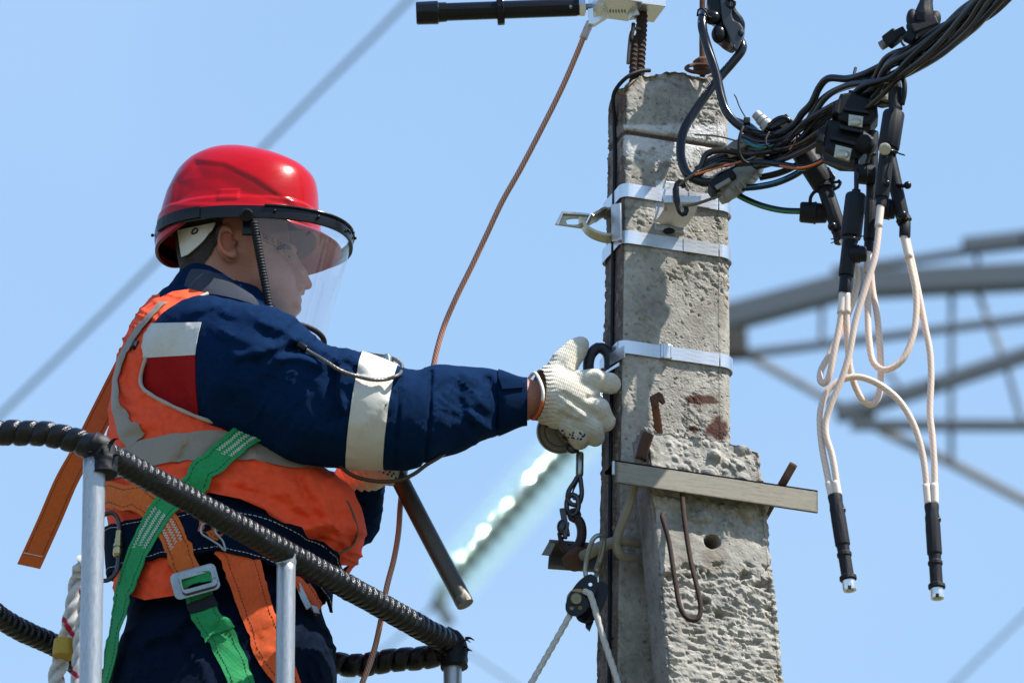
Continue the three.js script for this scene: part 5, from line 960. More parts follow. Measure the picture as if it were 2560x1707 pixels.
{ // right anchor: a bent plate held under the two upper bands
  const t = thing('anchor_bracket', 'aluminium anchor bracket on the front of the pole holding the cable clamp', 'bracket', W(1690, 510, 0.06)), f = onPole(1690, 520, 0.004).p.z;
  part(t, 'back_plate', plate([[1638, 452], [1712, 460], [1712, 585], [1638, 578]], f + 0.006, 0.004, { yaw: 0.33 }), M.alu);
  part(t, 'web', (() => { const rows = [], nr = [], P0 = [[1638, 488], [1642, 520], [1640, 566]], P1 = [[1702, 500], [1724, 505], [1716, 572]]; const prof = [[1636, 556, 0.066], [1650, 540, 0.074], [1664, 518, 0.094], [1668, 502, 0.112], [1668, 494, 0.124]]; for (let i = 0; i <= 8; i++) { rows.push([]); nr.push([]); for (const [x, y, z] of prof) { rows[i].push(W(x + i * 9.5, y + i * 1.6, z - i * 0.0026)); nr[i].push(V(0.2, -0.5, 0.85).normalize()); } } return sheet(rows, nr, 0.004); })(), M.alu);
  part(t, 'eye_plate', plate([[1659, 488], [1752, 490], [1752, 506], [1660, 506]], 0.128, 0.010, { back: true, bevel: 0.001 }), M.alu);
  part(t, 'eye_plate', bar([1664, 499, 0.122], [1664, 520, 0.090], 0.008, 0.012), M.alu);
  part(t, 'foot', plate([[1636, 560], [1710, 564], [1710, 582], [1636, 576]], f + 0.008, 0.0045, { yaw: 0.33 }), M.alu);
  part(t, 'bolt_hole', ball([1673, 577, f + 0.006], 0.011, 0.006, 0.004), M.blackMatt);
}
{ // left anchor: a two-armed bracket standing off the weathered side
  const t = thing('side_anchor_bracket', 'brassy flat anchor bracket with a slotted eye standing out to the left of the pole', 'bracket', W(1450, 565, 0.04)), brass = std(lin(0.50, 0.45, 0.32), 0.5, 0.6, { map: galvTone, roughnessMap: scuffTex });
  const strip = (pts, w, th) => { const cv = spline(pts), n = 24, rows = [[], [], []], nr = [[], [], []]; for (let j = 0; j <= n; j++) { const p = cv.getPoint(j / n), T = cv.getTangent(j / n), N = V(-T.y, T.x, 0).normalize(), sd = T.clone().cross(N).normalize(); if (sd.z < 0) sd.negate(); for (const k of [0, 1, 2]) { rows[k].push(p.clone().addScaledVector(sd, (k - 1) * w / 2)); nr[k].push(N); } } return sheet(rows, nr, th); };
  part(t, 'arm', strip([[1472, 548, 0.045], [1490, 538, 0.035], [1512, 528, 0.02], [1548, 523, 0.02]], 0.030, 0.005), brass);
  part(t, 'arm', strip([[1452, 550, 0.06], [1472, 574, 0.06], [1500, 588, 0.055], [1530, 592, 0.05], [1550, 582, 0.05]], 0.034, 0.005), brass);
  // slotted tongue seen from beneath
  const O = [[1388, 563], [1404, 532], [1474, 537], [1462, 564], [1452, 572]];
  const slot = [[1416, 552], [1430, 548], [1452, 549], [1455, 558], [1440, 564], [1418, 563]];
  const tg = plate(O, 0.055, 0.005, { holes: [slot.slice().reverse()], bevel: 0.0008 }); part(t, 'tongue', tg, brass);
  part(t, 'tongue_edge', plate([[1390, 562], [1405, 530], [1474, 536], [1474, 541], [1408, 537], [1396, 566]], 0.060, 0.0055), M.alu);
  part(t, 'pad', plate([[1532, 512], [1554, 508], [1556, 600], [1534, 604]], 0.066, 0.004, { yaw: -1.1 }), M.alu);
}
{ // angle-iron clamp that binds pole and strut
  const t = thing('strut_clamp', 'painted angle iron clamp with bent bolts binding the strut to the pole', 'clamp', W(1780, 1210, 0.2)), pm = std(lin(1, 1, 1), 0.62, 0.15, { map: tex(512, 128, (u, v) => { const n = tnoise(u, v, 9, 5, 4), m = tnoise(u, v, 34, 3, 8), e = Math.min(v, 1 - v, u * 6, (1 - u) * 6), r = clamp(sstep(0.10, 0.0, e + 0.09 * m) * 0.8 + sstep(0.24, 0.40, n) * 0.55 + (m > 0.42 ? 0.6 : 0)); const k = 0.92 + 0.35 * n + 0.15 * m; return [lerp(0.315 * k, 0.10, r), lerp(0.285 * k, 0.062, r), lerp(0.225 * k, 0.04, r)]; }, true), bumpMap: grainTex, bumpScale: 0.0006 });
  const yaw = 0.36, front = plate([[1534, 1186], [2036, 1250], [2010, 1322], [1526, 1246]], 0.252, 0.006, { yaw: 0.34, bevel: 0.0012 });
  const a0 = W(1540, 1150, 0.262), a1 = W(2046, 1226, 0.13), down = V(0, -0.061, 0), ax = a1.clone().sub(a0).normalize(), nrm = V(-ax.z, 0, ax.x).normalize(), back = nrm.clone().multiplyScalar(-1); if (nrm.z < 0) nrm.negate(), back.negate();
  const th = 0.005, slab = (p, u, v, w) => { const g = new THREE.BoxGeometry(1, 1, 1, 1, 1, 1); const r = new RoundedBoxGeometry(u.length(), v.length(), w.length(), 2, Math.min(w.length(), v.length()) * 0.3); { const U = r.attributes.uv, Q = r.attributes.position; for (let i = 0; i < U.count; i++) U.setXY(i, Q.getX(i) / u.length() + 0.5, Q.getY(i) / v.length() + 0.5); } r.applyMatrix4(new THREE.Matrix4().makeBasis(u.clone().normalize(), v.clone().normalize(), w.clone().normalize())); const c = p.clone().addScaledVector(u, 0.5).addScaledVector(v, 0.5).addScaledVector(w, 0.5); r.translate(c.x, c.y, c.z); return r; };
  const u = a1.clone().sub(a0), upv = u.clone().cross(nrm).normalize(); if (upv.y < 0) upv.negate();
  const dn = upv.clone().multiplyScalar(-0.043), bk = nrm.clone().multiplyScalar(-0.058);
  part(t, 'flange', slab(a0, u, dn, nrm.clone().multiplyScalar(-th)), pm);
  part(t, 'flange', slab(a0.clone().addScaledVector(upv, 0.0006), u, bk, upv.clone().multiplyScalar(-th)), M.alu, 'narrow pale upper face of the angle iron');
  part(t, 'chipped_end', slab(a0.clone().addScaledVector(u, -0.012).addScaledVector(nrm, -0.004), u.clone().multiplyScalar(0.025), dn.clone().multiplyScalar(0.62), nrm.clone().multiplyScalar(-0.004)), M.alu);
  // bolts: one passes behind at the right, the bent one hooks round at the left
  part(t, 'bolt', tube([[1985, 1160, 0.125], [1950, 1222, 0.115], [1912, 1290, 0.06], [1880, 1340, -0.02]], 10.5 * S, { radial: 18 }), M.rust, 'bolt end standing up at the right of the clamp');
  part(t, 'bolt', tube([[1612, 1112, 0.215], [1600, 1150, 0.21], [1590, 1200, 0.205], [1571, 1265, 0.190], [1548, 1330, 0.165], [1541, 1362, 0.150], [1549, 1384, 0.140], [1566, 1393, 0.125], [1590, 1394, 0.10]], 11 * S, { radial: 18 }), pm, 'bent bolt curving down left of the strut');
  part(t, 'bolt_end', tube([[1622, 1084, 0.220], [1613, 1108, 0.216], [1602, 1150, 0.212]], 14.5 * S, { radial: 18 }), M.rust);
  part(t, 'back_angle', [bar([1372, 1392, -0.01], [1512, 1402, -0.01], 0.050, 0.010, V(0, 0.3, 1)), bar([1372, 1366, 0.008], [1500, 1376, 0.008], 0.006, 0.034, V(0, 0.3, 1))], M.worn);
  part(t, 'back_angle_tip', plate([[1354, 1388], [1372, 1356], [1390, 1360], [1376, 1390]], 0.02, 0.004), M.worn);
  part(t, 'bolt', tube([[1425, 1402, 0.03], [1470, 1385, 0.075], [1512, 1362, 0.12], [1560, 1352, 0.135], [1600, 1356, 0.10]], 14 * S, { radial: 18 }), M.paintedSteel);
  part(t, 'nut', turned([1426, 1404, 0.028], [1458, 1391, 0.064], [[0, 0.0001], [0, 0.019], [0.2, 0.0205], [0.8, 0.0205], [1, 0.019], [1, 0.0001]], 6, 0.3), M.rust);
}
{ // oval carabiner, rope pulley, rope
  const z = 0.155, t = thing('carabiner', 'dull steel carabiner hooked on the clamp bolt above the pulley', 'carabiner', W(1485, 1390, z));
  part(t, 'body', tube([[1502, 1338, z + 0.015], [1486, 1344, z + 0.02], [1474, 1370, z + 0.012], [1466, 1405, z], [1464, 1436, z - 0.006], [1472, 1452, z - 0.008], [1486, 1446, z - 0.01], [1498, 1410, z - 0.02], [1508, 1370, z - 0.004], [1510, 1346, z + 0.008]], 6 * S, { closed: true, radial: 14 }), M.zinc);
  part(t, 'gate', tube([[1490, 1430, z - 0.012], [1500, 1400, z - 0.02], [1508, 1365, z - 0.006]], 7.5 * S), std(lin(0.3, 0.25, 0.13), 0.4, 0.8));
  const p = thing('rope_pulley', 'small black pulley with drilled cheeks hanging from the carabiner', 'pulley', W(1455, 1490, z)), c0 = [1447, 1497];
  const cheek = (dx, dy) => [[1478, 1436], [1494, 1448], [1490, 1480], [1474, 1516], [1450, 1540], [1426, 1538], [1414, 1524], [1418, 1498], [1440, 1462], [1462, 1442]].map(([a, b]) => [a + dx, b + dy]);
  const holes = [circ(1462, 1478, 6, 6, 12).reverse(), circ(1476, 1462, 5, 5, 12).reverse(), circ(1430, 1520, 6, 6, 12).reverse(), circ(1450, 1520, 6, 6, 12).reverse()];
  part(p, 'cheek', plate(cheek(0, 0), z + 0.008, 0.0035, { smooth: 60, holes }), M.blackPlastic);
  part(p, 'cheek', plate(cheek(26, 18), z - 0.022, 0.0035, { smooth: 60 }), M.blackPlastic);
  part(p, 'sheave', turned([1447, 1500, z - 0.018], [1445, 1500, z + 0.006], [[0, 0.0001], [0, 0.020], [0.2, 0.021], [0.5, 0.0165], [0.8, 0.021], [1, 0.020], [1, 0.0001]]), std(lin(0.35, 0.33, 0.22), 0.35, 0.85));
  part(p, 'axle', turned([1441, 1497, z + 0.008], [1441, 1497, z + 0.017], [[0, 0.0001], [0, 0.011], [0.6, 0.011], [1, 0.009], [1, 0.004], [0.7, 0.004], [0.7, 0.0001]], 24, 0.3), M.zinc);
  part(p, 'tab', plate([[1462, 1525], [1484, 1530], [1484, 1555], [1474, 1580], [1464, 1570]], z - 0.03, 0.006), M.blackPlastic);
  const r = thing('hoist_rope', 'thin white laid rope run through the pulley, both ends hanging down', 'rope', W(1440, 1600, z)), rm = std(lin(0.56, 0.54, 0.50), 0.95, 0, { bumpMap: grainTex, bumpScale: 0.0006 });
  part(r, 'rope_run', tube([[1436, 1500, z - 0.008], [1428, 1530, z + 0.002], [1390, 1600, z], [1345, 1678, z], [1300, 1756, z], [1100, 2100, z]], 8.2 * S, { radial: 24, step: 0.0016, lobes: 3, twist: 190, depth: 0.28 }), rm);
  part(r, 'rope_run', tube([[1462, 1478, z + 0.014], [1474, 1484, z + 0.02], [1484, 1510, z + 0.02], [1504, 1580, z + 0.02], [1530, 1660, z + 0.02], [1556, 1740, z + 0.02], [1640, 2000, z + 0.02]], 8.2 * S, { radial: 24, step: 0.0016, lobes: 3, twist: 190, depth: 0.2 }), rm);
}
// ------------------------------------------------------------------ tools in and near the hands
{
  const t = thing('steel_bar', 'dark round steel bar held in the far hand, slanting down to the right', 'bar', W(1075, 1345, 0.03));
  part(t, 'shaft', tube([[960, 1120, 0.02], [1000, 1200, 0.022], [1075, 1345, 0.03], [1160, 1505, 0.04]], 22.5 * S, { radial: 36, step: 0.01 }), std(lin(0.085, 0.068, 0.048), 0.5, 0.3, { map: galvTone, roughnessMap: scuffTex, bumpMap: grainTex, bumpScale: 0.0004 }));
  part(t, 'end_ring', turned([1154, 1494, 0.0395], [1163, 1511, 0.0405], [[0, 0.0001], [0, 0.0163], [0.4, 0.0167], [1, 0.0158], [1, 0.0001]]), M.worn);
}
{
  const z = 0.03, t = thing('cable_winch_block', 'round steel pulley block in the gloved right hand, its hook cable hanging below', 'pulley block', W(1395, 1085, z));
  part(t, 'wheel', turned([1396, 1078, z - 0.022], [1400, 1078, z + 0.012], [[0, 0.0001], [0, 0.034], [0.1, 0.040], [0.35, 0.040], [0.5, 0.033], [0.65, 0.040], [0.9, 0.040], [1, 0.035], [1, 0.028], [0.96, 0.026], [0.96, 0.0001]], 48, 0.35), M.worn);
  part(t, 'cheek', plate([[1395, 1068], [1410, 1045], [1450, 1060], [1462, 1088], [1448, 1118], [1434, 1124], [1430, 1110], [1410, 1106], [1398, 1092]], z + 0.014, 0.006, { smooth: 50, bevel: 0.0015 }), M.worn);
  part(t, 'axle', turned([1404, 1082, z + 0.018], [1404, 1082, z + 0.028], [[0, 0.0001], [0, 0.0085], [0.7, 0.0085], [1, 0.007], [1, 0.004], [0.8, 0.003], [0.8, 0.0001]], 20, 0.3), M.worn);
  part(t, 'spring', tube([[1354, 1058, z], [1364, 1054, z + 0.01], [1362, 1070, z + 0.012]], 9 * S), M.darksteel);
  part(t, 'lug', ball([1432, 1122, z + 0.01], 0.012, 0.009, 0.008), M.darksteel);
}
{
  const z = 0.03, t = thing('cable_hook', 'rusty safety hook on a short wire cable hanging under the gloved hand', 'hook', W(1440, 1260, z)), rustred = std(lin(0.050, 0.026, 0.022), 0.45, 0.4, { map: galvTone, bumpMap: grainTex, bumpScale: 0.0005 });
  part(t, 'wire', tube([[1436, 1108, z], [1442, 1122, z], [1448, 1136, z]], 4.2 * S, { lobes: 6, twist: 400, depth: 0.2, radial: 24, step: 0.001 }), M.worn);
  part(t, 'ferrule', turned([1450, 1132, z], [1449, 1190, z], [[0, 0.0001], [0, 0.0062], [0.06, 0.007], [0.94, 0.007], [1, 0.0060], [1, 0.0001]]), M.zinc);
  part(t, 'thimble', tube([[1448, 1188, z], [1436, 1206, z], [1422, 1228, z], [1420, 1250, z], [1432, 1262, z], [1446, 1260, z], [1454, 1240, z], [1453, 1212, z]], 6.2 * S, { closed: true, radial: 14 }), M.darksteel);
  part(t, 'thimble', tube([[1450, 1192, z], [1442, 1208, z], [1432, 1230, z], [1432, 1246, z], [1442, 1250, z], [1449, 1236, z]], 2.2 * S, { radial: 8 }), M.blackPlastic);
  part(t, 'link', tube([[1432, 1236, z + 0.006], [1420, 1246, z], [1417, 1268, z - 0.004], [1424, 1286, z], [1438, 1286, z + 0.004], [1446, 1268, z + 0.006], [1444, 1246, z + 0.008]], 6.6 * S, { closed: true, radial: 14 }), M.darksteel);
  part(t, 'hook', tube([[1437, 1280, z], [1441, 1292, z], [1452, 1312, z], [1454, 1342, z], [1443, 1368, z], [1424, 1378, z], [1408, 1366, z], [1402, 1348, z], [1397, 1332, z]], (s) => (s < 0.12 ? lerp(6, 9.5, s / 0.12) : s < 0.65 ? 12.5 : lerp(12.5, 4.2, (s - 0.65) / 0.35)) * S, { radial: 18, flat: 1.15, step: 0.002 }), rustred);
  part(t, 'hook_eye', tube([[1430, 1276, z], [1424, 1288, z], [1430, 1300, z], [1442, 1300, z], [1448, 1288, z], [1442, 1276, z]], 6 * S, { closed: true, radial: 14 }), rustred);
  part(t, 'latch', [bar([1406, 1272, z + 0.004], [1418, 1340, z + 0.004], 0.011, 0.010), ball([1406, 1318, z + 0.004], 0.010, 0.015, 0.009), bar([1418, 1306, z + 0.006], [1412, 1346, z + 0.006], 0.009, 0.009)], M.darksteel);
}
{
  const z = 0.045, t = thing('eye_hook', 'thick black eye hook between the raised thumb and the pole', 'hook', W(1497, 915, z));
  part(t, 'eye', tube([[1476, 945, z], [1471, 915, z], [1478, 885, z], [1498, 869, z], [1518, 881, z], [1524, 905, z], [1520, 935, z], [1506, 954, z], [1488, 956, z]], 14 * S, { closed: true, radial: 22 }), phy(lin(0.014, 0.014, 0.017), 0.4, 0.3, { roughnessMap: scuffTex, bumpMap: grainTex, bumpScale: 0.0005 }));
  part(t, 'shank', tube([[1502, 928, z + 0.004], [1518, 932, z + 0.004], [1530, 944, z]], 9 * S), M.redrust);
}
{ // wire sling over the sleeve
  const t = thing('wire_sling', 'thin steel wire rope sling draped over the worker sleeve and looping below it', 'wire rope', W(900, 950, 0.3)), wm = std(lin(0.15, 0.135, 0.12), 0.45, 0.7), wire = (pts, r = 5) => tube(pts, r * S, { radial: 24, step: 0.0012, lobes: 6, twist: 420, depth: 0.22 });
  const J = (px, py, off = 0.006) => hit(jacketF, px, py, 1.2, -0.8, off) ?? W(px, py, 0.17);
  part(t, 'wire', wire([J(756, 868), J(778, 882), J(812, 902, 0.008), J(850, 926, 0.012), J(890, 940, 0.012), J(930, 949, 0.012), J(966, 948, 0.014), J(990, 940, 0.02), W(1003, 925, 0.215), W(1002, 910, 0.19), W(985, 897, 0.183), W(962, 895, 0.178)]), wm);
  part(t, 'eyelet', tube([J(744, 862, 0.004), J(752, 866, 0.006), J(766, 874, 0.006)], 10 * S), M.blackPlastic);
  const zc = 0.178, leather = std(lin(0.15, 0.115, 0.085), 0.6, 0.3, { map: galvTone });
  const lp = [[942, 925, zc], [905, 916, zc], [894, 900, zc], [904, 890, zc], [928, 894, zc], [958, 898, zc], [976, 902, zc]];
  part(t, 'metal_strip', strapFree(lp, 0.017, 0.0022, V(0, 1, 0.45)), leather);
  part(t, 'clamp_bolt', [turned([966, 930, zc + 0.004], [966, 888, zc - 0.004], [[0, 0.0001], [0, 0.011], [0.2, 0.0115], [0.2, 0.0085], [0.45, 0.0085], [0.45, 0.0125], [0.75, 0.013], [0.75, 0.0085], [0.92, 0.008], [1, 0.005], [1, 0.0001]], 24, 0.3)], M.zinc);
  part(t, 'wire', wire([[845, 1150, 0.18], [858, 1172, 0.18], [885, 1190, 0.17], [920, 1200, 0.17], [960, 1204, 0.165], [1000, 1200, 0.16], [1036, 1184, 0.155], [1066, 1162, 0.15], [1096, 1144, 0.14], [1110, 1134, 0.12]], 5.2), std(lin(0.075, 0.05, 0.038), 0.5, 0.6));
}
// ------------------------------------------------------------------ earthing clamp and its lead at the top
const copperTone = (() => tex(128, 512, (u, v) => { const k = (u * 5 + v * 26) % 1, s = 0.5 + 0.5 * Math.cos(k * 6.2832); return [lerp(0.30, 0.78, s), lerp(0.10, 0.36, s), lerp(0.035, 0.19, s)]; }, true, 1, 5.5))();
{
  const t = thing('earthing_clamp', 'aluminium earthing clamp with a long black tube handle on the pole top bar', 'clamp', W(1400, 30, 0.045)), z = 0.06;
  part(t, 'handle', turned([1112, 30, z], [1450, 18, z], [[0, 0.0001], [0, 0.0165], [0.97, 0.0165], [0.99, 0.0155], [0.99, 0.0001]], 36, 0.4), M.blackPlastic);
  part(t, 'handle_cap', turned([1040, 33, z], [1100, 31, z], [[0, 0.0001], [0, 0.0195], [0.05, 0.0210], [0.9, 0.0215], [0.95, 0.019], [0.95, 0.0001]], 36, 0.4), M.blackPlastic);
  part(t, 'handle_cap', turned([1096, 31, z], [1116, 30, z], [[0, 0.0185], [1, 0.0180], [1, 0.0001]], 36, 0.4), M.blackPlastic);
  part(t, 'collar', turned([1242, 26, z], [1260, 25, z], [[0, 0.0001], [0, 0.0265], [0.15, 0.0275], [0.85, 0.0275], [1, 0.0265], [1, 0.0001]], 36, 0.4), M.blackPlastic);
  part(t, 'pin', ball([1427, 17, z + 0.0165], 0.0035), M.zinc);
  part(t, 'nut', turned([1446, 18, z], [1464, 17, z], [[0, 0.0001], [0, 0.0145], [0.15, 0.0165], [0.85, 0.0165], [1, 0.0145], [1, 0.0001]], 6, 0.3), M.alum2);
  part(t, 'screw', tube([[1460, 17, z], [1475, 17, z], [1492, 16, z]], 9 * S, { radial: 20, step: 0.0005, ripple: 0.16, pitch: 0.0022, sharp: 1, screw: true }), M.zinc);
  part(t, 'block', [box([1538, -25, 0.075], 0.078, 0.078, 0.085, [0, 0.30, 0], 0.002), box([1620, -20, 0.045], 0.046, 0.086, 0.07, [0, 0.30, 0], 0.002)], M.alum2);
  part(t, 'spring', tube(Array.from({ length: 60 }, (_, i) => { const a = i / 60 * 6.2832 * 7; return W(1518 + i * 0.85, 28 + 4 * Math.sin(a), z + 0.010 * Math.cos(a)); }), 1.6 * S, { radial: 8, step: 0.0012 }), M.zinc);
  part(t, 'lug', [plate([[1470, 28], [1484, 26], [1486, 50], [1516, 40], [1518, 48], [1486, 68], [1472, 66]], z + 0.004, 0.012, { bevel: 0.0012 }), plate([[1484, 26], [1520, 28], [1520, 44], [1510, 50], [1506, 36], [1492, 34], [1490, 44], [1484, 48]], z - 0.008, 0.020, { bevel: 0.0012 })], M.alum2);
  part(t, 'foot', box([1584, 36, 0.06], 0.016, 0.013, 0.02, [0, 0.3, 0.4], 0.002), M.alu);
  const L = thing('earthing_lead', 'long brown copper earthing lead hanging from the clamp past the worker to the basket', 'cable', W(1080, 900, 0.02));
  const clear = phy(lin(1, 1, 1), 0.38, 0, { map: copperTone, clearcoat: 0.5, clearcoatRoughness: 0.3 }); clear.color.setRGB(0.80, 0.82, 0.95);
  part(L, 'lead', tube([[1470, 66, 0.06], [1462, 86, 0.06], [1440, 140, 0.05], [1405, 220, 0.04], [1350, 330, 0.03], [1300, 425, 0.02], [1255, 505, 0.01], [1215, 590, 0.0], [1178, 668, -0.01], [1140, 745, -0.02], [1110, 815, -0.03], [1092, 875, -0.03], [1080, 930, -0.03], [1050, 1050, -0.03], [1012, 1180, -0.03], [1001, 1260, 0.0], [996, 1330, 0.02], [984, 1400, 0.05], [966, 1470, 0.06], [952, 1550, 0.04], [935, 1625, 0.03], [912, 1690, 0.03], [885, 1760, 0.03], [860, 1900, 0.03]], 7.2 * S, { radial: 16, step: 0.004 }), clear);
  part(L, 'clear_sleeve', tube([[1476, 56, 0.062], [1466, 78, 0.061], [1458, 96, 0.06]], 10.5 * S, { radial: 16 }), phy(lin(0.75, 0.68, 0.65), 0.35, 0, { transmission: 0.5, thickness: 0 }));
}
// ------------------------------------------------------------------ black junction housing on the pole head, its two thick cables
M.cableGrey = phy(lin(0.030, 0.033, 0.040), 0.4, 0, { roughnessMap: scuffTex }); M.cableBrown = phy(lin(0.026, 0.016, 0.012), 0.4, 0, { roughnessMap: scuffTex });
const zB = (px) => 0.118 + Math.max(0, px - 1880) / 650 * 0.62;              // the bundle comes towards the viewer on the right
{
  const t = thing('cable_housing', 'black plastic cable housing clamped over the pole head at the top edge', 'cable housing', W(1810, 60, 0.06)), z = 0.10;
  part(t, 'body', plate([[1768, 8], [1790, -30], [1830, -30], [1836, 40], [1856, 70], [1862, 92], [1850, 118], [1832, 136], [1812, 128], [1800, 118], [1786, 104], [1788, 76], [1774, 60], [1766, 34]], z - 0.045, 0.05, { smooth: 80, bevel: 0.006 }), M.blackPlastic);
  part(t, 'cover', plate([[1796, -30], [1824, -30], [1828, 20], [1834, 52], [1852, 64], [1860, 88], [1842, 130], [1830, 116], [1818, 84], [1806, 56], [1802, 20]], z + 0.008, 0.010, { smooth: 70, bevel: 0.003 }), phy(lin(0.035, 0.037, 0.045), 0.42, 0, { roughnessMap: scuffTex }));
  part(t, 'screw', [ball([1853, 82, z + 0.018], 0.0055, 0.0075, 0.003), ball([1836, 118, z + 0.016], 0.003, 0.006, 0.003)], M.blackMatt);
  part(t, 'lug', [ball([1798, 86, z + 0.008], 0.014, 0.018, 0.012), ball([1782, 44, z + 0.01], 0.016, 0.014, 0.012)], M.blackPlastic);
  part(t, 'ring', tube([[1818, 0, z + 0.02], [1836, 2, z + 0.02], [1834, 18, z + 0.02], [1820, 14, z + 0.018]], 4 * S, { closed: true }), M.blackPlastic);
  const c1 = thing('thick_cable', 'thick black cable dropping from the housing across the pole into the bundle', 'cable', W(1790, 200, 0.12));
  part(c1, 'sheath', tube([[1762, 30, 0.11], [1757, 46, 0.125], [1757, 72, 0.135], [1767, 111, 0.135], [1783, 158, 0.14], [1794, 198, 0.145], [1804, 241, 0.15], [1818, 281, 0.155], [1846, 312, 0.16], [1881, 330, 0.165], [1920, 338, 0.168], [1960, 332, 0.17]], (s) => lerp(12, 10.5, s) * S, { radial: 18, bump: (a, s) => 0.0003 * Math.sin(a * 3 + s * 60) }), M.cable);
  part(c1, 'cable_tie', tube([[1744, 40, 0.12], [1748, 22, 0.13], [1762, 24, 0.135], [1770, 40, 0.13], [1778, 44, 0.125]], 2.5 * S), M.blackMatt);
  const c2 = thing('thick_cable', 'thick black cable looping left from the housing down to the grey clamp', 'cable', W(1720, 330, 0.10));
  part(c2, 'sheath', tube([[1846, 96, 0.09], [1855, 108, 0.095], [1856, 124, 0.10], [1834, 154, 0.10], [1806, 186, 0.10], [1775, 225, 0.105], [1739, 277, 0.11], [1711, 324, 0.115], [1702, 368, 0.12], [1706, 407, 0.125], [1723, 439, 0.13], [1763, 456, 0.135], [1800, 452, 0.14]], 11.5 * S, { radial: 18 }), M.cable);
}
// ------------------------------------------------------------------ the tied bundle of insulated cables
{
  const t = thing('cable_bundle', 'bundle of black insulated cables tied together, rising to the upper right corner', 'cables', W(2050, 280, 0.18));
  const up = [[2560, -80], [2470, 5], [2420, 52], [2360, 98], [2290, 142], [2225, 178]], tails = [
    [[2160, 186], [2115, 192], [2075, 200], [2046, 222], [2028, 255], [2010, 285], [1985, 313], [1950, 330], [1905, 334], [1868, 320], [1840, 300]],
    [[2150, 205], [2083, 237], [2040, 265], [2016, 300], [1988, 325], [1953, 342], [1913, 342], [1876, 330], [1856, 318]],
    [[2160, 218], [2134, 233], [2063, 273], [2016, 312], [1960, 354], [1913, 362], [1868, 354], [1852, 344], [1866, 336]],
    [[2180, 226], [2166, 245], [2115, 285], [2040, 332], [1996, 362], [1937, 380], [1866, 380], [1800, 376], [1772, 390], [1751, 411], [1735, 434]],
    [[2190, 236], [2166, 257], [2075, 312], [2016, 356], [1960, 385], [1881, 394], [1802, 394], [1765, 412], [1739, 433]],
    [[2170, 200], [2120, 218], [2060, 250], [2024, 296], [1990, 335], [1945, 352], [1900, 350], [1862, 338], [1850, 350], [1868, 366], [1930, 372]],
    [[2195, 230], [2140, 268], [2070, 322], [2010, 368], [1950, 396], [1880, 404], [1812, 404], [1770, 418], [1740, 436]],
    [[2185, 215], [2110, 255], [2050, 300], [2000, 346], [1950, 368], [1890, 372], [1820, 384], [1780, 398], [1744, 428]],
    [[2200, 244], [2150, 285], [2080, 330], [2020, 372], [1960, 402], [1890, 412], [1820, 412], [1776, 424], [1742, 438]],
    [[2176, 238], [2120, 262], [2064, 302], [2020, 340], [1974, 372], [1925, 384], [1870, 370], [1852, 358], [1870, 350]],
  ];
  tails.forEach((tail, k) => {
    const ph = k / tails.length * 6.283 * 3, P = up.map(([x, y], i) => { const a = ph - i * 0.5; return W(x + 20 * Math.cos(a) * 0.55 + 4 * Math.sin(k * 5 + i * 2), y + 26 * Math.cos(a) + 4 * Math.sin(k * 3 + i * 1.7), zB(x) + 0.020 * Math.sin(a)); });
    tail.forEach(([x, y], i) => P.push(W(x + 5 * Math.sin(i * 2.3 + k * 1.7), y + 5 * Math.sin(i * 1.9 + k * 2.9), zB(x) + 0.016 * Math.sin(ph * 2.1 + i * 0.25) + (k < 3 ? 0.008 : 0))));
    const m = part(t, 'cable', tube(new THREE.CatmullRomCurve3(P, false, 'centripetal'), [9.5, 9, 8.5, 8, 8, 8, 7.5, 8, 7, 8][k] * S, { radial: 14 }), [M.cable, M.cableGrey, M.cable, M.cableBrown, M.cable, M.cableGrey, M.cable, M.cable, M.cableBrown, M.cableGrey][k]);
  });
  const zf = 0.185;
  // coloured tracer lines
  const line = (pts, mat, name = 'tracer_line') => part(t, name, tube(pts, 2.6 * S, { radial: 8 }), mat);
  line([[2296, 150, 0.39], [2262, 182, 0.365], [2222, 206, 0.345], [2180, 216, 0.325], [2155, 214, 0.31]], M.orangeLine); line([[1996, 330, 0.232], [1990, 352, 0.228], [1975, 374, 0.22]], M.orangeLine); line([[1860, 402, 0.172], [1800, 418, 0.172], [1738, 437, 0.168]], M.orangeLine); line([[2076, 372, 0.25], [2062, 396, 0.245], [2035, 412, 0.24], [2000, 420, 0.235], [1950, 414, 0.22]], M.orangeLine);
  line([[1862, 356, 0.175], [1900, 369, 0.182], [1935, 362, 0.188], [1964, 344, 0.195]], M.greenLine); line([[1860, 350, 0.178], [1890, 364, 0.18], [1925, 360, 0.186]], M.blueLine);
  part(t, 'cable', tube([[2085, 350, 0.22], [2076, 378, 0.235], [2058, 400, 0.238], [2016, 418, 0.228], [1960, 412, 0.21], [1900, 406, 0.18], [1840, 410, 0.165]], 8 * S), M.cable);
  part(t, 'cable', tube([[1900, 444, 0.12], [1950, 432, 0.13], [1990, 414, 0.15], [2010, 395, 0.17]], 8.5 * S), M.cable, 'short cable under the bundle');
  const bl = [[1856, 470, 0.12], [1900, 466, 0.13], [1945, 456, 0.14], [1990, 436, 0.15], [2016, 418, 0.17]];
  part(t, 'cable', tube(bl, 8.5 * S), M.cable, 'cable with a blue line'); line(bl.map(([x, y, z]) => [x - 1, y - 2, z + 0.0062]), M.blueLine);
  const gr = [[1840, 484, 0.10], [1870, 500, 0.11], [1915, 517, 0.13], [1960, 526, 0.14], [2010, 528, 0.15]];
  part(t, 'cable', tube(gr, 8 * S), M.cable, 'cable with a green line'); line(gr.map(([x, y, z]) => [x, y + 2, z + 0.0058]), M.greenLine);
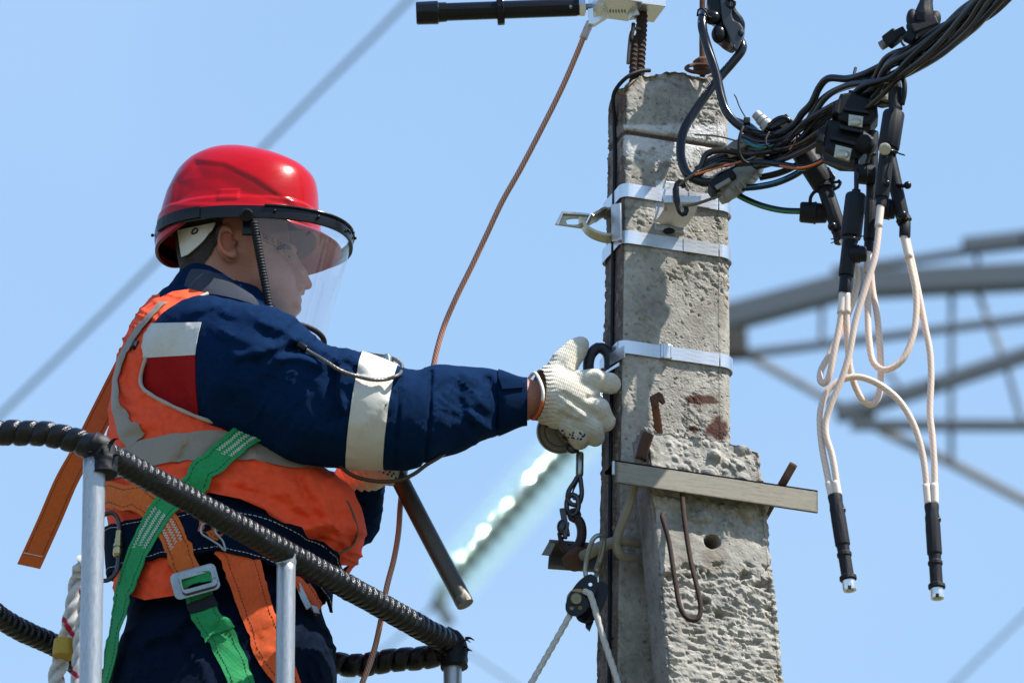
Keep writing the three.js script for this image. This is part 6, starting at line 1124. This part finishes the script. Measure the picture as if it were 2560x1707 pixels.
  // ties
  const tie = (pts, r = 3) => part(t, 'cable_tie', tube(pts, r * S, { radial: 8 }), M.blackMatt);
  tie([[1868, 305, 0.185], [1855, 325, 0.195], [1848, 355, 0.195], [1850, 385, 0.19], [1862, 404, 0.185], [1885, 410, 0.175], [1905, 404, 0.16]], 4); part(t, 'cable_tie', [box([1868, 303, 0.19], 0.012, 0.012, 0.012), tube([[1866, 296, 0.19], [1850, 268, 0.19], [1840, 242, 0.19], [1836, 236, 0.19]], 1.6 * S)], M.blackMatt, 'tie with a long thin tail sticking up');
  tie([[1924, 330, 0.2], [1915, 350, 0.205], [1920, 368, 0.205], [1950, 380, 0.2], [1960, 384, 0.19]]); tie([[1975, 318, 0.21], [1990, 330, 0.218], [2002, 338, 0.218], [2006, 342, 0.2]], 4);
  tie([[2140, 170, 0.28], [2136, 190, 0.302], [2138, 208, 0.302], [2150, 214, 0.29]], 4); tie([[2252, 92, 0.33], [2258, 110, 0.36], [2272, 122, 0.372], [2296, 130, 0.36]], 3.5);
  part(t, 'thin_wire', tube([[1738, 336, 0.07], [1790, 340, 0.10], [1830, 349, 0.14], [1856, 357, 0.175]], 2.2 * S), M.worn);
}
{ // tension clamp and the link that holds it
  const t = thing('tension_clamp', 'grey plastic tension clamp hung by a wire bail beside the pole', 'clamp', W(1840, 450, 0.14)), gp = std(lin(0.30, 0.29, 0.255), 0.45, 0, { map: galvTone, bumpMap: grainTex, bumpScale: 0.0004 }), z = 0.10;
  part(t, 'body', plate([[1772, 470], [1800, 450], [1850, 428], [1896, 410], [1914, 408], [1908, 432], [1890, 458], [1862, 482], [1836, 500], [1812, 505], [1796, 496], [1790, 484]], z, 0.045, { smooth: 80, bevel: 0.005 }), gp);
  const ribs = []; for (let k = 0; k < 5; k++) ribs.push(bar([1838 + k * 13, 462 - k * 8, z + 0.046], [1852 + k * 13, 476 - k * 9, z + 0.046], 0.0026, 0.006)); part(t, 'rib', ribs, gp).userData.kind = 'stuff';
  part(t, 'wedge', bar([1776, 478, z + 0.03], [1836, 444, z + 0.03], 0.020, 0.05), M.blackMatt); part(t, 'wedge', bar([1790, 470, z + 0.056], [1826, 449, z + 0.056], 0.008, 0.006), gp);
  part(t, 'sleeve', [turned([1800, 496, z + 0.03], [1836, 478, z + 0.03], [[0, 0.0001], [0, 0.012], [0.4, 0.014], [1, 0.010], [1, 0.0001]]), ball([1822, 482, z + 0.044], 0.009, 0.012, 0.008)], gp);
  part(t, 'top_shell', plate([[1812, 384], [1836, 366], [1866, 360], [1874, 376], [1850, 390], [1824, 396]], z, 0.03, { smooth: 40, bevel: 0.004 }), gp);
  part(t, 'bail', [tube([[1698, 464, 0.135], [1720, 446, 0.14], [1750, 428, 0.145], [1790, 410, 0.14]], 4.5 * S), tube([[1706, 516, 0.135], [1740, 510, 0.14], [1770, 500, 0.14], [1804, 488, 0.14]], 4 * S)], M.worn);
  const l = thing('plastic_link', 'black plastic link hooked through the anchor bracket eye', 'link', W(1702, 490, 0.135));
  part(l, 'hook', tube([[1710, 468, 0.134], [1706, 454, 0.134], [1695, 456, 0.134], [1690, 474, 0.134], [1692, 500, 0.134], [1698, 524, 0.134], [1706, 536, 0.134], [1716, 532, 0.134], [1716, 520, 0.134]], (s) => (s > 0.3 && s < 0.6 ? 8.5 : 6.5) * S, { radial: 14 }), M.blackPlastic);
}
{ // connector with a pale bolt head
  const t = thing('bolt_connector', 'small connector with a pale grey stepped bolt head on top of the bundle', 'connector', W(1905, 300, 0.17)), z = 0.18, pale = std(lin(0.36, 0.36, 0.35), 0.5);
  part(t, 'bolt_head', turned([1922, 318, z], [1890, 284, z], [[0, 0.0001], [0, 0.0125], [0.3, 0.0125], [0.3, 0.0085], [0.42, 0.0085], [0.42, 0.011], [0.62, 0.011], [0.62, 0.0075], [0.7, 0.0075], [0.7, 0.0095], [1, 0.009], [1, 0.0001]], 20, 0.3), pale);
  part(t, 'body', [box([1948, 312, z], 0.042, 0.016, 0.03, [0, 0, 0.5], 0.003), tube([[1920, 322, z + 0.01], [1938, 302, z + 0.012], [1960, 294, z + 0.012], [1978, 306, z + 0.01], [1984, 318, z]], 7 * S)], M.blackPlastic);
}
// ------------------------------------------------------------------ piercing connectors
ZOFF = 0.16;
const boltPale = std(lin(0.46, 0.44, 0.36), 0.4, 0.3, { roughnessMap: scuffTex });
function connector(label, cx, cy, z, k, rot, extra) {
  const t = thing('piercing_connector', label, 'connector', W(cx, cy, z)), q = (x, y) => { const c = Math.cos(rot), s = Math.sin(rot); return [cx + (x * c - y * s) * k, cy + (x * s + y * c) * k]; };
  part(t, 'body', [plate([[-48, -30], [-20, -40], [24, -36], [50, -20], [58, 6], [44, 34], [6, 44], [-34, 38], [-56, 12]].map(([x, y]) => q(x, y)), z - 0.03 * k, 0.055 * k, { bevel: 0.006 }), plate([[-30, -52], [10, -56], [34, -44], [30, -26], [-28, -30]].map(([x, y]) => q(x, y)), z - 0.02 * k, 0.04 * k, { bevel: 0.004 }), plate([[-62, -8], [-44, -22], [-40, 20], [-58, 22]].map(([x, y]) => q(x, y)), z - 0.02, 0.05 * k, { bevel: 0.004 })], M.blackMatt);
  part(t, 'rib', [plate([[-36, -22], [26, -26], [30, -18], [-34, -14]].map(([x, y]) => q(x, y)), z + 0.02 * k, 0.012 * k), plate([[-40, 24], [30, 26], [34, 34], [-34, 34]].map(([x, y]) => q(x, y)), z + 0.018 * k, 0.012 * k)], M.blackPlastic);
  part(t, 'bolt_plate', plate([[-20, -10], [18, -12], [20, 16], [-16, 18]].map(([x, y]) => q(x, y)), z + 0.024 * k, 0.006 * k, { bevel: 0.001 }), boltPale);
  part(t, 'bolt_head', ball([...q(1, 3), z + 0.030 * k], 0.011 * k, 0.008 * k, 0.004), boltPale);
  if (extra) extra(t);
  return t;
}
connector('black piercing connector highest of three, above the tall black adapter', 2205, 236, 0.22, 0.86, 0.1, (t) => {
  part(t, 'strap_loop', tube([[2236, 196, 0.29], [2252, 188, 0.29], [2261, 204, 0.29], [2262, 232, 0.29], [2256, 262, 0.285]], 6.5 * S), M.blackMatt); part(t, 'spout', turned([2242, 222, 0.28], [2240, 272, 0.28], [[0, 0.0001], [0, 0.011], [0.6, 0.011], [1, 0.0125], [1, 0.0001]]), M.blackMatt);
});
connector('black piercing connector in the middle of three, under the bundle', 2140, 302, 0.215, 0.98, 0.2);
connector('black piercing connector lowest of three, with the largest pale bolt plate', 2108, 382, 0.20, 1.12, 0.3, (t) => {
  part(t, 'side_cap', turned([2150, 350, 0.24], [2186, 372, 0.24], [[0, 0.0001], [0, 0.018], [0.7, 0.017], [1, 0.010], [1, 0.0001]]), M.blackMatt);
});
{
  const t = thing('branch_connector', 'cluster of black rubber capped connectors on the bundle near the top right', 'connector', W(2310, 40, 0.36)), z = 0.37;
  part(t, 'cap', turned([2308, 60, z], [2322, -30, z], [[0, 0.0001], [0, 0.016], [0.2, 0.019], [0.35, 0.0165], [0.6, 0.012], [1, 0.010], [1, 0.0001]]), M.blackMatt);
  part(t, 'cap', [ball([2282, 48, z], 0.011, 0.020, 0.012), ball([2286, 66, z], 0.014, 0.012, 0.012)], M.blackMatt); part(t, 'cap', ball([2336, 52, z], 0.012, 0.020, 0.012, [0, 0, -0.3]), M.blackMatt);
  part(t, 'body', [box([2312, 68, z], 0.05, 0.02, 0.03, [0, 0, 0.4], 0.004), bar([2290, 70, z], [2270, 104, z], 0.020, 0.02)], M.blackMatt);
  const u = thing('end_connector', 'small black box connector with a cut cable end left of the capped cluster', 'connector', W(2235, 98, 0.33));
  part(u, 'body', [bar([2216, 108, 0.33], [2248, 84, 0.34], 0.024, 0.026), box([2250, 86, 0.34], 0.022, 0.016, 0.024, [0, 0, 0.5], 0.003)], M.blackMatt);
  part(u, 'cable_end', turned([2218, 106, 0.33], [2203, 115, 0.33], [[0, 0.0001], [0, 0.0085], [1, 0.0085], [1, 0.0001]]), std(lin(0.16, 0.15, 0.14), 0.5));
}
// ------------------------------------------------------------------ earthing adapters: black turned tubes, with rubber caps
function adapter(label, segs, z) { // segs: [px, py, radius px] along the axis
  const t = thing('earthing_adapter', label, 'adapter', W(segs[0][0], segs[0][1], z));
  const P = segs.map(([x, y, r, dz]) => [W(x, y, z + (dz ?? 0)), r * S]), out = [];
  for (let i = 0; i < P.length - 1; i++) { if (segs[i][4] === 'end') continue; out.push(turned(P[i][0], P[i + 1][0], [[0, 0.0001], [0, P[i][1] * 0.94], [0.04, P[i][1]], [0.96, (segs[i + 1][5] ?? segs[i][2]) * S], [1, (segs[i + 1][5] ?? segs[i][2]) * S * 0.94], [1, 0.0001]], 32, 0.6)); }
  part(t, 'tube', out, M.blackMatt);
  return t;
}
const knob = (t, x, y, z, r) => part(t, 'knob', ball([x, y, z], r * S), M.blackPlastic);
const cap = (t, a, b, r, z) => part(t, 'rubber_cap', turned([...a, z], [...b, z], [[0, 0.0001], [0, r * 0.86 * S], [0.06, r * S], [0.5, r * 1.04 * S], [0.56, r * 1.12 * S], [0.62, r * 0.98 * S], [0.94, r * 0.92 * S], [1, r * 0.7 * S], [1, 0.0001]], 32, 0.5), M.blackMatt);
{
  const z = 0.30, t = adapter('thick black adapter tube hanging highest, holding the front copper lead', [[2238, 272, 15], [2236, 282, 27], [2222, 372, 24], [2218, 380, 18], [2206, 494, 13], [2203, 516, 12]], z);
  part(t, 'pale_stud', turned([2213, 372, z + 0.018], [2213, 374, z + 0.024], [[0, 0.0001], [0, 0.011], [0.8, 0.0105], [1, 0.008], [1, 0.0001]]), boltPale); knob(t, 2218, 458, z + 0.012, 9);
  part(t, 'cable_tie', [tube([[2200, 374, z + 0.012], [2224, 376, z + 0.02], [2244, 380, z + 0.01]], 4 * S), tube([[2238, 378, z + 0.012], [2250, 384, z + 0.02], [2264, 388, z + 0.02]], 2 * S)], M.blackPlastic);
  const u = adapter('black adapter tube slanting right behind the thick one', [[2222, 380, 17], [2258, 545, 19], [2264, 556, 14], [2263, 592, 14]], 0.26); knob(u, 2257, 538, 0.275, 13);
  part(u, 'side_pin', [tube([[2238, 462, 0.27], [2262, 465, 0.275]], 5 * S), ball([2270, 463, 0.275], 0.007)], M.blackPlastic); cap(u, [2206, 522], [2240, 524], 25, 0.245);
  const v = adapter('black adapter with a shoulder, hanging in the middle on a thin cable', [[2142, 475, 11], [2141, 488, 26], [2128, 594, 20], [2126, 602, 19], [2116, 690, 15], [2112, 734, 14]], 0.27);
  part(v, 'thin_cable', tube([[2150, 360, 0.18], [2144, 400, 0.22], [2142, 440, 0.26], [2142, 480, 0.27]], 6 * S), M.cable); cap(v, [2124, 636], [2168, 634], 21, 0.275);
  part(v, 'cable_tie', [tube([[2104, 594, 0.285], [2128, 596, 0.30], [2150, 592, 0.285]], 4 * S), tube([[2106, 592, 0.28], [2090, 596, 0.285], [2078, 598, 0.285]], 1.3 * S), tube([[2106, 594, 0.28], [2092, 602, 0.285], [2078, 608, 0.285]], 1.3 * S), tube([[2150, 591, 0.285], [2164, 590, 0.285]], 1.6 * S)], M.blackPlastic);
  const w = adapter('narrow black adapter partly hidden behind the other tubes', [[2184, 330, 14], [2180, 500, 14], [2179, 506, 15], [2174, 600, 12], [2172, 634, 11]], 0.22); cap(w, [2138, 434], [2192, 436], 25, 0.235);
  part(w, 'strap', tube([[2168, 412, 0.25], [2172, 396, 0.25], [2182, 386, 0.25], [2190, 384, 0.25]], 5 * S), M.blackMatt);
  const x = adapter('black adapter slanting down on the left below the lowest connector', [[1990, 352, 18], [2004, 372, 31], [2062, 462, 27], [2064, 472, 20], [2100, 580, 18], [2104, 606, 12]], 0.02); cap(x, [2000, 530], [2070, 534], 26, 0.0);
  part(x, 'strap', tube([[2026, 508, 0.015], [2028, 492, 0.02], [2040, 478, 0.025], [2056, 480, 0.025]], 4.5 * S), M.blackMatt); knob(x, 2082, 566, 0.035, 12);
  part(x, 'clip', [bar([2068, 422, 0.03], [2084, 448, 0.035], 0.010, 0.01), tube([[2074, 450, 0.035], [2092, 456, 0.035], [2102, 450, 0.035], [2098, 466, 0.035], [2084, 474, 0.035]], 4 * S)], M.blackPlastic);
}
// ------------------------------------------------------------------ clear-sheathed copper leads between them
{
  const laid = tex(64, 512, (u, v) => { const k = (u * 4 + v * 20) % 1, s = Math.pow(0.5 + 0.5 * Math.cos(k * 6.2832), 0.8), e = 0.5 + 0.5 * Math.cos(u * 6.2832 * 2); const q = lerp(s, 0.62, 0.55); return [lerp(0.62, 0.84, q), lerp(0.41, 0.66, q), lerp(0.30, 0.54, q)]; }, true, 1, 5);
  const lm = phy(lin(1, 1, 1), 0.34, 0, { map: laid, clearcoat: 0.6, clearcoatRoughness: 0.2 }), sleeveM = phy(lin(0.76, 0.63, 0.55), 0.4, 0, { clearcoat: 0.4, clearcoatRoughness: 0.3 });
  const lead = (label, pts, ends, r = 8.2) => { const b = pts[Math.floor(pts.length / 2)], t = thing('copper_lead', label, 'cable', W(...b)); part(t, 'lead', tube(pts, r * S, { radial: 18, step: 0.004 }), lm); for (const e of ends) part(t, 'clear_sleeve', tube(e, 9.8 * S, { radial: 18 }), sleeveM); return t; };
  lead('pale copper lead folded into the short narrow loop at the left', [[2106, 600, 0.22], [2128, 636, 0.225], [2141, 668, 0.23], [2144, 702, 0.23], [2130, 762, 0.235], [2100, 832, 0.24], [2074, 888, 0.245], [2053, 928, 0.25], [2052, 952, 0.255], [2062, 959, 0.26], [2072, 944, 0.265], [2086, 880, 0.27], [2102, 800, 0.27], [2109, 735, 0.27]], [[[2108, 732, 0.271], [2106, 760, 0.271], [2103, 784, 0.271]]]);
  lead('pale copper lead hanging in the long narrow loop between two black adapters', [[2118, 732, 0.27], [2117, 790, 0.268], [2120, 850, 0.262], [2126, 918, 0.255], [2140, 968, 0.25], [2160, 1002, 0.245], [2180, 1011, 0.24], [2196, 994, 0.235], [2203, 945, 0.23], [2202, 880, 0.23], [2194, 790, 0.225], [2182, 720, 0.222], [2175, 634, 0.22]], [[[2117, 734, 0.271], [2117, 760, 0.27], [2117, 784, 0.269]]]);
  lead('pale copper lead sagging in the wide loop to the slanting right adapter', [[2170, 634, 0.225], [2168, 690, 0.228], [2170, 750, 0.235], [2174, 850, 0.245], [2186, 908, 0.25], [2212, 925, 0.255], [2252, 905, 0.258], [2281, 849, 0.258], [2292, 782, 0.256], [2290, 724, 0.254], [2276, 660, 0.255], [2262, 592, 0.26]], [[[2171, 632, 0.225], [2170, 660, 0.227], [2169, 684, 0.228]], [[2261, 590, 0.26], [2267, 616, 0.259], [2273, 644, 0.258]]]);
  lead('pale copper lead crossing in front from the thick adapter down to the left black end', [[2203, 514, 0.30], [2199, 560, 0.302], [2194, 610, 0.304], [2186, 652, 0.305], [2162, 728, 0.305], [2139, 804, 0.303], [2125, 880, 0.30], [2107, 942, 0.297], [2078, 1012, 0.293], [2066, 1052, 0.29], [2066, 1088, 0.29], [2080, 1135, 0.29], [2090, 1190, 0.29], [2096, 1244, 0.29]], [[[2203, 512, 0.301], [2200, 542, 0.302], [2197, 568, 0.303]], [[2090, 1204, 0.29], [2094, 1226, 0.29], [2097, 1244, 0.29]]]);
  lead('pale copper lead hanging straight at the right down to the right black end', [[2267, 592, 0.255], [2280, 650, 0.25], [2297, 730, 0.25], [2313, 813, 0.25], [2326, 880, 0.25], [2329, 940, 0.25], [2326, 1034, 0.25], [2332, 1090, 0.25], [2337, 1168, 0.25], [2338, 1264, 0.25]], [[[2337, 1210, 0.25], [2338, 1236, 0.25], [2338, 1262, 0.25]]]);
  lead('pale copper lead arching between the two black ends', [[2080, 1244, 0.285], [2070, 1190, 0.285], [2057, 1123, 0.282], [2051, 1065, 0.28], [2053, 1022, 0.278], [2068, 980, 0.276], [2098, 953, 0.274], [2139, 942, 0.272], [2176, 950, 0.27], [2214, 971, 0.266], [2250, 1003, 0.262], [2281, 1052, 0.26], [2299, 1101, 0.256], [2310, 1150, 0.252], [2318, 1212, 0.25], [2322, 1264, 0.25]], [[[2073, 1206, 0.286], [2078, 1226, 0.286], [2081, 1244, 0.286]], [[2317, 1212, 0.25], [2320, 1238, 0.25], [2322, 1262, 0.25]]]);
  const end = (label, a, b, z) => {
    const t = thing('lead_end', label, 'cable end', W(a[0], a[1], z)), f = (k) => [lerp(a[0], b[0], k), lerp(a[1], b[1], k), z];
    const prof = [[0, 0.0001], [0, 0.0125], [0.02, 0.0130], [0.10, 0.0118], [0.16, 0.0132], [0.20, 0.0128], [0.28, 0.0132], [0.58, 0.0132], [0.60, 0.0112], [0.66, 0.0108], [0.68, 0.0130], [0.71, 0.0130], [0.73, 0.0112], [0.93, 0.0112], [0.95, 0.0150], [0.985, 0.0152], [1, 0.0130], [1, 0.0001]];
    part(t, 'boot', turned(f(0), f(0.9), prof, 30, 0.5), M.blackMatt); part(t, 'knob', ball([...f(0.16).slice(0, 2), z + 0.001].map((v, i) => i === 0 ? v + 13 : v), 0.0062), M.blackPlastic);
    part(t, 'plug', turned(f(0.885), f(1), [[0, 0.0001], [0, 0.0115], [0.5, 0.0118], [0.8, 0.0122], [1, 0.0115], [1, 0.007], [0.7, 0.006], [0.7, 0.0001]], 24, 0.3), M.alum2); part(t, 'plug_slot', box([...f(0.965)].map((v, i) => i === 2 ? v + 0.011 : v), 0.006, 0.006, 0.004), M.blackMatt);
  };
  end('black rubber end with a silver plug, left of the two, tilted', [2088, 1238], [2126, 1476], 0.288); end('black rubber end with a silver plug, right of the two, upright', [2330, 1262], [2345, 1496], 0.25);
}

ZOFF = 0;
// ------------------------------------------------------------------ far away, out of focus: steel gantry, insulator string, line wires
{
  const zF = -38, k = (16.44 - zF) / 16.44, B = (px) => px * S * k;           // real size of a photo pixel out there
  const steel = std(lin(0.125, 0.15, 0.175), 0.75, 0.1, { map: galvTone }), pale = std(lin(0.30, 0.28, 0.25), 0.7, 0.3, { map: galvTone });
  const t = thing('steel_gantry', 'blurred grey lattice steel gantry far behind on the right', 'gantry', W(2300, 1700, zF));
  const beam = (name, pts, w, mat = steel, dz = 0) => { const out = []; for (let i = 0; i < pts.length - 1; i++) { const a = W(pts[i][0], pts[i][1], zF + dz), b = W(pts[i + 1][0], pts[i + 1][1], zF + dz), d = b.clone().sub(a).normalize(); out.push(bar(a.addScaledVector(d, -0.02), b.addScaledVector(d, 0.02), B(w), B(w) * 0.8, V(0, 0, 1), 0.01)); } part(t, name, out, mat); };
  beam('chord', [[1770, 808], [2120, 714], [2640, 688]], 64);
  beam('chord', [[2090, 676], [2250, 655], [2424, 628]], 22, steel, -0.3); beam('gusset', [[2416, 616], [2560, 600], [2680, 584]], 42, steel, -0.2);
  beam('chord', [[1860, 886], [2150, 850], [2640, 786]], 22, steel, 0.1); beam('chord', [[2100, 1036], [2330, 966], [2640, 862]], 38, steel, 0.2); beam('chord', [[2136, 1062], [2640, 1064]], 27, steel, 0.3);
  beam('gusset', [[1770, 866], [1862, 862]], 66, std(lin(0.06, 0.055, 0.05), 0.8), 0.15); beam('gusset', [[2098, 1030], [2180, 1024]], 42, steel, 0.12);
  beam('brace', [[1880, 894], [2000, 960], [2112, 1022]], 19, pale, -0.5); beam('brace', [[2205, 1076], [2380, 1158], [2640, 1292]], 22, pale, -0.5);
  for (const [a, b, w] of [[[2057, 735], [2055, 860], 13], [[2381, 706], [2379, 1140], 14], [[2440, 716], [2508, 892], 15], [[2516, 910], [2552, 1040], 14], [[2222, 930], [2256, 980], 13], [[2444, 640], [2446, 700], 12]]) beam('brace', [a, b], w, w === 15 ? pale : steel, -0.25);
  beam('leg', [[2640, 560], [2660, 1300], [2690, 3000]], 60, steel, -0.6);

  // glass disc insulators
  const ins = thing('insulator_string', 'blurred string of green glass disc insulators behind the steel bar', 'insulator', W(1270, 1300, zF));
  const glass = phy(lin(0.93, 0.99, 0.975), 0.04, 0, { transmission: 0.91, thickness: 0, ior: 1.75 }), capM = std(lin(0.20, 0.22, 0.21), 0.6, 0.3);
  const a = W(1118, 1462, zF), b = W(1500, 1028, zF + 2.2), L = a.distanceTo(b), n = 13, pr = B(72);
  const axd = b.clone().sub(a).normalize();
  const at = (s) => a.clone().lerp(b, s);
  for (let i = 0; i < n; i++) {
    const cone = [[0.97 + 0.02 * Math.sin(i * 2.4), 0.12 + 0.012 * Math.sin(i * 1.7)]], p = at((i + 0.6) / n), q = at((i + 1.35) / n), slope = Math.tan(Math.acos(SUNDIR.clone().sub(rayOf(...toPx(p.x, p.y, p.z))).normalize().dot(axd))), d = p.distanceTo(q); for (const [r, f] of [[0.80, 0.8], [0.80 - [0.05, 0.012, 0.07, 0.02, 0.035, 0.008, 0.075, 0.03, 0.05, 0.01, 0.06, 0.02, 0.05][i], 1], [0.3, 1.3]]) { const [r0, t0] = cone[cone.length - 1]; cone.push([r, t0 + (r0 - r) * pr * slope * f / d]); } cone.forEach((c, k) => { cone[k] = [c[1], pr * c[0]]; });
    const prof = [[0.10, pr * 0.25], [0.14, pr * 0.80], [0.04, pr * 0.95], [0.08, pr], ...cone], shells = [];
    for (let s = 0; s < prof.length - 1; s++) { const l = new THREE.LatheGeometry([new THREE.Vector2(prof[s][1], prof[s][0] * d), new THREE.Vector2(prof[s + 1][1], prof[s + 1][0] * d)], 48); l.applyQuaternion(new THREE.Quaternion().setFromUnitVectors(V(0, 1, 0), axd)); l.translate(p.x, p.y, p.z); shells.push(l); }
    const m = part(ins, 'glass_disc', shells, glass);
    part(ins, 'metal_cap', turned(p, q, [[0.45, 0.0001], [0.45, pr * 0.33], [0.62, pr * 0.34], [0.9, pr * 0.26], [1.0, pr * 0.12], [1.33, pr * 0.10], [1.4, 0.0001]], 20, 0.5), capM);
  }
  part(ins, 'end_fitting', [tube([at(-0.0), W(1100, 1480, zF), W(1092, 1510, zF)], B(11), { step: 0.1 }), bar(W(1092, 1500, zF), W(1126, 1560, zF), B(28), B(18)), bar(W(1080, 1520, zF), W(1112, 1490, zF), B(24), B(16))], capM);
  // wires
  const wm = std(lin(0.05, 0.055, 0.065), 0.6, 0.2);
  const wire = (label, pts, w, z) => { const w0 = thing('line_wire', label, 'wire', W(...pts[1], z)); part(w0, 'strand', tube(pts.map(([x, y]) => W(x, y, z)), B(w) / 2, { radial: 10, step: 0.5 }), wm); };
  wire('blurred wire crossing the sky diagonally behind the red helmet', [[1200, -190], [1023, 0], [675, 350], [403, 640], [0, 1036], [-300, 1320]], 11, zF);
  wire('blurred wire running from the insulator string down to the lower left', [[1104, 1500], [960, 1624], [760, 1800]], 6, zF);
  wire('faint blurred wire at the bottom between basket and rope', [[1080, 1572], [1172, 1632], [1276, 1703], [1440, 1820]], 5, zF);
  wire('faint blurred wire in the lower right corner', [[2700, 1400], [2560, 1540], [2390, 1706], [2280, 1820]], 7, zF);
}
renderer.render(scene, camera);
